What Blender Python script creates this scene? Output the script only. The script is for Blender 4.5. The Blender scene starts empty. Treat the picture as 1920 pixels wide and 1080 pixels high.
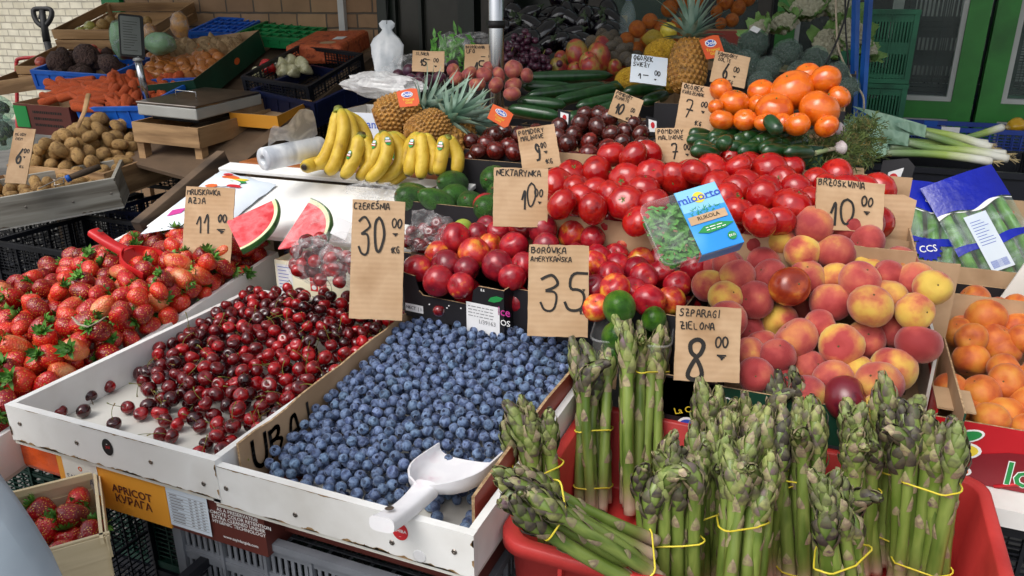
import bpy, math, random
import numpy as np
from mathutils import Matrix, Vector, Euler
R_ = math.radians
SC = bpy.context.scene
COL = SC.collection
# ---------------------------------------------------------------- camera
F = 1450.0; PIT = R_(20.1); YAW = R_(22.5); H = 1.45
FW = np.array([-math.sin(YAW)*math.cos(PIT), math.cos(YAW)*math.cos(PIT), -math.sin(PIT)])
RT = np.array([math.cos(YAW), math.sin(YAW), 0.0]); UP = np.cross(RT, FW); CP = np.array([0, 0, H])
cam = bpy.data.cameras.new('camera'); cam.lens = F/1920*36; cam.sensor_width = 36; cam.clip_start = .05; cam.clip_end = 200
camo = bpy.data.objects.new('camera', cam); COL.objects.link(camo)
camo.matrix_world = Matrix(((RT[0], UP[0], -FW[0], 0), (RT[1], UP[1], -FW[1], 0), (RT[2], UP[2], -FW[2], H), (0, 0, 0, 1)))
SC.camera = camo
# ---------------------------------------------------------------- daylight: soft overcast
SUN_EL, SUN_AZ = R_(52), R_(200)      # azimuth measured clockwise from +y
wd = bpy.data.worlds.new("World"); SC.world = wd; wd.use_nodes = True
_n = wd.node_tree; _sky = _n.nodes.new('ShaderNodeTexSky'); _sky.sky_type = 'NISHITA'; _sky.sun_disc = False
_sky.sun_elevation = SUN_EL; _sky.sun_rotation = SUN_AZ; _sky.air_density = 1.0; _sky.dust_density = 4.0; _sky.ozone_density = .6
_hsv = _n.nodes.new('ShaderNodeHueSaturation'); _hsv.inputs['Saturation'].default_value = .35
_n.links.new(_sky.outputs[0], _hsv.inputs['Color']); _n.links.new(_hsv.outputs[0], _n.nodes['Background'].inputs[0])
_n.nodes['Background'].inputs[1].default_value = .15
sl = bpy.data.lights.new('sun', 'SUN'); sl.energy = .75; sl.angle = R_(40); sl.color = (1, .98, .95)
so = bpy.data.objects.new('sun', sl); COL.objects.link(so)
_d = Vector((math.sin(SUN_AZ)*math.cos(SUN_EL), math.cos(SUN_AZ)*math.cos(SUN_EL), math.sin(SUN_EL)))
so.rotation_euler = _d.to_track_quat('Z', 'Y').to_euler(); so.location = (0, -3, 6)
SC.view_settings.view_transform = 'Standard'; SC.view_settings.look = 'None'; SC.view_settings.gamma = 1
SC.view_settings.exposure = .42
SC.cycles.max_bounces = 6; SC.cycles.transparent_max_bounces = 12; SC.cycles.use_denoising = True

# ---------------------------------------------------------------- small maths
def ray(x, y): return FW + RT*(x-960)/F - UP*(y-540)/F
def at(x, y, z): q = ray(x, y); return CP + q*(z-H)/q[2]
def atd(x, y, d): return CP + ray(x, y)*d
def aty(x, y, Y): q = ray(x, y); return CP + q*(Y/q[1])
def pj(p):
    v = np.array(p)-CP; d = v@FW; return 960+F*(v@RT)/d, 540-F*(v@UP)/d, d
def onplane(x, y, y0, z0, s):
    q = ray(x, y); return CP + q*((z0-H-s*y0)/(q[2]-s*q[1]))
def lin(h):
    h = h.lstrip('#'); v = [int(h[i:i+2], 16)/255 for i in (0, 2, 4)]
    return tuple(a/12.92 if a <= .04045 else ((a+.055)/1.055)**2.4 for a in v)+(1,)
def frame(loc, xa, za):
    x = Vector(xa).normalized(); z = Vector(za); z = (z-x*z.dot(x)).normalized(); y = z.cross(x)
    return Matrix(((x[0], y[0], z[0], loc[0]), (x[1], y[1], z[1], loc[1]), (x[2], y[2], z[2], loc[2]), (0, 0, 0, 1)))
def TR(x, y, z, rx=0, ry=0, rz=0, s=1):
    S = s if isinstance(s, (tuple, list)) else (s, s, s)
    return Matrix.Translation((x, y, z)) @ Euler((R_(rx), R_(ry), R_(rz))).to_matrix().to_4x4() @ Matrix.Diagonal((*S, 1))
def rndrot(r): 
    q = Vector((r.gauss(0, 1), r.gauss(0, 1), r.gauss(0, 1), )).normalized()
    return Matrix.Rotation(r.uniform(0, 6.28), 4, 'Z') @ q.to_track_quat('Z', 'Y').to_matrix().to_4x4() @ Matrix.Rotation(r.uniform(0, 6.28), 4, 'Z')
def point_to(v, spin=0): return Vector(v).to_track_quat('Z', 'Y').to_matrix().to_4x4() @ Matrix.Rotation(spin, 4, 'Z')

# ---------------------------------------------------------------- mesh builder
class MB:
    def __init__(s): s.v = []; s.f = []; s.m = []; s.sm = []; s.t = []
    def add(s, vs, fs, m=0, smooth=True, M=None, t=None):
        o = len(s.v)
        if M is not None: vs = [tuple(M @ Vector(v)) for v in vs]
        s.v += [tuple(map(float, v)) for v in vs]; s.f += [tuple(i+o for i in f) for f in fs]
        s.m += [m]*len(fs) if isinstance(m, int) else list(m); s.sm += [smooth]*len(fs)
        s.t += list(t) if t is not None else [0.0]*len(vs)
        return s
    def box(s, x0, x1, y0, y1, z0, z1, m=0, M=None):
        v = [(x, y, z) for z in (z0, z1) for y in (y0, y1) for x in (x0, x1)]
        return s.add(v, [(0, 2, 3, 1), (4, 5, 7, 6), (0, 1, 5, 4), (2, 6, 7, 3), (0, 4, 6, 2), (1, 3, 7, 5)], m, False, M)
    def cbox(s, c, d, m=0, M=None):
        return s.box(c[0]-d[0]/2, c[0]+d[0]/2, c[1]-d[1]/2, c[1]+d[1]/2, c[2]-d[2]/2, c[2]+d[2]/2, m, M)
    def grid(s, P, m=0, smooth=True, closeu=False, M=None, t=None):     # P[v][u]
        nv = len(P); nu = len(P[0]); fs = []
        for j in range(nv-1):
            for i in range(nu if closeu else nu-1):
                k = (i+1) % nu; fs.append((j*nu+i, j*nu+k, (j+1)*nu+k, (j+1)*nu+i))
        return s.add([p for r in P for p in r], fs, m, smooth, M, [x for x in t for _ in range(nu)] if t is not None else None)
    def tube(s, pts, rad, n=8, m=0, cap=True, closed=False, M=None, t=None, flat=1.0, smooth=True):
        pts = [Vector(p) for p in pts]; N = len(pts); rs = rad if hasattr(rad, '__len__') else [rad]*N
        P = []; up = None
        for i in range(N):
            a = pts[(i-1) % N] if (i or closed) else pts[0]; b = pts[(i+1) % N] if (i < N-1 or closed) else pts[-1]
            T = (b-a).normalized()
            if up is None:
                up = Vector((0, 0, 1)) if abs(T.z) < .9 else Vector((0, 1, 0))
            u = (up-T*up.dot(T)); u = u.normalized() if u.length > 1e-6 else T.orthogonal().normalized(); up = u; w = T.cross(u)
            P.append([pts[i]+(u*math.cos(6.28318*k/n)*flat+w*math.sin(6.28318*k/n))*rs[i] for k in range(n)])
        if closed: P.append(P[0])
        s.grid(P, m, smooth, True, M, t)
        if cap and not closed:
            o = len(s.v)-N*n
            s.f.append(tuple(o+k for k in range(n))[::-1]); s.f.append(tuple(o+(N-1)*n+k for k in range(n))); s.m += [m, m]; s.sm += [False, False]
        return s
    def lathe(s, prof, n=12, m=0, M=None, smooth=True, t=None, wob=None):
        P = [[(r*math.cos(6.28318*k/n)*(wob(k/n, j) if wob else 1), r*math.sin(6.28318*k/n)*(wob(k/n, j) if wob else 1), z) for k in range(n)] for j, (r, z) in enumerate(prof)]
        return s.grid(P, m, smooth, True, M, t)
    def prism(s, poly, h0, h1, m=0, M=None, smooth=False):
        n = len(poly); v = [(x, y, h0) for x, y in poly]+[(x, y, h1) for x, y in poly]
        a = sum(poly[i][0]*poly[(i+1) % n][1]-poly[(i+1) % n][0]*poly[i][1] for i in range(n))
        if a < 0: v = [(x, y, h0) for x, y in poly[::-1]]+[(x, y, h1) for x, y in poly[::-1]]
        return s.add(v, [tuple(range(n))[::-1], tuple(range(n, 2*n))]+[(i, (i+1) % n, n+(i+1) % n, n+i) for i in range(n)], m, smooth, M)
    def mesh(s, name, mats):
        me = bpy.data.meshes.new(name); me.from_pydata(s.v, [], s.f)
        for x in (mats if isinstance(mats, (list, tuple)) else [mats]): me.materials.append(x)
        me.polygons.foreach_set('material_index', s.m); me.polygons.foreach_set('use_smooth', s.sm)
        if any(s.t):
            a = me.attributes.new('t', 'FLOAT', 'POINT'); a.data.foreach_set('value', s.t)
        me.update(); return me

def tag(o, label=None, cat=None, group=None, kind=None):
    if label: o['label'] = label
    if cat: o['category'] = cat
    if group: o['group'] = group
    if kind: o['kind'] = kind
    return o
def link(name, data, parent=None, M=None, bevel=0, **kw):
    o = bpy.data.objects.new(name, data); COL.objects.link(o)
    if parent is not None: o.parent = parent
    if M is not None: o.matrix_basis = M
    if bevel:
        b = o.modifiers.new('bevel', 'BEVEL'); b.width = bevel; b.segments = 2; b.limit_method = 'ANGLE'
    return tag(o, **kw)
def obj(name, mb, mats, parent=None, M=None, bevel=0, **kw): return link(name, mb.mesh(name, mats), parent, M, bevel, **kw)
def empty(name, M, label, cat, group=None):
    o = link(name, None, None, M, label=label, cat=cat, group=group); o.empty_display_size = .05; return o

# ---------------------------------------------------------------- materials
def mk(name, cols, rough=.5, scale=8, detail=3, lo=.35, hi=.65, bump=0, bscale=60, rnd=.12, coat=0, metal=0, spec=.5, an=(1, 1, 1), sheen=0, sss=0, alpha=1,
       attr=None, acols=None, speck=None, hue=0, wave=None, crough=.08, rvar=0):
    m = bpy.data.materials.new(name); m.use_nodes = True; nt = m.node_tree; b = nt.nodes['Principled BSDF']; N = nt.nodes.new; L = nt.links.new
    tc = N('ShaderNodeTexCoord'); oi = N('ShaderNodeObjectInfo')
    sc = N('ShaderNodeVectorMath'); sc.operation = 'MULTIPLY_ADD'; L(tc.outputs['Object'], sc.inputs[0]); sc.inputs[1].default_value = [a*scale for a in an]
    mu = N('ShaderNodeMath'); mu.operation = 'MULTIPLY'; L(oi.outputs['Random'], mu.inputs[0]); mu.inputs[1].default_value = 37.0
    L(mu.outputs[0], sc.inputs[2])
    nz = N('ShaderNodeTexNoise'); nz.inputs['Scale'].default_value = 1; nz.inputs['Detail'].default_value = detail; L(sc.outputs[0], nz.inputs['Vector'])
    def ramp(fac, cs, lo, hi):
        r = N('ShaderNodeValToRGB'); e = r.color_ramp.elements
        if len(cs) == 1: cs = cs*2
        for i, c in enumerate(cs):
            p = lo+(hi-lo)*i/(len(cs)-1); el = e[i] if i < 2 else e.new(p); el.position = p; el.color = lin(c) if isinstance(c, str) else (*c, 1)
        L(fac, r.inputs[0]); return r.outputs[0]
    col = ramp(nz.outputs['Fac'], cols, lo, hi)
    if attr:
        at_ = N('ShaderNodeAttribute'); at_.attribute_name = 't'
        ad = N('ShaderNodeMath'); ad.operation = 'MULTIPLY_ADD'; L(nz.outputs['Fac'], ad.inputs[0]); ad.inputs[1].default_value = attr
        sb = N('ShaderNodeMath'); sb.operation = 'SUBTRACT'; L(at_.outputs['Fac'], sb.inputs[0]); sb.inputs[1].default_value = attr*.5; L(sb.outputs[0], ad.inputs[2])
        r = N('ShaderNodeValToRGB'); e = r.color_ramp.elements
        for i, (p, c, w) in enumerate(acols):
            el = e[i] if i < 2 else e.new(p); el.position = p; el.color = lin(c)[:3]+(w,)
        L(ad.outputs[0], r.inputs[0])
        mx = N('ShaderNodeMix'); mx.data_type = 'RGBA'; L(r.outputs[1], mx.inputs[0]); L(col, mx.inputs[6]); L(r.outputs[0], mx.inputs[7]); col = mx.outputs[2]
    if speck:   # (scale, colour, amount): voronoi dots
        vo = N('ShaderNodeTexVoronoi'); vo.inputs['Scale'].default_value = speck[0]; L(tc.outputs['Object'], vo.inputs['Vector'])
        f = N('ShaderNodeMapRange'); f.inputs[1].default_value = speck[2]; f.inputs[2].default_value = speck[2]*1.6; f.inputs[3].default_value = 1; f.inputs[4].default_value = 0
        L(vo.outputs['Distance'], f.inputs[0]); mx = N('ShaderNodeMix'); mx.data_type = 'RGBA'; L(f.outputs[0], mx.inputs[0]); L(col, mx.inputs[6]); mx.inputs[7].default_value = lin(speck[1]); col = mx.outputs[2]
    hs = N('ShaderNodeHueSaturation'); v = N('ShaderNodeMapRange'); L(oi.outputs['Random'], v.inputs[0]); v.inputs[3].default_value = 1-rnd; v.inputs[4].default_value = 1+rnd
    L(v.outputs[0], hs.inputs['Value']); L(col, hs.inputs['Color'])
    if hue:
        mo = N('ShaderNodeMath'); mo.operation = 'FRACT'; m7 = N('ShaderNodeMath'); m7.operation = 'MULTIPLY'; L(oi.outputs['Random'], m7.inputs[0]); m7.inputs[1].default_value = 7.3; L(m7.outputs[0], mo.inputs[0])
        h = N('ShaderNodeMapRange'); L(mo.outputs[0], h.inputs[0]); h.inputs[3].default_value = .5-hue; h.inputs[4].default_value = .5+hue; L(h.outputs[0], hs.inputs['Hue'])
    L(hs.outputs[0], b.inputs['Base Color'])
    b.inputs['Roughness'].default_value = rough; b.inputs['Metallic'].default_value = metal; b.inputs['Specular IOR Level'].default_value = spec
    if rvar:
        rv = N('ShaderNodeMapRange'); L(nz.outputs['Fac'], rv.inputs[0]); rv.inputs[1].default_value = .3; rv.inputs[2].default_value = .7; rv.inputs[3].default_value = rough-rvar; rv.inputs[4].default_value = rough+rvar; L(rv.outputs[0], b.inputs['Roughness'])
    if coat: b.inputs['Coat Weight'].default_value = coat; b.inputs['Coat Roughness'].default_value = crough
    if sheen: b.inputs['Sheen Weight'].default_value = sheen; b.inputs['Sheen Roughness'].default_value = .4
    if sss: b.inputs['Subsurface Weight'].default_value = sss; b.inputs['Subsurface Radius'].default_value = (.01, .004, .003); b.inputs['Subsurface Scale'].default_value = .5
    if alpha < 1: b.inputs['Alpha'].default_value = alpha
    if bump or wave:
        bp = N('ShaderNodeBump'); bp.inputs['Strength'].default_value = 1; bp.inputs['Distance'].default_value = bump if bump else wave[1]
        if wave:
            w = N('ShaderNodeTexWave'); w.bands_direction = wave[2]; w.inputs['Scale'].default_value = wave[0]; w.inputs['Distortion'].default_value = .6; L(tc.outputs['Object'], w.inputs['Vector']); L(w.outputs['Fac'], bp.inputs['Height'])
        elif speck and speck[0] > 0: L(vo.outputs['Distance'], bp.inputs['Height'])
        else:
            n2 = N('ShaderNodeTexNoise'); n2.inputs['Scale'].default_value = bscale; n2.inputs['Detail'].default_value = 3; L(tc.outputs['Object'], n2.inputs['Vector']); L(n2.outputs['Fac'], bp.inputs['Height'])
        L(bp.outputs[0], b.inputs['Normal'])
    return m
def film(name, tint=(1, 1, 1), lo=.06, hi=.4, scale=30, rough=.12, white=0.0):
    m = bpy.data.materials.new(name); m.use_nodes = True; nt = m.node_tree; N = nt.nodes.new; L = nt.links.new
    out = nt.nodes['Material Output']; b = nt.nodes['Principled BSDF']
    b.inputs['Base Color'].default_value = (*[.75*t for t in tint], 1); b.inputs['Roughness'].default_value = rough; b.inputs['Specular IOR Level'].default_value = .8
    tc = N('ShaderNodeTexCoord'); nz = N('ShaderNodeTexNoise'); nz.inputs['Scale'].default_value = scale; nz.inputs['Detail'].default_value = 4; nz.inputs['Distortion'].default_value = 1.2; L(tc.outputs['Object'], nz.inputs['Vector'])
    mr = N('ShaderNodeMapRange'); mr.inputs[1].default_value = .45; mr.inputs[2].default_value = .75; mr.inputs[3].default_value = lo; mr.inputs[4].default_value = hi; L(nz.outputs['Fac'], mr.inputs[0])
    bp = N('ShaderNodeBump'); bp.inputs['Distance'].default_value = .006; L(nz.outputs['Fac'], bp.inputs['Height']); L(bp.outputs[0], b.inputs['Normal'])
    t = N('ShaderNodeBsdfTransparent'); t.inputs[0].default_value = (*tint, 1); mx = N('ShaderNodeMixShader'); L(mr.outputs[0], mx.inputs[0]); L(t.outputs[0], mx.inputs[1]); L(b.outputs[0], mx.inputs[2]); L(mx.outputs[0], out.inputs[0])
    return m
def brick(name, c1, c2, cm, scale, ratio=.5, bw=.25, rh=.075, mortar=.012):
    m = bpy.data.materials.new(name); m.use_nodes = True; nt = m.node_tree; b = nt.nodes['Principled BSDF']; N = nt.nodes.new; L = nt.links.new
    tc = N('ShaderNodeTexCoord'); sx = N('ShaderNodeSeparateXYZ'); cx = N('ShaderNodeCombineXYZ'); L(tc.outputs['Object'], sx.inputs[0]); L(sx.outputs[0], cx.inputs[0]); L(sx.outputs[2], cx.inputs[1])
    nz = N('ShaderNodeTexNoise'); nz.inputs['Scale'].default_value = 9; nz.inputs['Detail'].default_value = 5; L(tc.outputs['Object'], nz.inputs['Vector'])
    wv = N('ShaderNodeVectorMath'); wv.operation = 'MULTIPLY_ADD'; L(nz.outputs['Color'], wv.inputs[0]); wv.inputs[1].default_value = (.012, .012, 0); L(cx.outputs[0], wv.inputs[2])
    br = N('ShaderNodeTexBrick'); L(wv.outputs[0], br.inputs['Vector']); br.inputs['Scale'].default_value = scale; br.inputs['Brick Width'].default_value = bw; br.inputs['Row Height'].default_value = rh; br.inputs['Mortar Size'].default_value = mortar; br.inputs['Mortar Smooth'].default_value = .3; br.offset = ratio
    br.inputs['Color1'].default_value = lin(c1); br.inputs['Color2'].default_value = lin(c2); br.inputs['Mortar'].default_value = lin(cm); br.inputs['Bias'].default_value = 0
    mx = N('ShaderNodeMix'); mx.data_type = 'RGBA'; mx.blend_type = 'MULTIPLY'; mx.inputs[0].default_value = .55; L(br.outputs[0], mx.inputs[6]); L(nz.outputs['Fac'], mx.inputs[7])
    gm = N('ShaderNodeGamma'); gm.inputs[1].default_value = .8; L(mx.outputs[2], gm.inputs[0]); L(gm.outputs[0], b.inputs['Base Color']); b.inputs['Roughness'].default_value = .85
    bp = N('ShaderNodeBump'); bp.inputs['Distance'].default_value = .01; bp.invert = True; L(br.outputs['Fac'], bp.inputs['Height']); L(bp.outputs[0], b.inputs['Normal'])
    return m

M = {}
M['white_paint'] = mk('white_paint', ['#e9e8e4', '#f2f2ef', '#dcdad4'], .45, 5, 6, .3, .7, bump=.0006, bscale=40, rnd=.03)
M['white_wood_in'] = mk('white_board_inside', ['#cfccc2', '#e2e0d8'], .6, 6, 5, rnd=.02)
M['bare_wood'] = mk('bare_wood', ['#7a5c3c', '#a58459', '#5b4630'], .8, 30, 5, an=(1, .15, 1), rnd=.1)
M['crate_wood'] = mk('crate_wood', ['#9a774f', '#b8946a', '#7d5f40'], .8, 14, 6, an=(.12, .12, 1), bump=.001, bscale=90, rnd=.12)
M['grey_wood'] = mk('weathered_wood', ['#8d8a80', '#a8a59b', '#6d675c'], .85, 14, 6, an=(.1, .1, 1.4), rnd=.06)
M['dark_wood'] = mk('dark_wood', ['#4a3b2d', '#6a5541', '#352a20'], .8, 12, 6, an=(.12, .12, 1), rnd=.1)
M['orange_wood'] = mk('varnished_board', ['#8a4a26', '#a9622f', '#6e3a1e'], .4, 10, 5, an=(.1, 1, 1), rnd=.03)
M['card'] = mk('cardboard', ['#b6946f', '#c3a380', '#a98763'], .85, 7, 5, rnd=.06, wave=(30, .00022, 'Y'))
M['card_plain'] = mk('cardboard_plain', ['#a98a68', '#b99a78', '#9c7d5c'], .85, 6, 5, rnd=.08)
M['card_edge'] = mk('cardboard_edge', ['#8f7352', '#c0a27c'], .9, 150, 2, rnd=.05)
M['card_black'] = mk('black_card', ['#161518', '#232126'], .5, 6, 4, rnd=.05)
M['card_white'] = mk('white_card', ['#dad7cf', '#e8e6e0'], .6, 6, 4, rnd=.02)
M['card_cream'] = mk('cream_card', ['#e9e3c8', '#f0ead2'], .6, 6, 4, rnd=.02)
M['card_green'] = mk('green_card', ['#0f3a2a', '#174a36'], .5, 6, 4, rnd=.05)
M['card_red'] = mk('red_card', ['#b3141f', '#c91c28'], .4, 5, 3, rnd=.03)
M['card_darkred'] = mk('dark_red_card', ['#7b0f1c', '#8a1422'], .4, 5, 3, rnd=.03)
M['card_rust'] = mk('rust_card', ['#8e2f20', '#a33a28'], .5, 5, 3, rnd=.03)
M['card_brown'] = mk('brown_card', ['#5a2a22', '#65312a'], .5, 5, 3, rnd=.03)
M['card_orange'] = mk('orange_card', ['#e2952a', '#eaa237'], .5, 5, 3, rnd=.03)
M['paper'] = mk('paper', ['#e3e3e4', '#eeeeee'], .7, 10, 3, rnd=.02)
M['paper_blue'] = mk('pale_blue_paper', ['#cfdbe8', '#dde6ee'], .6, 10, 3, rnd=.02)
M['ink'] = mk('marker_ink', ['#15120f', '#241e18'], .7, 60, 2, rnd=0)
M['ink_grey'] = mk('grey_print', ['#8b8b8d'], .7, 60, 2, rnd=0)
M['pl_white'] = mk('white_plastic', ['#e6e6e8', '#efeff0'], .35, 6, 3, rnd=.02)
M['pl_red'] = mk('red_plastic', ['#c31f26', '#d02a2c', '#b41a22'], .35, 6, 5, rnd=.02, bump=.0004, bscale=25)
M['pl_redcrate'] = mk('red_crate_plastic', ['#b12a2a', '#c63a36', '#98201f'], .5, 5, 6, .3, .7, rnd=.03, bump=.0008, bscale=30)
M['pl_grey'] = mk('grey_crate_plastic', ['#6d7178', '#7c8087', '#5c6067'], .55, 5, 5, rnd=.04)
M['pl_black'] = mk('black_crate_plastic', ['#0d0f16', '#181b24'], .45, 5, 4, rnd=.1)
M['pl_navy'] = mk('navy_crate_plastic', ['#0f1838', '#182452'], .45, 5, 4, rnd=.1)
M['pl_dkgreen'] = mk('dark_green_crate_plastic', ['#0c2f27', '#123c31', '#0a2620'], .5, 5, 4, rnd=.1)
M['pl_blue'] = mk('blue_crate_plastic', ['#0f55b8', '#1a66cc', '#0c489d'], .45, 5, 4, rnd=.06)
M['pl_green'] = mk('green_crate_plastic', ['#0d7a41', '#118a4b', '#0b6a38'], .45, 5, 4, rnd=.06)
M['chrome'] = mk('steel_pole', ['#b9bbbe', '#cfd1d4'], .22, 5, 3, an=(1, 1, .05), metal=1, rnd=.02)
M['steel'] = mk('brushed_steel', ['#8d8680', '#a49b92'], .32, 12, 4, metal=1, rnd=.02)
M['black'] = mk('black_rubber', ['#0c0c0e', '#17171a'], .6, 8, 3, rnd=.05)
M['band'] = mk('yellow_rubber_band', ['#d8c535', '#e6d64a'], .5, 20, 2, rnd=.04)
M['film'] = film('clear_film'); M['film_white'] = film('milky_film', (1, 1, 1), .45, .85, 20, .25)
M['film_green'] = film('tinted_film', (.8, .95, .9), .1, .5, 18, .15)
M['clear_pl'] = film('clear_plastic', (1, 1, 1), .12, .3, 8, .08)
M['glass'] = film('window_glass', (.82, .88, .86), .06, .1, 2, .03)
for _c in ('green', 'blue', 'pink', 'yellow', 'orange', 'red', 'white', 'teal'):
    M['ink_'+_c] = mk(_c+'_print', [dict(green='#1f8a43', blue='#2a4fb8', pink='#c2378f', yellow='#e9cf3a', orange='#e2672a', red='#c8252d', white='#f0f0ee', teal='#2fa0a8')[_c]], .55, 10, 2, rnd=0)
# ---------------------------------------------------------------- hand lettering and print
GL = {'A': '00 18 39 48 60;13 53', 'B': '00 09;08 49 57 35 05;35 64 52 30 00', 'C': '58 39 18 04 11 30 51', 'D': '00 09;09 48 65 52 20 00', 'E': '59 09 00 50;05 45', 'F': '00 09 59;05 45',
 'G': '58 39 17 03 20 50 54 34', 'I': '10 19', 'J': '19 59 51 30 11', 'K': '00 09;59 04 60', 'L': '09 00 50', 'M': '00 09 35 69 60', 'N': '00 09 60 69', 'O': '39 17 03 30 53 57 39', 'P': '00 09 49 57 45 04',
 'R': '00 09 49 57 45 04;34 60', 'S': '58 39 18 15 54 51 20 01', 'T': '09 69;39 30', 'U': '09 02 20 40 62 69', 'W': '09 20 35 40 69', 'Y': '09 34 69;34 30', 'Z': '09 59 00 60;14 54', 'H': '00 09;60 69;05 65',
 '0': '39 18 05 11 30 52 65 58 39', '1': '04 29 20', '3': '08 29 49 67 56 25;25 55 63 50 20 02', '5': '69 19 15 45 64 61 40 10 02', '6': '49 26 03 20 41 44 25 13', '7': '08 09 59 20;14 54', '8': '35 16 08 29 49 68 56 35 13 01 20 40 61 53 35', '9': '57 39 17 25 44 57 40 10',
 ',': '21 10', '-': '05 55', '|': '30 39', '.': '30 31', '~': '04 64;13 52;22 41;31 30', "'": '2b 4d'}
ACC = {'Ś': 'S', 'Ń': 'N', 'Ó': 'O', 'Ż': 'Z', 'Ł': 'L', 'Ę': 'E', 'Ź': 'Z'}
def chaikin(p, k=2):
    for _ in range(k):
        if len(p) < 3: return p
        q = [p[0]]
        for a, b in zip(p, p[1:]): q += [(a[0]*.75+b[0]*.25, a[1]*.75+b[1]*.25), (a[0]*.25+b[0]*.75, a[1]*.25+b[1]*.75)]
        p = q+[p[-1]]
    return p
def strokes(mb, text, x, y, h, w, rnd, adv=.72, m=0, z=.0012, xs=1.0):
    cx = x
    for ch in text:
        if ch == ' ': cx += h*.5*xs; continue
        base = ACC.get(ch, ch); segs = GL[base].split(';')
        if ch in ACC: segs = segs+["2b 4d"]
        js = rnd.uniform(.9, 1.1); jx = rnd.uniform(-.04, .04)*h; jy = rnd.uniform(-.05, .05)*h; sk = rnd.uniform(-.08, .1)
        for sg in segs:
            p = []
            for t in sg.split():
                u = int(t[0], 16)/9*.9; v = int(t[1], 16)/9
                p.append((cx+jx+(u*js+v*sk)*h*.95*xs+rnd.uniform(-.02, .02)*h, y+jy+v*h*js+rnd.uniform(-.02, .02)*h))
            p = chaikin(p); ww = min(w*1.7, .17*h)*rnd.uniform(.8, 1.2)
            for a, b in zip(p, p[1:]):
                dx, dy = b[0]-a[0], b[1]-a[1]; l = math.hypot(dx, dy) or 1e-6; nx, ny = -dy/l*ww/2, dx/l*ww/2; ex, ey = dx/l*ww*.35, dy/l*ww*.35
                mb.add([(a[0]-ex+nx, a[1]-ey+ny, z), (a[0]-ex-nx, a[1]-ey-ny, z), (b[0]+ex-nx, b[1]+ey-ny, z), (b[0]+ex+nx, b[1]+ey+ny, z)], [(0, 1, 2, 3)], m, False)
                z += 1e-6
        cx += h*adv*xs*(.45 if base in '1I,.|' else 1)
    return cx
_TXT = {}
def txtmesh(body, mat, bold=0):
    k = (body, mat.name, bold)
    if k not in _TXT:
        cu = bpy.data.curves.new('lettering', 'FONT'); cu.body = body; cu.align_x = 'CENTER'; cu.align_y = 'CENTER'; cu.offset = bold; cu.resolution_u = 2; cu.space_line = .9
        o = bpy.data.objects.new('lettering', cu); me = bpy.data.meshes.new_from_object(o); bpy.data.objects.remove(o); bpy.data.curves.remove(cu)
        me.materials.clear(); me.materials.append(mat); _TXT[k] = me
    return _TXT[k]
def print_on(parent, body, size, x, y, z, mat, MM=Matrix(), bold=.01, rot=0, name='printed_lettering', sx=1):
    return link(name, txtmesh(body, mat, bold), parent, MM @ TR(x, y, z, 0, 0, rot, (size*sx, size, size)))
def small_print(par, x0, x1, y, n, dy, h, mat, z=.0006, MM=Matrix(), seed=1):
    """print too small to read in the photograph: broken lines"""
    r = random.Random(seed); mb = MB()
    for k in range(n):
        x = x0
        while x < x1-.004: w = min(r.uniform(.004, .012), x1-x); patch(mb, x, x+w, y-k*dy, y-k*dy+h, z, 0); x += w+.0025
    return obj('small_print', mb, M[mat], par, MM)
def patch(mb, x0, x1, y0, y1, z, m): mb.add([(x0, y0, z), (x1, y0, z), (x1, y1, z), (x0, y1, z)], [(0, 1, 2, 3)], m, False)

# ---------------------------------------------------------------- price cards: one sheet of torn cardboard each
def card(cx, cy, wpx, hpx, d, roll, lines, label, mat='card', yaw=0, tilt=0, seed=0, edge='card_edge'):
    r = random.Random(seed+int(cx)); w = wpx*d/F; h = hpx*d/F
    B = Matrix(((RT[0], UP[0], -FW[0], 0), (RT[1], UP[1], -FW[1], 0), (RT[2], UP[2], -FW[2], 0), (0, 0, 0, 1)))
    p = atd(cx, cy, d); MM = Matrix.Translation(p) @ B @ Euler((R_(tilt), R_(yaw), R_(roll))).to_matrix().to_4x4()
    e = empty('price_card', MM, label, 'price card', 'handwritten price cards')
    out = []
    cs = [(-w/2, -h/2), (w/2, -h/2), (w/2, h/2), (-w/2, h/2)]
    for (a, b) in zip(cs, cs[1:]+cs[:1]):
        for k in range(10): t = k/10; out.append((a[0]+(b[0]-a[0])*t+r.uniform(-1, 1)*w*.006, a[1]+(b[1]-a[1])*t+r.uniform(-1, 1)*w*.006))
    ox, oy = r.uniform(-1, 1)*w*.02, r.uniform(-1, 1)*w*.02
    out = [(x+ox*(y/h), y+oy*(x/w)) for x, y in out]
    bend = r.uniform(-.02, .02)*w
    mb = MB(); n = len(out); c = len(out)
    zf = lambda x, y: bend*((2*x/w)**2-.3)
    f = [(x, y, zf(x, y)) for x, y in out]; k = [(x, y, zf(x, y)-.004) for x, y in out]
    mb.add(f+[(0, 0, zf(0, 0))], [(i, (i+1) % n, n) for i in range(n)], 0, True)
    mb.add(k+[(0, 0, zf(0, 0)-.004)], [((i+1) % n, i, n) for i in range(n)], 0, True)
    mb.add(f+k, [(i, n+i, n+(i+1) % n, (i+1) % n) for i in range(n)], 1, False)
    obj('sheet', mb, [M[mat], M[edge]], e)
    wb = MB()
    for (t, x, y, hh, th, xs) in lines: strokes(wb, t, (x-.5)*w, (y-.5)*h, hh*h, th*w, r, .78, 0, abs(bend)+.0012, xs)
    if wb.v:
        wb.v = [(x, y, z-abs(bend)+zf(x, y)) for x, y, z in wb.v]
        obj('handwriting', wb, M['ink'], e)
    return e

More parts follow.
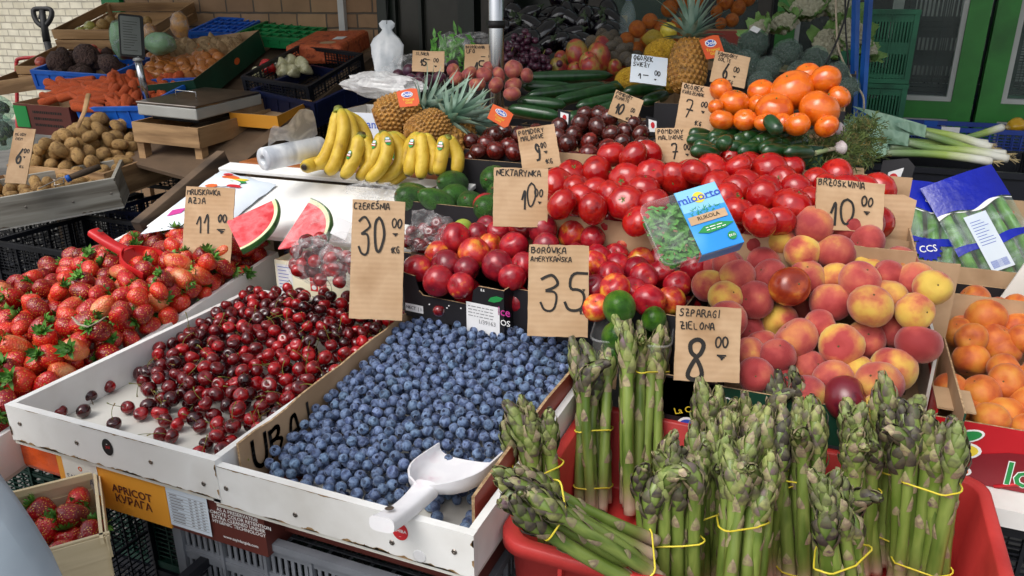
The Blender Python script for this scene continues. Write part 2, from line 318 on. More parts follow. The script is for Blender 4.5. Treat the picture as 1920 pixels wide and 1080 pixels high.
# ---------------------------------------------------------------- crates and boxes (origin: centre of the underside)
def peel(mb, r, x0, x1, z, y, n, m, amp=.006, down=True):
    """irregular chipped strip where paint has gone along a board's edge, in the plane of constant y"""
    for _ in range(n):
        a = r.uniform(x0, x1); L = r.uniform(.01, .05); hh = r.uniform(.3, 1)*amp; k = 6
        top = [(a+L*i/k, y, z) for i in range(k+1)]; bot = [(a+L*i/k, y, z+(-1 if down else 1)*hh*r.uniform(.3, 1)*math.sin(3.14*(i+.3)/(k+.6))) for i in range(k+1)]
        vs = top+bot; q = k+1
        mb.add(vs, [(i, q+i, q+i+1, i+1) if down else (i, i+1, q+i+1, q+i) for i in range(k)], m, False)
def tray(name, MM, w, dp, h, t, label, mats, group=None, chips=14, seed=1, cat='tray', screws=True, legs=False):
    r = random.Random(seed); e = empty(name, MM, label, cat, group); P, I, B = mats
    def panel(nm, x0, x1, y0, y1, front=False):
        mb = MB(); mb.box(x0, x1, y0, y1, .008, h)
        if front:
            peel(mb, r, x0, x1-.05, .008, y0-.0007, chips, 1, .007, False); peel(mb, r, x0, x1-.05, h, y0-.0007, chips//2, 1, .003)
            for (q, s) in ((x0, 1), (x1, -1)):
                for _ in range(4):
                    z = r.uniform(.012, h-.012); mb.add([(q, y0-.0007, z), (q+s*r.uniform(.002, .006), y0-.0007, z+.004), (q+s*r.uniform(.001, .004), y0-.0007, z+.011), (q, y0-.0007, z+.013)], [(0, 1, 2, 3) if s > 0 else (3, 2, 1, 0)], 1, False)
        o = obj(nm, mb, [M[P], M[B]], e)
        if front and screws:
            for x in (x0+.03, (x0+x1)/2-.07, (x0+x1)/2+.1, x1-.03):
                s = MB(); Ms = TR(x, y0-.0004, h*r.uniform(.35, .6), 90); s.lathe([(.0045, 0), (.004, .0012), (.0015, .0014), (.0012, .0006), (0, .0006)], 10, 0, Ms); obj('screw', s, M['steel'], o)
        return o
    panel('front_panel', -w/2, w/2, -dp/2, -dp/2+t, True); panel('back_panel', -w/2, w/2, dp/2-t, dp/2)
    panel('side_panel', -w/2+.0005, -w/2+t, -dp/2+t+.0005, dp/2-t-.0005); panel('side_panel', w/2-t, w/2-.0005, -dp/2+t+.0005, dp/2-t-.0005)
    mb = MB(); mb.box(-w/2+.002, w/2-.002, -dp/2+.002, dp/2-.002, 0, .0075); obj('base_board', mb, M[I], e)
    return e
def cbox(name, MM, w, dp, h, label, out='card_plain', inn='card_plain', t=.004, group=None, hf=None, hb=None, hl=None, hr=None, cat='box', dip=0, edge='card_edge'):
    """open cardboard box; each wall its own height; front wall may dip in the middle"""
    e = empty(name, MM, label, cat, group)
    def wall(nm, x0, x1, y0, y1, hh, ax, dipped=False):
        mb = MB()
        if dipped:
            a = x0; b = x1; L = b-a
            poly = [(a, 0), (b, 0), (b, hh), (b-L*.24, hh), (b-L*.29, hh-dip*.25), (b-L*.31, hh-dip), (a+L*.2, hh-dip), (a+L*.16, hh-dip*.8), (a+L*.12, hh-dip*.1), (a, hh)]
            mb.prism(poly, -y1, -y0, 0, Matrix(((1, 0, 0, 0), (0, 0, -1, 0), (0, 1, 0, 0), (0, 0, 0, 1))))
        else: mb.box(x0, x1, y0, y1, 0, hh)
        mb.m = [0]*len(mb.m)
        for i, f in enumerate(mb.f):
            n = (Vector(mb.v[f[1]])-Vector(mb.v[f[0]])).cross(Vector(mb.v[f[2]])-Vector(mb.v[f[1]])).normalized(); c = sum((Vector(mb.v[k]) for k in f), Vector())/len(f)
            if n.z > .4: mb.m[i] = 2
            elif (n.y*c.y if ax == 'y' else n.x*c.x) < 0: mb.m[i] = 1
        obj(nm, mb, [M[out], M[inn], M[edge]], e)
    wall('front_wall', -w/2, w/2, -dp/2, -dp/2+t, hf or h, 'y', dip > 0); wall('back_wall', -w/2, w/2, dp/2-t, dp/2, hb or h, 'y')
    wall('side_wall', -w/2+.001, -w/2+t, -dp/2+t+.001, dp/2-t-.001, hl or h, 'x'); wall('side_wall', w/2-t, w/2-.001, -dp/2+t+.001, dp/2-t-.001, hr or h, 'x')
    mb = MB(); mb.box(-w/2+t+.001, w/2-t-.001, -dp/2+t+.001, dp/2-t-.001, .001, .004); obj('bottom', mb, M[inn], e)
    return e
def pcrate(name, MM, w, dp, h, mat, label, nx=8, ny=6, nz=3, t=.012, bar=.006, rim=.018, group=None, style='grid', cat='crate', bottom=True):
    """moulded plastic crate: rim, corner posts, ribbed or slotted walls with real openings"""
    e = empty(name, MM, label, cat, group); mm = M[mat]
    def wall(L, T, n):           # in local x along L, z up, thickness t toward +y
        mb = MB(); mb.box(-L/2, L/2, -.004, t, h-rim, h, 0, T); mb.box(-L/2, L/2, 0, t, 0, rim, 0, T)
        for s in (-1, 1): mb.box(s*L/2-(t*1.6 if s > 0 else 0), s*L/2+(0 if s > 0 else t*1.6), -.002, t, rim, h-rim, 0, T)
        z0, z1 = rim, h-rim
        for i in range(1, n):
            x = -L/2+t+(L-2*t)*i/n; mb.box(x-bar/2, x+bar/2, -.001, t*.8, z0, z1, 0, T)
        for k in range(1, nz):
            z = z0+(z1-z0)*k/nz; mb.box(-L/2+t*1.6, L/2-t*1.6, .0015, t*.7, z-bar/2, z+bar/2, 0, T)
        if style == 'slot':
            ns = n*7; dz = (z1-z0)/nz
            for k in range(nz):
                za = z0+dz*k+bar/2; zb = za+dz-bar
                mb.box(-L/2+t*1.6, L/2-t*1.6, .003, t*.6, za, za+dz*.12, 0, T); mb.box(-L/2+t*1.6, L/2-t*1.6, .003, t*.6, zb-dz*.2, zb, 0, T)
            for i in range(ns+1):
                x = -L/2+t+(L-2*t)*i/ns; mb.box(x-.0032, x+.0032, .004, t*.55, z0, z1, 0, T)
        elif style == 'solid': mb.box(-L/2+t, L/2-t, .004, t*.6, z0, z1, 0, T)
        elif style == 'mesh':
            ns = n*4
            for i in range(ns+1):
                x = -L/2+t+(L-2*t)*i/ns; mb.box(x-.0016, x+.0016, .003, t*.55, z0, z1, 0, T)
            nk = max(3, int((z1-z0)/.012))
            for k in range(1, nk): z = z0+(z1-z0)*k/nk; mb.box(-L/2+t, L/2-t, .0035, t*.5, z-.0014, z+.0014, 0, T)
        return mb
    for L, T, nm, n in ((w, TR(0, -dp/2, 0), 'front_wall', nx), (w, TR(0, dp/2, 0, 0, 0, 180), 'back_wall', nx), (dp-2*t-.001, TR(-w/2, 0, 0, 0, 0, -90), 'side_wall', ny), (dp-2*t-.001, TR(w/2, 0, 0, 0, 0, 90), 'side_wall', ny)):
        obj(nm, wall(L, T, n), mm, e)
    if bottom:
        mb = MB(); nb = nx*2; a, b = w/2-t-.001, dp/2-t-.001
        if style == 'solid': mb.box(-a, a, -b, b, .002, .006)
        else:
            for i in range(nb+1): x = -a+2*a*i/nb; mb.box(x-.003, x+.003, -b, b, .002, .006)
            for i in range(ny*2+1): y = -b+2*b*i/(ny*2); mb.box(-a, a, y-.003, y+.003, .0065, .0095)
        obj('bottom_grid', mb, mm, e)
    return e
def slatbox(name, MM, w, dp, h, label, mat='crate_wood', n=2, group=None, cat='crate', inner=None):
    e = empty(name, MM, label, cat, group); g = .008; bh = (h-g*(n-1))/n; t = .009
    for nm, L, T in (('front_side', w, TR(0, -dp/2, 0)), ('back_side', w, TR(0, dp/2, 0, 0, 0, 180)), ('end_side', dp-2*t-.002, TR(-w/2, 0, 0, 0, 0, -90)), ('end_side', dp-2*t-.002, TR(w/2, 0, 0, 0, 0, 90))):
        mb = MB()
        for k in range(n): mb.box(-L/2, L/2, 0, t, k*(bh+g), k*(bh+g)+bh, 0, T)
        o = obj(nm, mb, M[mat], e)
    for sx in (-1, 1):
        for sy in (-1, 1):
            mb = MB(); x = sx*(w/2-t-.012); y = sy*(dp/2-t-.012); mb.cbox((x, y, h/2-.002), (.02, .02, h-.01)); obj('corner_post', mb, M[mat], e)
    mb = MB()
    for k in range(5): y = -dp/2+t+.001+(dp-2*t-.002)*k/5; mb.box(-w/2+t+.001, w/2-t-.001, y+.002, y+(dp-2*t)/5-.004, .001, .006)
    obj('bottom_slats', mb, M[inner or mat], e)
    return e

# ---------------------------------------------------------------- heaps
def relax(P, R, it=80, fr=.94, fixed=None, pull=.02):
    P = np.array(P, float); R = np.array(R, float); P0 = P.copy(); n = len(P)
    for _ in range(it):
        D = P[:, None]-P[None]; d = np.sqrt((D**2).sum(2))+1e-9; np.fill_diagonal(d, 9); ov = np.maximum(0, (R[:, None]+R[None])*fr-d)
        P += (D/d[:, :, None]*ov[:, :, None]).sum(1)*.35; P += (P0-P)*pull
    return P
def settle(P, R, it=70, fr=.93, lim=.05):
    """fruit seen overlapping lie one before the other: part them in depth, the lower one in front"""
    P = np.array(P, float); P0 = P.copy(); R = np.array(R, float); U = P-CP; U /= np.sqrt((U**2).sum(1))[:, None]; py = np.array([pj(p)[1] for p in P]); off = np.zeros(len(P)); S = np.sign(py[:, None]-py[None]+1e-6*np.arange(len(P))[:, None])
    for _ in range(it):
        P = P0+U*off[:, None]; D = P[:, None]-P[None]; d = np.sqrt((D**2).sum(2)); np.fill_diagonal(d, 9); ov = np.maximum(0, (R[:, None]+R[None])*fr-d)
        off += (-S*ov).sum(1)*.22; off = np.clip(off*.995, -lim*.4, lim)
    return P0+U*off[:, None]
def pack(r, bb, inside, floor, top, rad, nmax, K=10, fails=60, slack=.25):
    """drop balls one by one to where they rest, lowest places first, until the heap has the wanted outline"""
    P = []; Rr = []; G = {}; rm = max(rad) if isinstance(rad, tuple) else rad; cs = 2*rm; bad = 0
    def rest(x, y, q):
        z = floor(x, y)+q; ci, cj = int(x//cs), int(y//cs)
        for i in (ci-1, ci, ci+1):
            for j in (cj-1, cj, cj+1):
                for k in G.get((i, j), ()):
                    a = P[k]; s = Rr[k]+q; d2 = (a[0]-x)**2+(a[1]-y)**2
                    if d2 < s*s: z = max(z, a[2]+math.sqrt(s*s-d2))
        return z
    while len(P) < nmax and bad < fails:
        q = r.uniform(*rad) if isinstance(rad, tuple) else rad; best = None
        for _ in range(K):
            x = r.uniform(bb[0], bb[1]); y = r.uniform(bb[2], bb[3])
            if not inside(x, y): continue
            z = rest(x, y, q); e = z+q-top(x, y)
            if best is None or e < best[0]: best = (e, x, y, z)
        if best is None or best[0] > q*slack: bad += 1; continue
        bad = 0; _, x, y, z = best; G.setdefault((int(x//cs), int(y//cs)), []).append(len(P)); P.append((x, y, z)); Rr.append(q)
    return P, Rr
def visible(P, R):
    """how open to the camera each ball is, and how large it shows"""
    P = np.array(P); R = np.array(R); v = P-CP; d = np.sqrt((v**2).sum(1)); u = v/d[:, None]; ang = R/d; out = []
    for i in range(len(P)):
        c = u@u[i]; near = (d < d[i]-R[i]*.3) & (c > math.cos(ang[i]*1.7)); near[i] = False
        cov = np.clip((ang[i]*2-np.arccos(np.clip(c[near], -1, 1)))/(ang[i]*2), 0, 1).sum(); out.append(ang[i]*max(.02, 1-cov))
    return np.array(out)
def merged(name, items, mats, **kw):
    """many meshes as one object: [(mesh, matrix)]"""
    mb = MB(); cache = {}
    for me, MM in items:
        if me.name not in cache: cache[me.name] = ([tuple(v.co) for v in me.vertices], [tuple(p.vertices) for p in me.polygons], [p.material_index for p in me.polygons], [a.value for a in me.attributes['t'].data] if 't' in me.attributes else None)
        v, f, m, t = cache[me.name]; mb.add(v, f, m, True, MM, t)
    return obj(name, mb, mats, **kw)
ORD = ['leftmost', 'second from the left', 'third from the left', 'fourth from the left', 'fifth from the left', 'sixth from the left', 'seventh from the left', 'eighth from the left', 'ninth from the left', 'tenth from the left']
def name_heap(items, place, look, bands=('upper', 'middle', 'lower'), per=7):
    """items: (object, class). Unique label: look, band of the heap, order from the left."""
    by = {}
    for o, c in items:
        x, y, d = pj(o.matrix_basis.translation); by.setdefault(c, []).append((y, x, o))
    for c, L in by.items():
        L.sort(key=lambda q: q[0]); nb = 1 if len(L) <= per else (2 if len(L) <= 2*per else 3); k = -(-len(L)//nb)
        for b in range(nb):
            S = sorted(L[b*k:(b+1)*k], key=lambda q: q[1]); nm = '' if nb == 1 else (bands[0], bands[-1])[b]+' ' if nb == 2 else bands[b]+' '
            for i, (_, _, o) in enumerate(S):
                o['label'] = f"{look[c]} in the {nm}{place}, {ORD[i] if i < 10 else 'far right'}" if len(S) > 1 else f"{look[c]}, the only one in the {nm}{place}"
# ================================================================ SETTING
M['ground'] = mk('paving', ['#5b5a57', '#6d6b67', '#4a4947'], .85, 3, 6, bump=.003, bscale=30, rnd=0)
mb = MB(); mb.box(-40, 40, -30, 40, -.05, 0); obj('ground', mb, M['ground'], kind='structure')
M['brick'] = brick('brown_brick', '#b48a62', '#96704f', '#5a4e42', 1.0, .5, .21, .083, .006)
M['brick_pale'] = brick('pale_brick', '#ddd6bd', '#c9c0a4', '#a79f8c', 1.0, .5, .2, .083, .008)
M['green_paint'] = mk('green_frame_paint', ['#2c7d2e', '#348d36', '#256e28'], .4, 4, 4, rnd=.02)
M['dark_green'] = mk('dark_green_paint', ['#101a14', '#16241b'], .35, 3, 4, rnd=.02)
M['grey_col'] = mk('grey_concrete', ['#4a4744', '#5a5653'], .9, 5, 5, rnd=.02)
M['trim'] = mk('pale_trim', ['#b9bbb8', '#c8cac8'], .5, 5, 3, rnd=.02)
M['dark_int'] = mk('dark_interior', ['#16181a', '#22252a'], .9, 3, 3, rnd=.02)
M['awning'] = mk('awning_cloth', ['#6a7068', '#747a70'], .8, 3, 3, rnd=.02)
_t = M['awning'].node_tree; _tr = _t.nodes.new('ShaderNodeBsdfTranslucent'); _tr.inputs[0].default_value = (.6, .62, .58, 1); _mx = _t.nodes.new('ShaderNodeMixShader'); _mx.inputs[0].default_value = .2; _t.links.new(_t.nodes['Principled BSDF'].outputs[0], _mx.inputs[1]); _t.links.new(_tr.outputs[0], _mx.inputs[2]); _t.links.new(_mx.outputs[0], _t.nodes['Material Output'].inputs[0])
WY = 4.02
def wallobj(name, x0, x1, y0, y1, z0, z1, mat, label, cat='wall', **k):
    mb = MB(); mb.box(x0, x1, y0, y1, z0, z1); return obj(name, mb, mat, label=label, cat=cat, **k)
wallobj('brick_wall', -4.42, -2.47, WY, WY+.3, 0, 3.2, M['brick'], 'brown brick wall behind the left vegetable stall')
wallobj('pale_brick_wall', -16, -5.0, 7.2, 7.5, 0, 4, M['brick_pale'], 'pale sunlit brick wall far off at top left')
# green post at the wall's corner, pale conduit on the wall
mb = MB(); mb.box(-4.6, -4.44, WY-.02, WY+.2, 1.40, 3.2); mb.box(-4.6, -4.44, WY-.02, WY+.2, 0, 1.398, 1)
obj('corner_post', mb, [M['pl_green'], M['brick']], label='bright green post at the corner of the brown brick wall', cat='post')
mb = MB(); mb.box(-2.74, -2.70, WY-.03, WY-.001, .3, 3.0); obj('pale_batten', mb, M['trim'], label='pale vertical batten fixed to the brown brick wall', cat='batten')
# dark doorway in the middle
e = empty('dark_doorway', TR(-2.2, WY, 0), 'dark green closed door beside the brown brick wall', 'door')
mb = MB(); mb.box(-.26, -.20, -.06, .1, 0, 3.0); mb.box(.28, .34, -.06, .1, 0, 3.0); mb.box(-.20, .28, -.06, .1, 2.2, 2.3); obj('frame', mb, M['dark_green'], e)
mb = MB(); mb.box(-.20, .28, 0, .04, 0, 1.05); obj('lower_panel', mb, M['dark_green'], e)
mb = MB(); mb.box(-.20, -.165, -.02, .04, 1.052, 2.2); mb.box(.225, .28, -.02, .04, 1.052, 2.2); mb.box(-.02, 0, -.02, .03, 1.052, 2.2); obj('stiles', mb, M['dark_green'], e)
M['dull_glass'] = mk('dull_glass', ['#1c1f1c', '#34352f', '#141614'], .25, 2.5, 4, rnd=0, an=(1, 1, .6))
mb = MB(); mb.box(-.164, -.021, .01, .02, 1.053, 2.2); mb.box(.001, .224, .01, .02, 1.053, 2.2); obj('pane', mb, M['dull_glass'], e)
mb = MB(); mb.lathe([(.001, 0), (.085, 0), (.085, 3.0), (.001, 3.0)], 24); obj('round_column', mb, M['grey_col'], M=TR(-1.68, WY-.16, 0), label='dark grey round column behind the chrome pole', cat='column')
wallobj('wall_panel', -1.86, -1.34, WY+.02, WY+.3, 0, 3.2, M['dark_green'], 'dark green wall panel behind the grey column')
# shop window with sign
e = empty('shop_window', TR(-.85, WY, 0), 'grey framed shop window with a green sign behind the aubergines', 'window')
mb = MB(); mb.box(-.48, .5, 0, .1, 0, 1.26); obj('apron', mb, M['dark_green'], e)
mb = MB(); mb.box(-.48, -.32, -.02, .1, 1.262, 3.0); mb.box(-.05+.08, -.05+.13, -.03, .1, 1.262, 3.0); mb.box(.44, .5, -.02, .1, 1.262, 3.0); obj('frame', mb, M['grey_col'], e)
mb = MB(); mb.box(-.319, .029, .03, .036, 1.262, 3.0); mb.box(.131, .439, .03, .036, 1.262, 3.0); obj('pane', mb, M['glass'], e)
mb = MB(); mb.box(-.30, .02, .05, .06, 1.28, 2.2); s = obj('green_sign', mb, M['card_green'], e)
mb = MB(); patch(mb, -.2, -.17, 0, .07, 0, 0); patch(mb, -.05, .03, .03, .055, 0, 0); patch(mb, .0, .03, -.02, .03, 0, 0); obj('sign_marks', mb, M['card_orange'], s, TR(-.03, .0475, 1.33, 90))
mb = MB(); mb.box(-1.36, .2, WY+.9, WY+1.0, 0, 3.2); obj('shop_interior', mb, M['dark_int'], label='dark back wall seen inside the shop', cat='wall')
mb = MB(); mb.box(.2, 2.6, WY+.85, WY+.95, 0, 3.2); obj('shop_bright_backing', mb, M['trim'], label='pale inner wall added behind the shop crates to brighten their gaps', cat='wall')  # added pale backing: catches skylight, stands in for brightness seen through crate slots
# two green framed doors
def door(x0, x1, label):
    e = empty('glass_door', TR((x0+x1)/2, WY, 0), label, 'door'); a, b = x0-(x0+x1)/2, x1-(x0+x1)/2; s = .085
    mb = MB(); mb.box(a, a+s, -.03, .03, 0, 3.0); mb.box(b-s, b, -.03, .03, 0, 3.0); mb.box(a+s, b-s, -.03, .03, .97, 1.045); mb.box(a+s, b-s, -.03, .03, .0, .1); mb.box(a+s, b-s, -.03, .03, 2.9, 3.0); obj('frame', mb, M['green_paint'], e)
    for z0, z1 in ((1.046, 2.899), (.101, .969)):
        mb = MB(); t = .02; A, B = a+s+.001, b-s-.001
        mb.box(A, B, -.022, .02, z0, z0+t); mb.box(A, B, -.022, .02, z1-t, z1); mb.box(A, A+t, -.022, .02, z0+t, z1-t); mb.box(B-t, B, -.022, .02, z0+t, z1-t); tr = obj('trim', mb, M['trim'], e)
        mb = MB(); mb.box(A+t, B-t, -.003, .003, z0+t, z1-t); obj('pane', mb, M['glass'], tr)
door(-.32, .545, 'left green framed glass door with dark crates stacked behind it')
door(.565, 1.45, 'right green framed glass door at the picture edge, crates behind')
M['shopgreen'] = mk('green_stacking_crate', ['#1f6a4c', '#2a7a58', '#185a40'], .5, 5, 4, rnd=.08); M['shopdark'] = mk('dark_stacking_crate', ['#22262e', '#2e333c'], .5, 5, 4, rnd=.08)
# crates inside the shop, behind the glass
for i, (x, z, m, st, w, dd, lb) in enumerate([
    (.455, .78, 'pl_navy', 'slot', .42, .5, 'lowest black slotted crate behind the left glass door'), (.455, 1.07, 'shopdark', 'slot', .42, .5, 'middle black slotted crate behind the left glass door'), (.455, 1.36, 'shopdark', 'slot', .42, .5, 'top black slotted crate behind the left glass door'),
    (1.0, .78, 'shopgreen', 'mesh', .6, .5, 'lowest mesh crate behind the right glass door'), (1.0, 1.07, 'pl_dkgreen', 'mesh', .6, .5, 'middle mesh crate behind the right glass door'), (1.0, 1.36, 'shopdark', 'mesh', .6, .5, 'top mesh crate behind the right glass door')]):
    pcrate('stacked_crate', TR(x, WY+.42, z), w, dd, .285, m, lb, nx=3 if st == 'slot' else 4, ny=3, nz=2, style=st, group='crates stacked inside the shop')
mb = MB(); mb.box(-.22, 1.35, WY+.12, WY+.75, .74, .775); mb.box(-.2, -.15, WY+.2, WY+.7, 0, .739); mb.box(1.28, 1.33, WY+.2, WY+.7, 0, .739); obj('shop_bench', mb, M['dark_wood'], label='low bench carrying the crates inside the shop', cat='bench')
for k in range(5): pcrate('stacked_crate', TR(.115, WY-.24, .005+.286*k), .27, .36, .284, 'shopgreen', ('lowest', 'second', 'third', 'fourth', 'top')[k]+' green slotted crate of the stack beside the blue posts', nx=3, ny=3, nz=2, style='slot', group='green crates stacked by the doors')
# stall roof (above the picture): keeps the back of the stall in shade
e = empty('stall_roof', TR(0, 0, 0), 'grey green canopy stretched over the market stall', 'awning')
mb = MB(); mb.grid([[(-6.0, 1.75, 2.35), (3.2, 1.75, 2.35)], [(-6.0, 2.6, 2.62), (3.2, 2.6, 2.62)], [(-6.0, 4.0, 2.95), (3.2, 4.0, 2.95)]], 0, False)
mb.grid([[(-6.0, 1.75, 2.35), (3.2, 1.75, 2.35)], [(-6.0, 1.74, 2.2), (3.2, 1.74, 2.2)]], 0, False); obj('cloth', mb, M['awning'], e)
# chrome pole and blue posts
e = empty('chrome_pole', TR(*(atd(931, 120, 2.62)*(1, 1, 0))), 'round chrome pole with a black strap carrying the canopy', 'pole')
mb = MB(); mb.lathe([(.001, .02), (.026, .02), (.026, 2.5), (.001, 2.5)], 24); obj('tube', mb, M['chrome'], e)
zc = atd(931, 45, 2.62)[2]; mb = MB(); mb.lathe([(.0265, zc-.012), (.0295, zc-.011), (.0295, zc+.011), (.0265, zc+.012)], 24); obj('strap', mb, M['black'], e)
mb = MB(); mb.lathe([(.001, 0), (.08, 0), (.08, .012), (.028, .02), (.001, .02)], 20); obj('foot', mb, M['steel'], e)
M['blue_post'] = mk('blue_paint', ['#1c56ad', '#2263be', '#184a97'], .4, 5, 4, rnd=.02)
for (xa, xb, d, lb) in ((1601, 1594, 2.72, 'left one of two square blue posts by the cauliflowers'), (1625, 1606, 2.66, 'right one of two square blue posts, slightly leaning')):
    a = atd(xa+8, 0, d); b = atd(xb+4, 300, d)
    a = aty(xa+4, 0, b[1]); top = b+(a-b)*4.2; bot = b+(a-b)*(-b[2]/(a[2]-b[2]))
    mb = MB(); mb.tube([bot, top], .0128, 4, 0, smooth=False); e = obj('blue_post', mb, M['blue_post'], label=lb, cat='post')
# cables hanging by the posts
def cable(name, pts, d, r, mat, label, cat='cable'):
    P = [atd(x, y, d) for x, y in pts]; P = [Vector(p) for p in P]; q = []
    for i in range(len(P)-1):
        p0, p1, p2, p3 = P[max(i-1, 0)], P[i], P[i+1], P[min(i+2, len(P)-1)]
        for k in range(6):
            t = k/6; q.append(.5*((2*p1)+(p2-p0)*t+(2*p0-5*p1+4*p2-p3)*t*t+(3*p1-p0-3*p2+p3)*t**3))
    q.append(P[-1]); mb = MB(); mb.tube(q, r, 6); return obj(name, mb, mat, label=label, cat=cat)
M['rope'] = mk('beige_rope', ['#a2957f', '#b7aa94'], .9, 90, 2, rnd=0)
cable('rope', [(1566, -60), (1568, 40), (1572, 90), (1588, 130), (1605, 160), (1618, 180), (1620, 205)], 2.5, .0035, M['rope'], 'beige rope hanging down beside the blue posts')
cable('cable', [(1596, -60), (1590, 10), (1572, 70), (1548, 120)], 2.45, .0032, M['black'], 'black cable slanting down left of the blue posts')
cable('cable', [(1586, -60), (1585, 40), (1590, 110), (1594, 150)], 2.52, .0032, M['black'], 'black cable hanging straight beside the beige rope')
# ---------------------------------------------------------------- stall carcass: stepped benches
def bench(x0, x1, y0, y1, z, label, mat='dark_wood', legs=True):
    e = empty('display_bench', TR((x0+x1)/2, (y0+y1)/2, 0), label, 'bench'); w, dp = (x1-x0)/2, (y1-y0)/2
    mb = MB(); n = max(2, int((y1-y0)/.11))
    for k in range(n): y = -dp+2*dp*k/n; mb.box(-w, w, y, y+2*dp/n-.004, z-.022, z)
    obj('board_top', mb, M[mat], e)
    for sx in (-1, 1):
        for sy in (-1, 1): mb = MB(); mb.cbox((sx*(w-.03), sy*(dp-.03), (z-.023)/2), (.045, .045, z-.023)); obj('leg', mb, M['dark_wood'], e)
bench(-1.62, -.02, 1.84, 2.42, .985, 'wooden bench under the bananas and pineapples')
bench(-1.7, .04, 2.45, 3.6, 1.0, 'rear wooden bench under the cucumbers and grapes')
bench(-.9, .2, 1.52, 1.82, .93, 'low wooden bench under the red tomatoes')
bench(-1.62, -.26, 1.46, 1.5, .733, 'narrow bench behind the front trays')
bench(-.24, .20, 1.33, 1.6, .733, 'low bench under the peach box')
bench(-.02, .8, 2.5, 3.3, .80, 'wooden bench under the leek crate')
# ================================================================ FRONT ROW
rr = random.Random(7)
# ---- fruit meshes (metres, centred on the body)
def ball(prof, n, mats, name, wob=None, t=None, dx=None):
    mb = MB(); mb.lathe(prof, n, 0, None, True, t, wob)
    if dx: mb.v = [dx(Vector(v)) for v in mb.v]
    return mb.mesh(name, mats)
def sph(R, n=9, sq=1.0, dim=.0, dw=.35, bot=0, shoulder=0):
    P = []
    for i in range(n+1):
        th = math.pi*i/n; r = R*math.sin(th)*(1+shoulder*math.cos(th)); z = R*sq*math.cos(th)
        z -= dim*R*math.exp(-(th/dw)**2); z += bot*R*math.exp(-((math.pi-th)/dw)**2); P.append((max(r, .00001), z))
    return P[::-1]
# cherries
CH = {}
for k, cs in dict(dark=['#2a0307', '#4a070e', '#1d0205'], red=['#8c0a12', '#b01018', '#6c060e'], mid=['#5c060d', '#7a0a12', '#48040a']).items():
    m = mk('cherry_skin_'+k, cs, .16, 45, 2, rnd=.18, coat=.6, spec=.5, sss=.06)
    CH[k] = ball(sph(.0135, 10, .93, .32, .42, .08, .08), 14, m, 'cherry', dx=lambda v: Vector((v.x*1.06, v.y*.96, v.z)))
M['stem'] = mk('cherry_stem', ['#5a6a22', '#7d7a2c', '#6b4a22'], .6, 60, 2, rnd=.2)
STEM = []
for i in range(5):
    mb = MB(); a = rr.uniform(.3, 1.2); L = rr.uniform(.03, .045); p = [(0, 0, .0095)]
    for k in range(1, 6): t = k/5; p.append((math.sin(a*t)*L*t*.8, math.sin(a*2*t+i)*.004*t, .0095+L*t*math.cos(a*t*.8)))
    mb.tube(p, [.0008, .0007, .0006, .0006, .0007, .0013], 5); STEM.append(mb.mesh('stem', M['stem']))
# blueberry
M['bberry'] = mk('blueberry_skin', ['#29324a', '#485a7c', '#7287a8', '#35425c'], .6, 90, 4, .3, .66, rnd=.26, spec=.35, sheen=.25, hue=.012)
M['bberry_eye'] = mk('blueberry_crown', ['#141a2c', '#2a3350'], .7, 120, 2, rnd=.2)
def bb():
    R = .0095; pr = sph(R, 9, .86)[:-1]; pr = [p for p in pr if p[1] < R*.78]+[(R*.40, R*.83), (R*.33, R*.93), (R*.26, R*.80), (R*.00001, R*.70)]
    mb = MB(); mb.lathe(pr, 12, 0, wob=lambda u, j: 1+(.18*math.cos(u*6.283*5) if j == len(pr)-3 else 0)); k = len(pr)-1
    for i, f in enumerate(mb.f):
        if i//12 >= k-2: mb.m[i] = 1
    return mb.mesh('blueberry', [M['bberry'], M['bberry_eye']])
BB = bb()
# strawberries
def straw(seed):
    r = random.Random(seed); mb = MB(); L = r.uniform(.9, 1.25); pr = []
    for i in range(13):
        t = i/12; th = math.pi*t; rad = .0205*(math.sin(th)**.8)*(1.06-.42*(t-.25)); pr.append((max(rad, 1e-5), .024*L*math.cos(th)-(.004*math.exp(-(t/.12)**2))))
    a, b = r.uniform(0, 6), r.uniform(.03, .12); mb.lathe(pr[::-1], 16, 0, wob=lambda u, j: 1+b*math.cos(u*12.57+a)+.03*math.cos(u*25+j)); return mb
STM = {}
for k, cs in dict(red=['#a50f14', '#c81a1c', '#8e0b12'], bright=['#c91d1a', '#e03a22', '#b5151a'], pale=['#c4261e', '#d8502a', '#de9a68'], dark=['#7e0a12', '#a01018', '#6a0810']).items():
    STM[k] = mk('strawberry_skin_'+k, cs, .3, 28, 2, .3, .7, rnd=.1, coat=.35, speck=(260, '#e0b040', .18), bump=.0013, sss=.05, crough=.15)
STR = {k: [straw(i*7+j).mesh('strawberry', STM[k]) for i in range(2)] for j, k in enumerate(STM)}
M['calyx'] = mk('strawberry_leaf', ['#2f5e1c', '#4f8a2c', '#7aa045'], .6, 60, 3, .3, .7, rnd=.2)
CAL = []
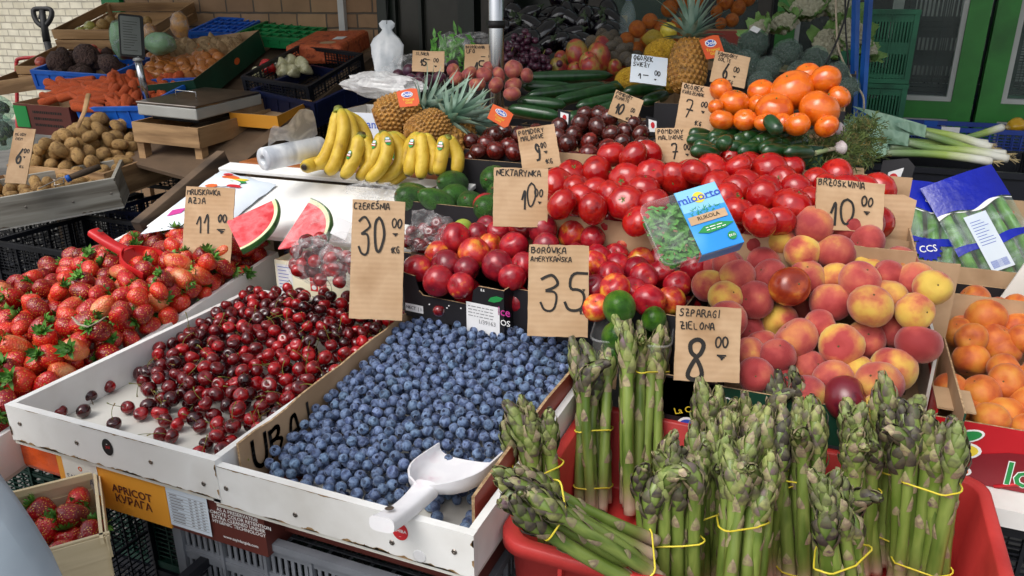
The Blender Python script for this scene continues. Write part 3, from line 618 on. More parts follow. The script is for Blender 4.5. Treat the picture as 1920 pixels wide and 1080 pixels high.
for s in range(4):
    r = random.Random(s); mb = MB()
    for ring, (n, ln, up) in enumerate(((8, .018, .3), (7, .014, .75))):
        for k in range(n):
            a = 6.283*k/n+r.uniform(-.2, .2); q = r.uniform(.8, 1.25)*ln; u = up+r.uniform(-.4, .6); ca, sa = math.cos(a), math.sin(a); G = []
            for j in range(4):
                t = j/3; rad = .001+q*t*math.cos(u*t); z = .0215+q*t*math.sin(u*t)+.001*ring; w = .0042*math.sin(3.14*min(.97, t*.8+.18)); G.append([(ca*rad-sa*w*s_, sa*rad+ca*w*s_, z+abs(s_)*.0015) for s_ in (-1, 0, 1)])
            mb.grid(G)
    mb.tube([(0, 0, .021), (.001, 0, .030), (.004, .001, .036)], [.0012, .001, .0012], 5); CAL.append(mb.mesh('calyx', M['calyx']))

# ---- trays
TRM = ('white_paint', 'white_wood_in', 'bare_wood')
BT = tray('produce_tray', TR(-.614, 1.115, .69), .462, .655, .08, .013, 'white wooden tray of blueberries with chipped front edge', TRM, 'white wooden trays', seed=3, chips=26)
CT = tray('produce_tray', TR(-1.068, 1.113, .70), .478, .655, .08, .013, 'white wooden tray of cherries in the middle of the front row', TRM, 'white wooden trays', seed=5, chips=26)
ST_M = TR(-1.605, 1.18, .675, 8.5); ST = tray('produce_tray', ST_M, .53, .86, .09, .013, 'white wooden tray of strawberries at far left, tilted up behind', TRM, 'white wooden trays', seed=9)
def sticker(par, M_, rx, ry, mats, marks):
    mb = MB(); n = 24; pts = [(rx*math.cos(6.283*i/n), ry*math.sin(6.283*i/n)) for i in range(n)]; mb.prism(pts, 0, .0005); o = obj('sticker', mb, M[mats], par, M_)
    for t, s, x, y, m in marks: print_on(o, t, s, x, y, .0009, M[m], name='sticker_print')
    return o
fr = TR(0, -.3283, 0, 90)
sticker(BT, TR(.115, -.3281, .054, 90), .013, .015, 'ink_red', [('CHIBA', .0075, 0, .001, 'ink_white'), ('...', .006, 0, -.007, 'ink_white')])
mb = MB(); mb.lathe([(.001, 0), (.0105, 0), (.0105, .0006), (.009, .0009), (.001, .0007)], 18); obj('round_cap', mb, M['paper'], BT, TR(.145, -.3281, .02, 90))
sticker(CT, TR(.005, -.3281, .05, 90), .012, .016, 'black', [('yul', .009, .001, .001, 'ink_red'), ('-', .012, 0, .007, 'ink_white')])
# blueberry box: torn cardboard walls standing inside the tray
def wallcard(name, pts, t, mat, par, lab=None):
    """upright sheet through ground points [(x, y, z_low, z_top)...]"""
    mb = MB(); n = len(pts); d = Vector((pts[-1][0]-pts[0][0], pts[-1][1]-pts[0][1], 0)).normalized(); q = Vector((-d.y, d.x, 0))*t/2
    A = [(x+q.x, y+q.y, z0) for x, y, z0, z1 in pts]+[(x+q.x, y+q.y, z1) for x, y, z0, z1 in pts]; B = [(x-q.x, y-q.y, z0) for x, y, z0, z1 in pts]+[(x-q.x, y-q.y, z1) for x, y, z0, z1 in pts]
    for i in range(n-1):
        mb.add([A[i], A[i+1], A[n+i+1], A[n+i]], [(3, 2, 1, 0)], 0, False); mb.add([B[i], B[i+1], B[n+i+1], B[n+i]], [(0, 1, 2, 3)], 1 if isinstance(mat, tuple) else 0, False); mb.add([A[n+i], A[n+i+1], B[n+i+1], B[n+i]], [(3, 2, 1, 0)], 2, False)
    for i in (0, n-1): mb.add([A[i], A[n+i], B[n+i], B[i]], [(0, 1, 2, 3) if i == 0 else (3, 2, 1, 0)], 2, False)
    ms = mat if isinstance(mat, tuple) else (mat, mat); return obj(name, mb, [M[ms[0]], M[ms[1]], M['card_edge']], par)
bx = empty('cardboard_liner', TR(0, 0, 0), 'open cardboard box holding the blueberries inside their tray', 'box')
r = random.Random(2)
y0, y1 = .83, 1.41; N_ = 14
wl = wallcard('left_wall', [(-.822+.0*i, y0+(y1-y0)*i/N_, .699, (.785+.03*i/N_)+r.uniform(-.003, .003)) for i in range(N_+1)], .004, ('card_plain', 'card_plain'), bx)
wr = wallcard('right_wall', [(-.408+.012*i/N_, y0+.01+(y1-y0)*i/N_, .699, (.79+.018*math.sin(i/N_*3.1))+r.uniform(-.002, .002)) for i in range(N_+1)], .005, ('card_plain', 'card_rust'), bx)
wallcard('back_wall', [(-.815+.40*i/10, 1.412, .699, .800+r.uniform(-.004, .004)) for i in range(11)], .004, ('card_plain', 'card_plain'), bx)
# marker scrawl on the inside of the left wall
wb = MB(); strokes(wb, 'BORU', 0, 0, .034, .005, r, .8); Mw = Matrix(((0, 0, 1, -.8187), (1, 0, 0, .865), (0, 1, 0, .735), (0, 0, 0, 1))) @ TR(.0, .01, 0, 0, 0, -12); wb.v = [(x, y, 0) for x, y, z in wb.v]
wb2 = MB(); strokes(wb2, 'UBAI', 0, 0, .05, .0045, r, .95); wb2.v = [(x, y, 0) for x, y, z in wb2.v]
obj('marker_scrawl', wb2, M['ink'], wl, Matrix(((0, 0, 1, -.8186), (1, 0, 0, .86), (0, 1, 0, .722), (0, 0, 0, 1))))
wb3 = MB(); strokes(wb3, 'COR', 0, 0, .03, .0006, r, .9); wb3.v = [(x, y, 0) for x, y, z in wb3.v]
obj('scratches', wb3, M['ink_grey'], wr, Matrix(((0, 0, 1, -.4035), (1, 0, 0, .90), (0, 1, 0, .73), (0, 0, 0, 1))))

# ---- blueberries
def bb_top(x, y):
    v = (y-.80)/.6; u = (x+.82)/.41
    h = .708+.030*min(1, max(0, v)*6)+.082*max(0, min(1, v*1.05))**.85-.014*(2*u-1)**2
    c = max(0, (u-.60)/.4)*max(0, 1-v/.42)      # bare corner at front right
    return h-c*.16
P, Rr = pack(random.Random(11), (-.812, -.418, .815, 1.40), lambda x, y: bb_top(x, y) > .712, lambda x, y: max(.698, bb_top(x, y)-.058), bb_top, (.0085, .0107), 3200, 16, 200, .55)
bb_ex = [at(x, y, .708) for x, y in ((815, 950), (820, 970), (800, 905), (878, 980), (884, 968), (886, 935), (872, 990))]
for p in bb_ex: P.append(tuple(p)); Rr.append(.0102)
vis = visible(P, Rr); order = np.argsort(-vis); rest = []; r = random.Random(4)
for n_, i in enumerate(order):
    up = Vector((r.gauss(0, 1), r.gauss(-.3, 1), r.gauss(.35, 1))); MM = Matrix.Translation(P[i]) @ point_to(up, r.uniform(0, 6)) @ Matrix.Diagonal((*(Rr[i]/.0095*Vector((1, 1, r.uniform(.95, 1.08)))), 1))
    if n_ < 300: link('blueberry', BB, None, MM, label='loose ripe blueberry with pale bloom in the cardboard-lined tray', cat='blueberry', group='blueberries in the cardboard-lined tray')
    else: rest.append((BB, MM))
merged('blueberry_heap', rest, [M['bberry'], M['bberry_eye']], label='heap of blueberries filling the cardboard-lined white tray', cat='blueberries', kind='stuff')
print('blueberries', len(P))
# ---- cherries
cuv = lambda x, y: ((x+1.29)/.44, (y-.80)/.62)
def ch_top(x, y):
    u, v = cuv(x, y); h = .708+.030
    edge = .46*(1-v*3.0)                # bare corner at front left
    k = min(1, max(0, (u-.04-edge)/.16)); k2 = min(1, max(0, (v-.12)/.18))
    g = k*max(k2, min(1, max(0, (u-.62)/.2)))
    return .709+g*(.040+.088*max(0, v-.1)**.8)*(1-.25*(2*u-1)**2)
P, Rr = pack(random.Random(21), (-1.287, -.835, .812, 1.415), lambda x, y: ch_top(x, y) > .722, lambda x, y: max(.7085, ch_top(x, y)-.07), ch_top, (.0132, .0158), 760, 16, 140)
for x, y in ((100, 757), (130, 748), (112, 772), (160, 728), (157, 770), (168, 742), (214, 795), (240, 764), (264, 776), (288, 785), (262, 733), (308, 738), (322, 757), (300, 815), (322, 818), (345, 800), (205, 725), (340, 770)):
    p = at(x, y, .7085+.013); 
    if all((Vector(p)-Vector(q)).length > .024 for q in P): P.append(tuple(p)); Rr.append(.0135)
P += [tuple(at(823, 583, .862))]; Rr += [.013]
vis = visible(P, Rr); order = np.argsort(-vis); rest = []; r = random.Random(5)
LB = dict(dark='almost black cherry in the white tray of cherries', mid='deep crimson cherry in the white tray of cherries', red='bright red cherry in the white tray of cherries')
for n_, i in enumerate(order):
    up = Vector((r.gauss(0, .7), r.gauss(0, .7), r.gauss(.5, .6))); k = r.choice(['dark', 'mid', 'mid', 'red', 'red']); MM = Matrix.Translation(P[i]) @ point_to(up, r.uniform(0, 6)) @ Matrix.Scale(Rr[i]/.0135, 4)
    if i == len(P)-1:
        o = link('cherry', CH['mid'], None, MM, label='single cherry lying on the cardboard behind the blueberries', cat='cherry')
    elif n_ < 300:
        o = link('cherry', CH[k], None, MM, label=LB[k], cat='cherry', group='cherries in the white tray, '+k)
        if r.random() < .5: link('stem', STEM[r.randrange(5)], o)
    else: rest.append((CH[k], MM))
print('cherries', len(P))
if rest:
    mats = [];  mb = MB()
    merged('cherry_heap', [(CH['dark'], m_) for _, m_ in rest], [CH['dark'].materials[0]], label='dark cherries lying under the top layer in the white tray', cat='cherries', kind='stuff')
M['leaf'] = mk('green_leaf', ['#2f6a22', '#4d8f34'], .5, 40, 3, rnd=.1)
# ---- strawberries
IV = ST_M.inverted()
def s_top(x, y):
    q = IV @ Vector((x, y, .8)); u = (q.x+.25)/.5; v = (q.y+.42)/.84
    base = (ST_M @ Vector((q.x, q.y, .008))).z
    return base+.105+.06*math.sin(min(1, max(0, v))*2.6)-.03*max(0, 1-2*u)**2+.012*u-.05*max(0, .12-u)*5*(v > .55)
def s_in(x, y):
    q = IV @ Vector((x, y, .78)); return abs(q.x) < .245 and -.41 < q.y < .40 and not (q.x < -.12 and q.y > .24)
P, Rr = pack(random.Random(31), (-1.86, -1.35, .77, 1.60), s_in, lambda x, y: max((ST_M @ Vector((0, (y-1.18), .01))).z, s_top(x, y)-.11), s_top, (.0180, .0222), 600, 9, 80)
vis = visible(P, Rr); order = np.argsort(-vis); rest = []; r = random.Random(6)
SL = dict(red='ripe red strawberry with green leaves in the leftmost white tray', bright='bright scarlet strawberry in the leftmost white tray', pale='strawberry with a pale unripe shoulder in the leftmost white tray', dark='dark crimson strawberry in the leftmost white tray')
for n_, i in enumerate(order):
    k = r.choice(['red', 'red', 'red', 'red', 'bright', 'bright', 'bright', 'dark', 'dark', 'dark', 'pale']); up = Vector((r.gauss(0, .8), r.gauss(.1, .8), r.gauss(.25, .7)))
    MM = Matrix.Translation(P[i]) @ point_to(up, r.uniform(0, 6)) @ Matrix.Scale(Rr[i]/.0205*r.uniform(.95, 1.2), 4)
    o = link('strawberry', STR[k][r.randrange(2)], None, MM, label=SL[k], cat='strawberry', group='strawberries in the leftmost tray, '+k) if n_ < 280 else None
    if o is None: rest.append((STR['dark'][0], MM)); continue
    if r.random() < .85: link('calyx', CAL[r.randrange(4)], o)
if rest: merged('strawberry_heap', rest, [STM['dark']], label='strawberries under the top layer in the leftmost tray', cat='strawberries', kind='stuff')
print('strawberries', len(P))
mb = MB(); mb.tube([at(x, y, z) for x, y, z in ((135, 594, .89), (148, 608, .90), (165, 613, .905), (185, 603, .905), (198, 594, .90))], [.002, .0032, .003, .0028, .002], 6, flat=.4); obj('straw_stalk', mb, M['rope'], label='dry curved stalk lying across the strawberries', cat='stalk')

# ---- scoops
def scoop(name, MM, mat, label, L=.13, W=.1, hl=.11, hr=.015, depth=.05, groove=True):
    e = empty(name, MM, label, 'scoop'); mb = MB(); nu, nv = 17, 9; O = []; I = []
    for j in range(nv):
        t = j/(nv-1); y = L*t; k = math.sin(min(1, (t*1.6+.04))*1.5708)**.6; w = W/2*k*(1-.06*t); dpt = depth*min(1, k)*(1-.35*t*t); O.append([]); I.append([])
        for i in range(nu):
            a = math.pi*(i/(nu-1)); ca = -math.cos(a); sa = math.sin(a); ex = abs(ca)**.75*(1 if ca > 0 else -1); ez = sa**.55
            O[-1].append((w*ex, y, -dpt*ez)); I[-1].append(((w-.0028)*ex, y+.002*(1-t), -(dpt-.0028)*ez+.0005))
    mb.grid([row[::-1] for row in O]); mb.grid(I)
    for j in range(nv-1):
        for i in (0, nu-1): q = [O[j][i], O[j+1][i], I[j+1][i], I[j][i]]; mb.add(q, [(0, 1, 2, 3) if i == 0 else (3, 2, 1, 0)], 0, False)
    mb.add(O[0]+I[0], [(i, i+1, nu+i+1, nu+i) for i in range(nu-1)], 0, False); mb.add(O[-1]+I[-1], [(i+1, i, nu+i, nu+i+1) for i in range(nu-1)], 0, False)
    cb = [(W/2*.24*-math.cos(math.pi*i/(nu-1)), .002, -depth*.35*math.sin(math.pi*i/(nu-1))-.001) for i in range(nu)]
    mb.add(cb, [tuple(range(nu))], 0, False); obj('bowl', mb, M[mat], e)
    mb = MB(); pr = [];
    for j in range(12):
        t = j/11; y = .012-hl*t; w = hr*(1.15-.25*math.sin(t*3.0)+.05*t); hh = hr*.8*(1-.2*t); z = -.012-.006*math.sin(t*3)
        pr.append([(w*math.copysign(abs(math.cos(a))**.6, math.cos(a)), y-(hr*.35*math.cos(a*0) if j == 11 else 0)*0, z+hh*math.copysign(abs(math.sin(a))**.6, math.sin(a))) for a in [6.283*k/14 for k in range(14)]])
    mb.grid(pr, 0, True, True); mb.add(pr[-1], [tuple(range(14))], 0, False); h_ = obj('handle', mb, M[mat], e, bevel=.003)
    mb = MB(); mb.lathe([(.0001, .0001), (.0045, 0), (.0058, .0006), (.0066, .0002)], 14); obj('hang_hole', mb, M['steel'], h_, TR(0, -hl*.72, .0012+hr*.0))
    return e
a = Vector(at(790, 902, .80)); b = Vector(at(735, 985, .795)); c = Vector(at(875, 815, .80))
sd = (c-a); sd.normalize(); xx = sd.cross(Vector((0, 0, 1))).normalized()
Ms = Matrix.Translation(a+Vector((0, 0, -.006))) @ Matrix(((xx.x, sd.x, 0, 0), (xx.y, sd.y, 0, 0), (xx.z, sd.z, 1, 0), (0, 0, 0, 1))) @ Euler((R_(-8), R_(-6), 0)).to_matrix().to_4x4()
M['scoop_white'] = mk('stained_white_plastic', ['#ecebee', '#f2f1f3', '#eee6ea', '#d3b4c0'], .4, 24, 4, .42, .80, rnd=0)
scoop('scoop', Ms, 'scoop_white', 'white plastic scoop with stained bowl lying on the blueberries', L=.15, W=.128, hl=.115, hr=.0175, depth=.040)
a = Vector(at(236, 462, .90)); b = Vector(at(172, 424, .94)); sd = (a-b).normalized(); xx = sd.cross(Vector((0, 0, 1))).normalized(); zz = xx.cross(sd)
Ms = Matrix(((xx.x, sd.x, zz.x, a.x), (xx.y, sd.y, zz.y, a.y), (xx.z, sd.z, zz.z, a.z), (0, 0, 0, 1)))
scoop('scoop', Ms, 'pl_red', 'red plastic scoop pushed into the back of the strawberries', L=.11, W=.115, hl=.115, hr=.015, depth=.05)

# ---- below the trays
ab = empty('dried_fruit_carton', TR(-.99, .93, .6), 'printed orange and brown apricot carton under the cherry tray', 'carton')
mb = MB(); w = .44; ob = [(-.22, 0, .11, 'card_orange'), (-.22, 0, .11, None)]
mb.box(-.22, .235, -.135, .18, .012, .098, 0); obj('body', mb, M['card_brown'], ab)
mb = MB(); mb.box(-.22, .035, -.1385, -.1352, .012, .098); obj('orange_panel', mb, M['card_orange'], ab)
mb = MB(); patch(mb, -.205, -.12, .036, .097, 0, 0); lg = obj('white_label', mb, M['card_white'], ab, TR(0, -.1392, 0, 90))
print_on(lg, 'SAYINLAR', .017, -.162, .058, .0006, M['ink_grey']); print_on(lg, 'o', .02, -.162, .083, .0006, M['ink_orange'])
print_on(ab, 'APRICOT\nКУРАГА', .022, -.045, .052, 0, M['card_brown'], TR(0, -.1395, 0, 90), .02)
mb = MB(); patch(mb, .037, .125, .022, .097, 0, 0); t_ = obj('nutrition_table', mb, M['paper_blue'], ab, TR(0, -.1392, 0, 90))
mb = MB()
for k in range(11): y = .029+k*.0058; patch(mb, .041, .121, y, y+.0007, .0004, 0)
for k in range(10):
    for j in range(3): y = .0315+k*.0058; patch(mb, .044+j*.001, .044+r.uniform(.012, .03), y, y+.002, .0004, 0); break
    for j in range(3): x = .085+j*.012; patch(mb, x, x+.006, y, y+.002, .0004, 0)
obj('table_print', mb, M['ink_grey'], t_)
print_on(ab, 'AS A PRESERVATIVE\nPROMOTE COLOR RETENTION\nEXTRA CLEANED UNDER\nHYGENIC TECHNOLOGY', .0095, .182, .067, 0, M['ink_white'], TR(0, -.1360, 0, 90), .012)
print_on(ab, 'www.sayinlargida.com', .008, .182, .028, 0, M['ink_white'], TR(0, -.1360, 0, 90), .012)
GC = pcrate('plastic_crate', TR(-.685, 1.09, .475), .58, .56, .155, 'pl_grey', 'grey slotted plastic crate under the blueberry tray', nx=6, ny=5, nz=2, style='slot', rim=.014, group='plastic crates under the trays')
mb = MB(); mb.box(-.93, -.40, .84, 1.40, .632, .688); 
# packing board between crate and trays
obj('packing_board', mb, M['card_brown'], label='flattened brown carton between grey crate and blueberry tray', cat='carton')
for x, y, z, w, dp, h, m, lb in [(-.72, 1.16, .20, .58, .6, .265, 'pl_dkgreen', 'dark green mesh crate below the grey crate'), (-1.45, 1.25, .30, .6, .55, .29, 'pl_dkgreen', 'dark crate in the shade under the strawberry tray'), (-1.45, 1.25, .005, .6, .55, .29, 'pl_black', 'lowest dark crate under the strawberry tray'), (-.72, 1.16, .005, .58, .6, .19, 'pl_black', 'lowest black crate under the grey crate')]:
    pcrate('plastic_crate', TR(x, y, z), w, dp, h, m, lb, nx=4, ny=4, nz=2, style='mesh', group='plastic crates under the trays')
# orange shrink-wrapped carton and the chip basket at lower left
M['orange_film'] = mk('orange_film', ['#d84a18', '#ea5f22', '#c03c12'], .22, 9, 5, rnd=0, bump=.006, bscale=22, an=(1, 1, 3))
mb = MB(); G = []; r = random.Random(3)
mb.box(-1.52, -1.187, .815, 1.1, .62, .69); obj('wrapped_carton', mb, M['orange_film'], bevel=.012, label='carton wrapped in orange film under the strawberry tray', cat='carton')
bk = empty('chip_basket', TR(-1.125, .635, .56, 0, 0, 52), 'thin wood chip basket of strawberries at lower left', 'basket')
for i, (L, T, nm) in enumerate(((.26, TR(0, -.1, 0), 'long_side'), (.26, TR(0, .1, 0, 0, 0, 180), 'long_side'), (.2, TR(-.13, 0, 0, 0, 0, -90), 'end_side'), (.2, TR(.13, 0, 0, 0, 0, 90), 'end_side'))):
    mb = MB()
    for k, (z0, z1, o) in enumerate(((0, .05, .0), (.042, .085, -.0025), (.078, .118, -.005))): mb.box(-L/2-.004*k, L/2+.004*k, o, o+.0022, z0, z1, 0, T)
    mb.box(-L/2-.009, L/2+.009, .0, .005, .108, .12, 0, T); obj(nm, mb, M['chip'] if 'chip' in M else M.setdefault('chip', mk('wood_chip', ['#cdbb93', '#dccba6', '#b9a67e'], .75, 14, 5, an=(.15, .15, 1.5), rnd=.05)), bk)
mb = MB(); mb.box(-.128, .128, -.098, .098, .0, .003); obj('bottom', mb, M['chip'], bk)
r = random.Random(8); BM = bk.matrix_basis
P, Rr = pack(r, (-.11, .11, -.08, .08), lambda x, y: True, lambda x, y: .035, lambda x, y: .105, (.019, .022), 30, 8, 30)
for i, p in enumerate(P):
    k = r.choice(['red', 'red', 'dark']); up = Vector((r.gauss(0, .8), r.gauss(0, .8), r.gauss(.2, .5))); o = link('strawberry', STR[k][i % 2], None, BM @ Matrix.Translation(p) @ point_to(up, i) @ Matrix.Scale(Rr[i]/.0205, 4), label='strawberry with leaves in the thin wood chip basket', cat='strawberry', group='strawberries in the chip basket')
    link('calyx', CAL[i % 4], o)
pcrate('plastic_crate', TR(-1.08, .80, .24), .34, .4, .31, 'pl_black', 'black crate carrying the wood chip basket', nx=3, ny=3, nz=2, style='mesh', group='plastic crates under the trays')
pcrate('plastic_crate', TR(-1.08, .80, .005), .34, .4, .23, 'pl_black', 'lowest black crate below the wood chip basket', nx=3, ny=3, nz=2, style='mesh', group='plastic crates under the trays')
# ================================================================ MIDDLE ROWS
def Z(ox, oy, L, k=3): return [(ox+q[0]/k, oy+q[1]/k, q[2]/k)+tuple(q[3:]) for q in L]
def peachy(name, R, mats, seed, sq=.94, groove=.05, n=20, m=14, tip=.0):
    r = random.Random(seed); mb = MB(); pr = sph(R, m, sq, .20, .38, .05); a0 = r.uniform(0, 6.28); b = r.uniform(.0, .05)
    def wob(u, j):
        a = u*6.28318; return 1-groove*math.exp(-((math.sin((a-a0)/2))/.14)**2)+b*math.cos(2*a+1)+.015*math.cos(3*a+j*.3)
    mb.lathe(pr, n, 0, wob=wob)
    mb.lathe([(R*.055, R*sq*.78), (R*.05, R*sq*.815), (.0001, R*sq*.80)], 6, 1)
    return mb.mesh(name, mats)
def heap_px(lst, pl, name, meshes, look, cat, group, place, Rm=None, seed=1, fill=None, fr=.95, up=(0, -.35, .6), upv=.7, cls=None, it=80, sub=None):
    """fruit whose places were measured in the photograph, settled on a sloping heap; fill: (class, layers, label)"""
    r = random.Random(seed); P = []; R = []; C_ = []
    for q in lst:
        p = onplane(q[0], q[1], *pl); d = (p-CP)@FW; P.append(p); rad = q[2]*d/F*(1.10 if name == 'nectarine' else 1.03); R.append(min(max(rad, Rm*.86), Rm*1.16) if Rm else rad); C_.append(q[3] if len(q) > 3 else cls)
    P = relax(settle(P, R, lim=.02 if name == 'apricot' else .055), R, 40, fr*.84, pull=.14); items = []
    for p, rad, c in zip(P, R, C_):
        v = Vector(up)+Vector((r.gauss(0, upv), r.gauss(0, upv), r.gauss(0, upv))); MM = Matrix.Translation(p) @ point_to(v, r.uniform(0, 6.28)) @ Matrix.Diagonal((rad*r.uniform(.97, 1.03), rad*r.uniform(.97, 1.03), rad*r.uniform(.97, 1.04), 1))
        ms = meshes[c]; me = ms[r.randrange(len(ms))]; o = link(name, me, None, MM, cat=cat, group=group); items.append((o, c))
        if sub: sub(o, r)
    name_heap(items, place, look)
    if fill:
        c, layers, lab, reg = fill; Q = list(map(tuple, P)); QR = list(R); nrm = Vector((0, -pl[2], 1)).normalized(); k = 0
        for L in range(layers):
            rad = Rm*.95; step = rad*2.02; x = reg[0]+rad; j = 0
            while x < reg[1]:
                y = reg[2]+rad+(step/2 if j % 2 else 0)
                while y < reg[3]:
                    z = pl[1]+pl[2]*(y-pl[0]); c0 = Vector((x+r.uniform(-.006, .006), y, z))-nrm*(Rm*1.25+L*Rm*1.6)
                    if c0.z > reg[4]+rad and min((c0-Vector(q)).length for q in P) < Rm*2.5 and all((c0-Vector(q)).length > (rad+s)*.86 for q, s in zip(Q, QR)):
                        o = link(name, meshes[c][k % len(meshes[c])], None, Matrix.Translation(c0) @ rndrot(r) @ Matrix.Scale(rad, 4), label=lab, cat=cat, group=group+', inner'); Q.append(tuple(c0)); QR.append(rad); k += 1
                    y += step
                x += step*.88; j += 1
    return P
M['fstem'] = mk('stem_end', ['#4a3a1e', '#6a552c'], .8, 60, 2, rnd=.1)
def skin(nm, cols, lo=.36, hi=.64, sc=1.3, rough=.5, **k): return mk(nm, cols, rough, sc, 4, lo, hi, **k)
PK = {}
for k, cs, lo, hi in (('red', ['#cf9f4c', '#b9604a', '#a8423e', '#922f30'], .26, .56), ('yellow', ['#d4b24e', '#d0a04a', '#c07048', '#a63e3c'], .40, .64), ('orange', ['#d6a850', '#c67a4c', '#b65648', '#9e3a3c'], .34, .64)):
    m = mk('peach_skin_'+k, cs, .62, .62, 9, lo, hi, rnd=.12, sheen=.3, spec=.28, bump=.0006, bscale=60)
    PK[k] = [peachy('peach', 1, [m, M['fstem']], s*3+len(k), .93+.02*(s % 3), .085) for s in range(5)]
PK['brown'] = [peachy('peach', 1, [skin('nectarine_skin_brown', ['#c98a2c', '#a5461c', '#842a16'], .25, .6, 1.3, .25, coat=.3), M['fstem']], 5)]
PK['plum'] = [peachy('peach', 1, [skin('nectarine_skin_dark', ['#c98a3a', '#5f1420', '#4a1020', '#6a1a26'], .28, .5, 1.0, .28, coat=.3), M['fstem']], 8)]
O = (1280, 360)
pe = Z(*O, [(735, 185, 110, 'orange'), (680, 165, 95, 'red'), (930, 200, 88, 'red'), (1035, 185, 62, 'red'), (565, 270, 95, 'yellow'), (410, 285, 80, 'red'), (1030, 285, 95, 'red'), (660, 345, 100, 'yellow'), (860, 350, 110, 'red'), (1050, 420, 92, 'yellow'), (555, 205, 62, 'orange'),
    (455, 405, 98, 'red'), (300, 470, 96, 'orange'), (150, 530, 95, 'yellow'), (490, 475, 100, 'red'), (600, 530, 112, 'brown'), (710, 470, 108, 'red'), (985, 500, 112, 'red'), (850, 495, 62, 'yellow'), (1220, 400, 82, 'orange'), (1155, 470, 82, 'red'), (1290, 500, 106, 'orange'), (1395, 540, 80, 'yellow'),
    (395, 600, 110, 'red'), (245, 605, 62, 'yellow'), (825, 630, 115, 'red'), (1060, 640, 116, 'yellow'), (1165, 590, 78, 'orange'), (1310, 680, 105, 'yellow'), (1190, 780, 95, 'orange'), (550, 725, 105, 'yellow'), (655, 825, 118, 'orange'), (780, 740, 98, 'red'), (895, 870, 125, 'yellow'), (1025, 830, 112, 'orange'), (1315, 850, 120, 'red'),
    (1190, 985, 130, 'yellow'), (440, 865, 95, 'red'), (375, 785, 62, 'orange'), (380, 905, 75, 'orange'), (250, 700, 108, 'red'), (410, 1030, 95, 'red'), (530, 925, 72, 'red'), (720, 985, 92, 'orange'), (840, 1060, 110, 'orange'), (1000, 1010, 68, 'yellow'), (1090, 1080, 125, 'orange'), (925, 1155, 122, 'plum'), (1090, 1220, 78, 'yellow'), (190, 415, 72, 'orange'), (255, 425, 72, 'red'), (700, 1130, 80, 'orange'), (590, 1080, 80, 'red')])
heap_px(pe, (1.33, .815, .95), 'peach', PK, dict(red='deep red velvety peach', yellow='yellow peach with a pink blush', orange='orange and red peach', brown='glossy brown red nectarine', plum='dark maroon peach with a yellow cheek'), 'peach', 'peaches in the front heap', 'peach heap', .038, 3, ('red', 2, 'red peach wedged low in the gaps of the peach heap', (-.24, .17, 1.33, 1.60, .735)), up=(0, -.5, .6), upv=.6)
e = cbox('peach_box', TR(.005, 1.455, .735), .50, .34, .075, 'low dark green cardboard box under the peach heap', 'card_green', 'card_plain', hb=.25, hl=.07, hr=.10)
print_on(e, '2', .03, .165, .045, 0, M['ink_white'], TR(0, -.1705, 0, 90)); print_on(e, 'O', .03, -.12, .045, 0, M['ink_white'], TR(0, -.1705, 0, 90))
bx = cbox('stickered_box', TR(-.20, 1.345, .60), .13, .12, .215, 'black box with a round blue sticker behind the asparagus', 'card_black', 'card_black')
mb = MB(); pts = [(.022*math.cos(6.283*i/22), .022*math.sin(6.283*i/22)) for i in range(22)]; mb.prism(pts, 0, .0006); s = obj('round_label', mb, M['paper'], bx, TR(.02, -.0605, .115, 90))
mb = MB(); mb.prism([(x*.8, y*.8) for x, y in pts], 0, .0004); obj('label_field', mb, M['ink_blue'], s, TR(0, 0, .0007))
print_on(bx, 'La Cu', .017, .012, .15, 0, M['ink_yellow'], TR(0, -.0606, 0, 90), rot=20); print_on(s, 'BEIRENS', .009, 0, -.014, .0014, M['ink_yellow'], rot=-8)
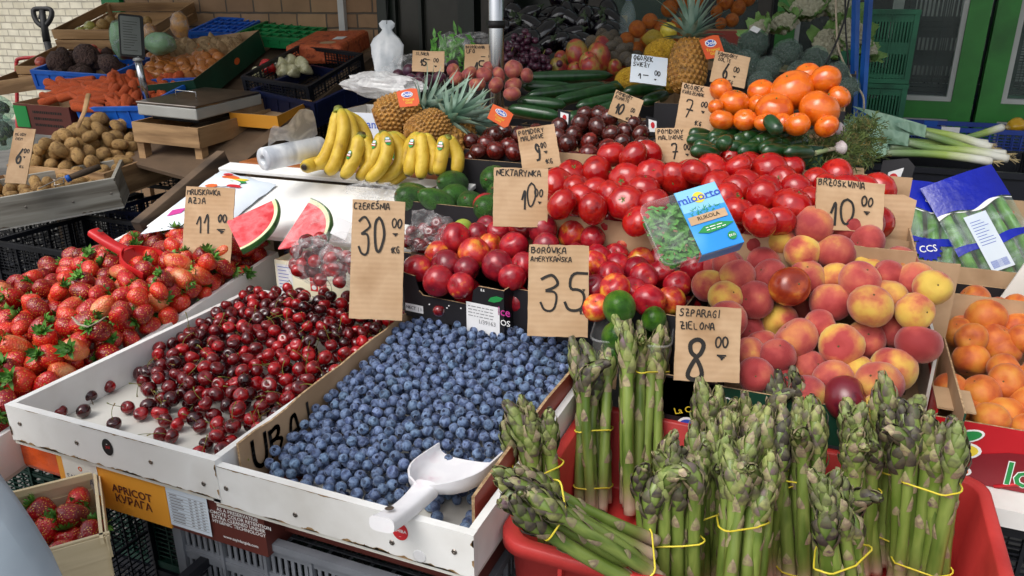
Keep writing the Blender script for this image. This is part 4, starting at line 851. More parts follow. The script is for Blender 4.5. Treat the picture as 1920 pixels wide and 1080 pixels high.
# ---- nectarines
NK = {}
for k, cs, lo, hi in (('red', ['#d8852e', '#bc2a2c', '#a41c28', '#8e1624'], .24, .60), ('dark', ['#8e1826', '#761222', '#a4222c'], .3, .7), ('flame', ['#e2a83c', '#d6682c', '#be2c2c', '#a61f28'], .34, .68)):
    m = skin('nectarine_skin_'+k, cs, lo, hi, 1.3, .22, rnd=.1, coat=.3, spec=.45, crough=.15)
    NK[k] = [peachy('nectarine', 1, [m, M['fstem']], s*5+len(k), .97, .04) for s in range(3)]
O = (640, 360)
ne = Z(*O, [(1005, 100, 80, 'red'), (1155, 125, 76, 'flame'), (1130, 208, 80, 'dark'), (1015, 195, 68, 'red'), (890, 225, 70, 'red'), (970, 300, 76, 'red'), (1300, 240, 79, 'flame'), (1355, 130, 68, 'red'), (1500, 170, 80, 'red'), (1260, 115, 62, 'dark'), (1415, 260, 66, 'red'),
    (1585, 300, 76, 'flame'), (1725, 295, 66, 'red'), (640, 260, 82, 'red'), (745, 345, 85, 'flame'), (835, 300, 62, 'flame'), (540, 345, 66, 'flame'), (590, 412, 84, 'dark'), (430, 430, 76, 'red'), (545, 500, 84, 'red'), (880, 415, 85, 'dark'), (760, 240, 52, 'dark'), (1025, 415, 60, 'red'), (672, 525, 58, 'red'), (705, 435, 52, 'dark'), (1150, 300, 70, 'dark'),
    (1455, 365, 62, 'red'), (1420, 400, 60, 'flame'), (1515, 470, 72, 'red'), (1565, 410, 62, 'red'), (1675, 490, 76, 'red'), (1690, 390, 64, 'flame'), (1790, 460, 66, 'red'), (1890, 522, 75, 'red'), (1560, 545, 80, 'flame'), (1430, 540, 70, 'dark'), (1730, 612, 86, 'red'), (1852, 610, 62, 'flame'), (1435, 650, 66, 'flame'), (1540, 350, 58, 'red'), (1635, 530, 74, 'red'), (960, 480, 60, 'red'), (820, 200, 50, 'dark'), (1230, 420, 70, 'red'), (1320, 360, 70, 'dark'), (1200, 500, 70, 'red'), (1330, 480, 70, 'red'), (1660, 440, 50, 'dark'), (1800, 370, 60, 'red')])
heap_px(ne, (1.33, .865, .6), 'nectarine', NK, dict(red='shiny red nectarine', dark='dark crimson nectarine', flame='red nectarine with a yellow orange cheek'), 'nectarine', 'nectarines in the black boxes', 'nectarine heap', .0335, 5, ('red', 3, 'red nectarine wedged low in the gaps of the nectarine heap', (-.83, -.22, 1.36, 1.66, .812)), up=(0, -.6, .5), upv=.7)
pA = Vector(at(757, 545, .865)); pB = Vector(at(945, 583, .865)); ang = math.degrees(math.atan2(pB.y-pA.y, pB.x-pA.x)); wA = (pB-pA).length; mid = (pA+pB)/2; nv = Vector((-math.sin(R_(ang)), math.cos(R_(ang)), 0))
b1 = cbox('fruit_box', TR(mid.x+nv.x*.14, mid.y+nv.y*.14, .808, 0, 0, ang), wA, .28, .10, 'black nectarine box with white label, left of the pair', 'card_black', 'card_black', dip=.045, hb=.13, hl=.10, hr=.10)
P_ = TR(0, -.1405, 0, 90)
mb = MB(); patch(mb, .035, .115, -.005, .062, 0, 0); lb = obj('paper_label', mb, M['paper'], b1, P_)
print_on(lb, '1/39163', .013, .085, .022, .0006, M['ink_grey']); small_print(lb, .04, .105, .053, 4, .007, .0018, 'ink_grey')
mb = MB(); patch(mb, -.122, -.075, .012, .03, 0, 0); lb = obj('small_label', mb, M['paper'], b1, P_); print_on(lb, 'NECT  | 1', .010, -.099, .021, .0005, M['ink'])
mb = MB(); mb.prism([(.0, 0), (.006, .009), (.02, .014), (.036, .012), (.028, .004), (.014, -.001)], 0, .0006); obj('leaf_print', mb, M['ink_green'], b1, P_ @ TR(.088, .072, 0)); print_on(b1, 'lce', .026, .125, .054, 0, M['ink_pink'], P_); print_on(b1, 'OS', .018, .128, .03, 0, M['ink_white'], P_); print_on(b1, '8.6', .008, .075, .093, .0, M['ink_white'], P_)
mb = MB()
for x in (-.06, -.015, -.01, .02): patch(mb, x, x+.003, .036+(x > -.012)*.006, .039+(x > -.012)*.006, 0, 0)
obj('print_dots', mb, M['ink_white'], b1, P_)
b2 = cbox('fruit_box', TR(-.395, 1.515, .80, 0, 0, -4), .36, .28, .10, 'black nectarine box half hidden behind the blueberry price card', 'card_black', 'card_black', hb=.13)
# cardboard flaps behind the blueberries
for (x0, ya, x1, yb, z0, z1, s) in ((-.55, 1.425, -.36, 1.40, .70, .835, 1),):
    mb = MB(); mb.prism([(0, 0), (.2, 0), (.2, .1), (.17, .13), (.1, .135), (.0, .14)], 0, .004); obj('cardboard_flap', mb, M['card'], M=TR(x0, ya, z0, 78, 0, -4), label='torn corrugated flap behind the blueberries at right', cat='flap')
# ---- red tomatoes
def tomato(R, mats, seed, sq=.8, ribs=6, rib=.05, calyx=True, n=24):
    r = random.Random(seed); mb = MB(); pr = sph(R, 15, sq, .10, .28, .06); ph = r.uniform(0, 6)
    def wob(u, j): a = u*6.28318; k = (j/15)**1.3; return 1+k*rib*(abs(math.cos(ribs*a/2+ph))-.6)+.03*math.cos(2*a+ph)
    mb.lathe(pr, n, 0, wob=wob); z = R*sq*.86
    if calyx:
        for k in range(5):
            a = 6.283*k/5+r.uniform(-.3, .3); L = R*r.uniform(.2, .38); ca, sa = math.cos(a), math.sin(a); mb.grid([[(ca*L*t-sa*R*.06*(1-t)*s, sa*L*t+ca*R*.06*(1-t)*s, z+R*.03*math.sin(t*2.5)+.004*R) for s in (-1, 1)] for t in (0, .5, .98)], 1)
        mb.tube([(0, 0, z-.02*R), (.02*R, 0, z+.1*R)], R*.035, 5, 1)
    return mb.mesh('tomato', mats)
M['tcal'] = mk('tomato_calyx', ['#3e5a24', '#5c7a34'], .7, 30, 2, rnd=.1)
m = mk('tomato_skin_red', ['#960b12', '#a91116', '#b62217', '#8a0910'], .14, 1.4, 5, .3, .7, rnd=.14, coat=.3, crough=.06)
TK = {'red': [tomato(1, [m, M['tcal']], s, .88-.03*s, 6+s % 3, .10, s != 1) for s in range(5)]}
to = Z(1280, 0, [(480, 955, 105), (600, 945, 82), (255, 880, 66), (170, 945, 84), (295, 945, 80), (40, 985, 72), (860, 990, 102), (740, 1025, 92), (640, 1060, 80), (1000, 1055, 80), (185, 1030, 76), (290, 1070, 72), (470, 1085, 96), (385, 925, 50), (360, 1030, 56), (560, 1020, 60), (820, 1060, 70), (920, 1075, 70)])+Z(640, 0, [(1228, 1040, 104), (1295, 975, 62), (1435, 970, 96), (1600, 1020, 102), (1520, 870, 58), (1640, 880, 84), (1725, 865, 68), (1785, 985, 80), (1880, 985, 90), (1420, 1075, 80), (1700, 1060, 70), (1330, 1060, 66)])+Z(640, 360, [(1240, 70, 72), (1340, 45, 62), (1415, 95, 70), (1600, 60, 100), (1665, 165, 88), (1500, 25, 82), (1750, 60, 80)])+Z(1280, 360, [(450, 25, 92), (615, 80, 108), (310, 105, 70), (440, 165, 92), (260, 30, 70), (540, 160, 70), (730, 60, 70)])
heap_px([q[:3] for q in to], (1.55, 1.055, .25), 'tomato', TK, dict(red='large glossy red tomato'), 'tomato', 'red tomatoes behind the peaches', 'red tomato heap', .0405, 7, ('red', 2, 'red tomato wedged low in the gaps of the red tomato heap', (-.62, .14, 1.55, 1.86, .935)), cls='red', up=(0, -.5, .6), upv=.65)
# give every one of the many red tomatoes its own words from its place
cbox('tomato_box', TR(-.24, 1.715, .935), .82, .33, .085, 'wide low cardboard box under the red tomato heap', 'card_plain', 'card_plain', hb=.16)
mb = MB(); mb.prism([(0, 0), (.14, 0), (.145, .09), (.12, .1), (.02, .095), (-.004, .06)], 0, .005); obj('cardboard_flap', mb, M['card'], M=TR(.03, 1.72, .985, 80, 0, 6), label='plain cardboard flap behind the peach price card', cat='flap')
mb = MB(); mb.prism([(0, 0), (.09, 0), (.09, .105), (.03, .11), (-.003, .06)], 0, .005); obj('cardboard_flap', mb, M['card_plain'], M=TR(.09, 1.66, .90, 82, 0, 4), label='lower cardboard flap right of the peaches', cat='flap')
# ---- avocados and limes
def pear(R, L, neck, seed, mats, name, n=18):
    pr = []; N_ = 14
    for i in range(N_+1):
        t = i/N_; th = math.pi*t; w = math.sin(th)**.85*(1-neck*t**1.4); pr.append((max(1e-4, R*w*1.06), -L/2*math.cos(th)))
    mb = MB(); mb.lathe(pr, n, 0); mb.lathe([(R*.09, L*.485), (R*.10, L*.51), (.0001, L*.505)], 7, 1); return mb.mesh(name, mats)
m = mk('avocado_skin', ['#214c10', '#387018', '#2b5c13'], .28, 1.5, 5, rnd=.12, coat=.35, bump=.012, bscale=14, crough=.18)
AV = {'green': [pear(1, 2.75, .5, 0, [m, M['fstem']], 'avocado')], 'round': [pear(1, 2.2, .28, 0, [m, M['fstem']], 'avocado')]}
av = Z(640, 0, [(405, 1100, 62, 'green'), (860, 1010, 62, 'round'), (900, 1100, 60, 'round')])+Z(640, 360, [(390, 40, 62, 'round'), (535, 55, 62, 'green'), (730, 75, 72, 'round'), (640, 30, 58, 'round'), (830, 95, 60, 'round'), (620, -50, 50, 'green')])
heap_px(av, (1.66, .995, .6), 'avocado', AV, dict(green='long dark green avocado', round='plump dark green avocado'), 'avocado', 'avocados beside the bananas', 'avocado box', .044, 9, None, up=(-.5, -1, .35), upv=.25)
cbox('avocado_box', TR(-.83, 1.72, .94), .26, .22, .06, 'dark cardboard box holding the avocados', 'card_black', 'card_black', hb=.13)
m = mk('lime_skin', ['#2f6a10', '#4f9018', '#6aa524'], .3, 1.3, 4, rnd=.1, coat=.3, bump=.012, bscale=26)
LM = pear(1, 2.2, .05, 0, [m, M['fstem']], 'lime'); lem = mk('pale_lime_skin', ['#7f9a30', '#a3b04a'], .4, 1.3, 3, rnd=.1)
for (x, y, rp, d, lb) in ((1161, 577, 30, 1.45, 'glossy green lime on top, in front of the nectarines'), (1156, 630, 27, 1.43, 'green lime lower in the clear tub, behind asparagus'), (1226, 598, 22, 1.46, 'green lime at the right in the clear tub'), (1150, 662, 22, 1.44, 'lowest green lime in the clear tub'), (1200, 640, 24, 1.50, 'green lime at the back of the clear tub')):
    p = atd(x, y, d); link('lime', LM, None, Matrix.Translation(p) @ rndrot(rr) @ Matrix.Scale(rp*d/F, 4), label=lb, cat='lime', group='limes in the clear tub')
m2 = MB(); m2.lathe(sph(1, 12), 16); PL = m2.mesh('lime', lem)
for (x, y, rp, d, lb) in ((868, 430, 20, 1.78, 'pale green lime behind the nectarines, left one'), (912, 430, 18, 1.80, 'pale green lime behind the nectarines, right one')):
    p = atd(x, y, d); link('lime', PL, None, Matrix.Translation(p) @ Matrix.Scale(rp*d/F, 4), label=lb, cat='lime', group='limes behind the nectarines')
p = atd(1190, 640, 1.46); mb = MB()
def rrect(a, b, r_, n=5): return [((a-r_)*sx+r_*math.cos(t)*1, (b-r_)*sy+r_*math.sin(t)) for sx, sy, t0 in ((1, 1, 0), (-1, 1, 1.5708), (-1, -1, 3.1416), (1, -1, 4.7124)) for t in [t0+1.5708*i/n for i in range(n+1)]]
def tub(mb, a, b, h, r_=.02, flare=1.12, M_=None):
    P = [[(x*k, y*k, z) for x, y in rrect(a, b, r_)] for k, z in ((.97, 0), (1, .004), (flare, h), (flare*1.04, h+.001), (flare*1.04, h-.003))]
    mb.grid(P, 0, True, True, M_); mb.add(P[0], [tuple(range(len(P[0])))[::-1]], 0, False, M_)
tub(mb, .065, .05, .075); obj('clear_tub', mb, M['clear_pl'], M=TR(p[0]-.005, p[1], p[2]-.055, 0, 0, 10), label='clear plastic tub of limes behind the asparagus', cat='tub')
# ---- apricots at right in two boxes
m = skin('apricot_skin', ['#cf862e', '#c86a24', '#ad4a1c'], .32, .68, 1.2, .5, rnd=.1, sheen=.15, bump=.0005, bscale=50)
AP = {'a': [peachy('apricot', 1, [m, M['fstem']], s*2+1, .98, .045) for s in range(3)]}
O = (1700, 560); k_ = 625/220
apf = [(1700+x/k_, 560+y/k_, q/k_) for x, y, q in ((395, 515, 100), (540, 455, 98), (530, 390, 82), (520, 605, 110), (265, 490, 62), (360, 630, 70), (640, 560, 100), (690, 450, 90), (440, 640, 80), (660, 690, 90), (765, 540, 95), (850, 610, 95), (870, 480, 95), (965, 550, 95), (1000, 640, 95), (1090, 520, 95), (770, 640, 95))]
heap_px(apf, (1.45, .775, .45), 'apricot', AP, dict(a='ripe orange apricot'), 'apricot', 'apricots in the front right box', 'red front box of apricots', .036, 11, ('a', 1, 'orange apricot low in the front right box', (.27, .62, 1.42, 1.66, .69)), cls='a')
apb = [(1700+x/k_, 560+y/k_, q/k_) for x, y, q in ((210, 50, 82), (365, 10, 80), (480, 70, 68), (410, 125, 100), (600, 60, 82), (590, 150, 74), (470, 195, 95), (280, 180, 72), (300, 100, 60), (600, 215, 66), (350, 210, 60), (700, 130, 80), (720, 40, 80), (790, 190, 80), (860, 90, 80), (930, 200, 80), (1010, 110, 80))]
heap_px(apb, (1.72, .86, .40), 'apricot', AP, dict(a='firm orange apricot'), 'apricot', 'apricots in the rear right box', 'rear box of apricots', .035, 12, ('a', 1, 'orange apricot low in the rear right box', (.27, .66, 1.70, 1.90, .78)), cls='a')
e = cbox('apricot_box', TR(.475, 1.54, .665), .50, .33, .14, 'red printed fruit box with yellow fruit logo at right', 'card_red', 'card_plain', hf=.115, hb=.235, hl=.13, hr=.13)
P_ = TR(0, -.1655, 0, 90)
mb = MB(); mb.prism([(-.25, .0), (.25, 0), (.25, .075), (.1, .08), (-.02, .082), (-.13, .07), (-.2, .05), (-.25, .035)], 0, .0006); obj('dark_field', mb, M['card_darkred'], e, P_)
def blob(a, b, n=18): return [(a*math.cos(6.283*i/n), b*math.sin(6.283*i/n)) for i in range(n)]
for (x, y, a, b, col, rot) in ((-.205, .058, .036, .018, 'white', 10), (-.205, .058, .031, .014, 'yellow', 10), (-.21, .02, .033, .014, 'white', 0), (-.21, .02, .028, .0105, 'orange', 0), (-.195, .088, .026, .012, 'white', 25), (-.195, .088, .022, .009, 'green', 25)):
    mb = MB(); mb.prism(blob(a, b), 0, .0004); obj('fruit_logo', mb, M['ink_'+col], e, P_ @ TR(x, y, .0008+.0006*(col != 'white'), 0, 0, rot))
print_on(e, 'loco', .062, -.075, .03, .0012, M['ink_white'], P_, .035); print_on(e, 'loco', .062, -.075, .03, .0018, M['ink_green'], P_, .012)
mb = MB(); mb.tube([(-.14, .0, .001), (-.11, .012, .001), (-.07, .018, .001), (-.02, .02, .001)], .004, 4, 0, flat=.1); obj('red_swoosh', mb, M['card_red'], e, P_)
mb = MB(); mb.box(-.2495, -.19, -.1653, -.08, .1305, .134); obj('corner_ledge', mb, M['card_plain'], e)
e = cbox('apricot_box', TR(.48, 1.84, .76), .48, .26, .12, 'plain box of apricots behind the red printed box', 'card_white', 'card_plain', hl=.10)
mb = MB(); mb.box(.218, .2235, 1.46, 1.70, .69, .87); s = obj('white_end_board', mb, M['card_white'], label='white box end with red stripe right of the peaches', cat='board'); mb = MB(); mb.box(.2175, .2179, 1.46, 1.70, .82, .832); mb.box(.2236, .2240, 1.46, 1.70, .82, .832); obj('red_stripe', mb, M['card_red'], s)
a = Vector(aty(1862, 560, 1.93)); b = Vector(aty(1935, 372, 1.93)); mb = MB(); mb.prism([(0, 0), (.35, 0), (.35, .34), (.115, .30)], 0, .006); obj('white_board', mb, M['card_white'], M=TR(a.x-.0, 1.93, a.z-.03, 84, 0, 0), label='white board leaning at the right edge by the celery', cat='board')
mb = MB(); mb.box(.21, .85, 1.31, 1.70, .63, .663); obj('white_shelf', mb, M['white_paint'], label='white shelf board under the red apricot box', cat='shelf')
pcrate('plastic_crate', TR(.53, 1.5, .33), .6, .36, .298, 'pl_black', 'black crate under the white shelf at right', nx=4, ny=3, nz=2, style='mesh', group='crates at the right end')
pcrate('plastic_crate', TR(.53, 1.85, .45), .6, .28, .308, 'pl_black', 'black crate under the rear apricot box', nx=4, ny=3, nz=2, style='mesh', group='crates at the right end')
# ---- celery in printed bags
cb = cbox('celery_box', TR(.36, 2.13, .775), .52, .36, .07, 'black vegetable box with cut-out corners behind the celery', 'card_black', 'card_plain', hb=.20)
for sx, x in ((-1, -.2), (1, .235)):
    mb = MB(); mb.prism([(-.035, 0), (.04, 0), (.05, .08), (.03, .10), (-.03, .09)], 0, .004); f = obj('corner_flap', mb, M['card_black'], cb, TR(x, .172, .19, 82)); mb = MB(); mb.prism([(-.018, .015), (.016, .03), (.024, .075), (-.012, .06)], .0042, .0048); g = obj('flap_label', mb, M['paper'], f); mb = MB(); mb.prism(blob(.011, .013), .0049, .0054); obj('label_mark', mb, M['ink_red'], g, TR(.002, .045, 0))
print_on(cb, 'Vega', .055, -.055, .155, 0, M['ink_yellow'], TR(0, .1665, 0, 90), .0, 0); print_on(cb, 'POL', .052, .065, .153, 0, M['ink_orange'], TR(0, .1665, 0, 90), .012)
M['celery'] = mk('celery_stalk', ['#5f8a2a', '#7fa540', '#4a7420'], .4, 8, 3, rnd=.12, an=(3, 3, .3), coat=.2)
M['bag_blue'] = mk('bag_print_blue', ['#14209a', '#1a2ab4'], .25, 8, 4, rnd=0, coat=.4, bump=.004, bscale=30)
def celery(px, d, roll, label, W=.12, Hh=.30):
    B = Matrix(((RT[0], UP[0], -FW[0], 0), (RT[1], UP[1], -FW[1], 0), (RT[2], UP[2], -FW[2], 0), (0, 0, 0, 1))); e = empty('celery_bag', Matrix.Translation(atd(px[0], px[1], d)) @ B @ Euler((R_(-16), 0, R_(roll))).to_matrix().to_4x4(), label, 'celery', 'bagged celery')
    for k in range(5):
        mb = MB(); x = (k-2)*W/5.2; mb.tube([(x, -Hh/2*.9, -.004*abs(k-2)), (x*1.02, 0, .004-.004*abs(k-2)), (x*.96, Hh/2*.94, -.004*abs(k-2))], [.0125, .0135, .011], 8, flat=1.2); obj('stalk', mb, M['celery'], e)
    f = lambda x, y: .021-.012*(2*x/W)**2-.008*(2*y/Hh)**2
    def strip(y0, y1, wav0, wav1, nm, mat, dz=0, x0=-.52, x1=.52):
        G = []; n = 16
        for j in range(5):
            G.append([(x0*W+(x1-x0)*W*i/n, (lambda a, b: a+(b-a)*j/4)(y0*Hh+wav0*math.sin(i/n*9.4), y1*Hh+wav1*math.sin(i/n*9.4+1)), 0) for i in range(n+1)])
        G = [[(x, y, f(x, y)+dz) for x, y, _ in r_] for r_ in G]; mb = MB(); mb.grid(G); return obj(nm, mb, mat, e)
    strip(-.56, .56, 0, 0, 'clear_film', M['film_green']); strip(.27, .56, .008, 0, 'top_print', M['bag_blue'], .001); strip(.255, .27, .008, .008, 'white_line', M['ink_white'], .0011)
    strip(-.56, -.34, 0, .008, 'bottom_print', M['bag_blue'], .001); strip(-.34, -.325, .008, .008, 'white_line', M['ink_white'], .0011); strip(-.06, .0, .004, .004, 'middle_print', M['bag_blue'], .001, -.52, .52)
    return e, f
e, f = celery((1748, 452), 2.02, -8, 'celery in a clear bag with blue print, left of the two', .20, .29)
mb = MB(); mb.prism([(.034*(1+.12*math.cos(i*3.14))*math.cos(6.283*i/28), .03*(1+.12*math.cos(i*3.14))*math.sin(6.283*i/28)) for i in range(28)], 0, .0006); g = obj('round_print', mb, M['bag_blue'], e, TR(-.025, -.035, .0235)); print_on(g, 'CCS', .026, 0, .001, .001, M['ink_white'], rot=14); print_on(e, 'CELERI', .012, -.01, .105, .0195, M['ink_white'], rot=8)
e, f = celery((1856, 448), 1.98, 19, 'celery in a clear bag with barcode label, right of the two', .19, .33)
mb = MB(); patch(mb, -.048, .012, -.085, .07, 0, 0); g = obj('barcode_label', mb, M['paper_blue'], e, TR(0, 0, .0225)); mb = MB()
for i in range(16): patch(mb, -.04+i*.0028, -.04+i*.0028+rr.choice((.0008, .0014)), -.078, -.058, .0005, 0)
for i in range(9): patch(mb, -.04, -.005+rr.uniform(-.01, .012), .05-i*.008, .0515-i*.008, .0005, 0)
obj('barcode', mb, M['ink_blue'], g)
# ---- rocket salad pack
p = Vector(atd(1295, 420, 1.36)); B = Matrix(((RT[0], UP[0], -FW[0], 0), (RT[1], UP[1], -FW[1], 0), (RT[2], UP[2], -FW[2], 0), (0, 0, 0, 1)))
S_ = 1.36/F; e = empty('salad_pack', Matrix.Translation(p) @ B @ Euler((R_(-22), R_(6), R_(17))).to_matrix().to_4x4(), 'clear tub of rocket leaves with a blue printed sleeve', 'salad pack')
W2, H2 = 78*S_, 66*S_
mb = MB(); tub(mb, W2*.9, H2*.9, .05, .015, 1.1, TR(0, 0, -.05)); obj('tub', mb, M['clear_pl'], e)
mb = MB(); mb.prism(rrect(W2, H2, .014), 0, .0015); obj('lid_film', mb, film('lid_film', lo=.02, hi=.14, scale=12), e)
mb = MB(); r = random.Random(3)
for i in range(260):
    x, y = r.uniform(-W2*.88, W2*.85), r.uniform(-H2*.86, H2*.86); z = r.uniform(-.04, -.003); a = r.uniform(0, 6.28); L = r.uniform(.02, .04); ca, sa = math.cos(a), math.sin(a); w = r.uniform(.003, .006)
    G = []
    for k in range(5): t = k/4; q = w*(.35+.65*abs(math.sin(t*7)))*(1-.3*t); X = max(-W2*.92, min(W2*.92, x+ca*L*(t-.5))); Y = max(-H2*.9, min(H2*.9, y+sa*L*(t-.5))); G.append([(X-sa*q*s, Y+ca*q*s, z+.004*math.sin(t*3+i)) for s in (-1, 1)])
    mb.grid(G)
obj('rocket_leaves', mb, mk('rocket_leaf', ['#2f6a1e', '#56953a', '#1f4a16'], .5, 40, 3, rnd=0), e)
mb = MB(); x0, x1 = -W2*.08, W2*1.0; mb.box(x0, x1, -H2*1.0, H2*1.04, .002, .0032); mb.box(x0, x1, -H2*1.015, -H2*1.003, -.03, .0032); sv = obj('sleeve', mb, mk('sleeve_print', ['#1f86d6', '#2a92de', '#62b2e4'], .35, 6, 2, rnd=0), e)
xm = (x0+x1)/2
mb = MB(); patch(mb, x0+.001, x1-.001, H2*.32, H2*1.03, .0036, 0); obj('pale_band', mb, mk('pale_sleeve', ['#7cc0e6', '#93cdec'], .4, 5, 2, rnd=0), sv)
mb = MB(); mb.prism(blob(.011, .011), .0040, .0044); obj('yellow_sun', mb, M['ink_yellow'], sv, TR(xm-.001, H2*.70, 0)); print_on(sv, 'mioorto', .021, xm, H2*.71, .0050, M['ink_blue'], sx=1.15)
mb = MB(); patch(mb, xm-.03, xm+.034, H2*.60, H2*.615, .0046, 0); obj('underline', mb, M['ink_blue'], sv)
mb = MB()
for i in range(46): x = xm+r.uniform(-.028, .03); y = H2*.22+r.uniform(-.004, .009); a = r.uniform(.2, 2.9); L = r.uniform(.005, .010); mb.add([(x, y, .0042+i*1e-6), (x+math.cos(a+.4)*L*.4, y+math.sin(a+.4)*L*.4, .0042+i*1e-6), (x+math.cos(a)*L, y+math.sin(a)*L, .0042+i*1e-6)], [(0, 1, 2)], 0, False)
obj('leaf_print', mb, M['ink_green'], sv)
mb = MB(); patch(mb, xm-.036, xm+.034, -H2*.10, H2*.16, .0048, 0); tb = obj('title_band', mb, M['card'], sv); print_on(tb, 'RUKOLA', .0105, xm, H2*.04, .0054, M['ink'])
mb = MB(); mb.prism([(-.034, -.002), (-.02, .007), (.01, .008), (.034, .0), (.016, -.006), (-.016, -.008)], .0048, .0052); lf = obj('leaf_shape', mb, M['ink_green'], sv, TR(xm+.004, -H2*.33, 0)); small_print(lf, -.018, .018, .002, 2, .005, .0014, 'ink_white', .0056)
mb = MB(); mb.prism(blob(.008, .008), .0048, .0052); g = obj('seal', mb, M['ink_green'], sv, TR(x1-.015, -H2*.72, 0)); print_on(g, 'EKO', .006, 0, 0, .0056, M['ink_white'])
# ================================================================ PRICE CARDS (front and middle)
sc_ = lambda x, y, h: ('~', x, y, h, .022, 1)
card(390, 425, 92, 150, 1.93, -2, [('MRUSKAWKA', .04, .90, .062, .016, .98), ('AZJA', .08, .79, .07, .016, 1), ('11', .30, .42, .26, .018, .9), ('00', .70, .56, .10, .026, .8), ('~', .70, .42, .10, .022, 1.5)], 'brown price card reading 11 00 behind the strawberries', tilt=-4)
card(707, 487, 99, 224, 1.62, -1.5, [('CZEREŚNIA', .03, .925, .05, .018, .93), ('30', .15, .55, .31, .026, .52), ('00', .76, .77, .075, .026, .8), ('~', .78, .70, .045, .022, 1.5), ('1KG', .76, .56, .05, .02, .8)], 'tall brown price card reading 30 00 behind the cherries', tilt=-3)
card(1047, 545, 113, 172, 1.50, -1.5, [('BORÓWKA', .04, .905, .062, .018, 1.15), ('AMERYKAŃSKA', .03, .815, .052, .017, 1.02), ('35', .20, .27, .40, .026, .84), ('~', .90, .50, .05, .02, 1), ('1KG', .86, .25, .05, .018, .7)], 'brown price card reading 35 behind the blueberries', tilt=-3)
card(1327, 645, 122, 140, 1.34, -3, [('SZPARAGI', .05, .86, .095, .02, 1.0), ('ZIELONA', .07, .69, .09, .02, 1.05), ('8', .20, .03, .50, .032, .66), ('00', .62, .46, .13, .026, .95), ('~', .66, .30, .12, .02, 1.6)], 'brown price card reading 8 00 in front of the peaches', tilt=-4)
card(976, 370, 102, 112, 1.655, -2, [('NEKTARYNKA', .04, .86, .10, .016, .98), ('10', .52, .32, .38, .02, .62), ('00', .76, .52, .13, .022, .75), ('~', .82, .40, .08, .02, 1.2)], 'brown price card reading 10 00 at the top of the nectarines', tilt=-4)
card(1594, 386, 128, 96, 1.492, -6, [('BRZOSKWINIA', .02, .86, .12, .018, .99), ('10', .22, .12, .52, .02, .95), ('00', .66, .52, .18, .022, .9), ('~', .70, .36, .12, .02, 1.5)], 'brown price card reading 10 00 at the top of the peaches', tilt=-5)
card(1010, 277, 72, 82, 1.92, 9, [('POMIDORY', .05, .85, .11, .022, .93), ('MALINOWE', .08, .71, .10, .02, .93), ('9', .38, .20, .42, .03, .62), ('00', .56, .48, .13, .03, .7), ('~', .62, .34, .10, .026, 1.3), ('1KG', .62, .10, .10, .022, .9)], 'brown price card reading 9 00 in front of the brown tomatoes', tilt=-6)
card(1269, 272, 78, 66, 1.86, 0, [('POMIDORY', .05, .83, .12, .02, 1.05), ('MALINOWE', .06, .66, .12, .02, 1.05), ('7', .36, .12, .42, .024, .8), ('00', .66, .36, .17, .026, .8), ('~', .70, .18, .12, .024, 1.3)], 'small brown price card reading 7 00 above the red tomatoes', tilt=-5)
card(1173, 201, 56, 50, 2.1, -21, [('POMIDORY', .04, .85, .12, .024, .95), ('KUMATO', .06, .69, .12, .024, 1), ('10', .22, .16, .44, .028, .7), ('00', .70, .40, .16, .03, .7), ('~', .74, .22, .12, .028, 1), ('1KG', .64, .05, .11, .022, .9)], 'tilted brown price card reading 10 00 above the brown tomatoes', tilt=-6)
card(1305, 204, 66, 92, 1.92, -11, [('OGÓREK', .05, .875, .095, .022, .95), ('KWASZENIAK', .04, .77, .07, .02, .9), ('7', .20, .30, .34, .026, .85), ('00', .62, .56, .11, .03, .85), ('~', .66, .43, .09, .026, 1.3), ('1KG', .52, .16, .09, .022, .9)], 'brown price card reading 7 00 left of the orange tomatoes', tilt=-6)
card(1217, 131, 68, 55, 2.42, -7, [('OGÓREK', .05, .80, .16, .024, .92), ('ŚWIEŻY', .05, .58, .14, .024, 1), ('1-', .24, .16, .22, .022, 1.6), ('00', .66, .32, .16, .028, .9), ('~', .66, .14, .10, .024, 1.3)], 'white price card among the cucumbers', 'paper_blue', tilt=-8, edge='paper')
card(1369, 130, 66, 62, 2.2, -12, [('POMIDORY', .08, .85, .11, .02, .95), ('ŻÓŁTE', .10, .69, .11, .02, 1), ('6', .30, .16, .46, .026, .7), ('00', .60, .44, .16, .028, .8), ('~', .62, .26, .11, .026, 1.2), ('1KG', .50, .05, .11, .02, .8)], 'brown price card reading 6 00 above the orange tomatoes', tilt=-6)
card(900, 112, 58, 60, 2.62, -1, [('BRZOSKWINIA', .04, .86, .085, .02, .9), ('UFO', .06, .70, .12, .022, 1), ('15', .34, .08, .42, .024, .8), ('-', .55, .52, .14, .022, 2), ('00', .78, .55, .14, .024, .7), ('~', .80, .36, .10, .022, 1)], 'brown price card reading 15 00 beside the chrome pole', tilt=-6)
card(803, 115, 60, 40, 2.62, -2, [('SLIWKA', .10, .78, .15, .018, 1), ('15', .26, .28, .34, .022, .9), ('-', .42, .46, .2, .022, 1.8), ('00', .66, .46, .2, .024, .9), ('~', .70, .22, .16, .022, 1.2)], 'small torn brown price card above the plums', tilt=-6)
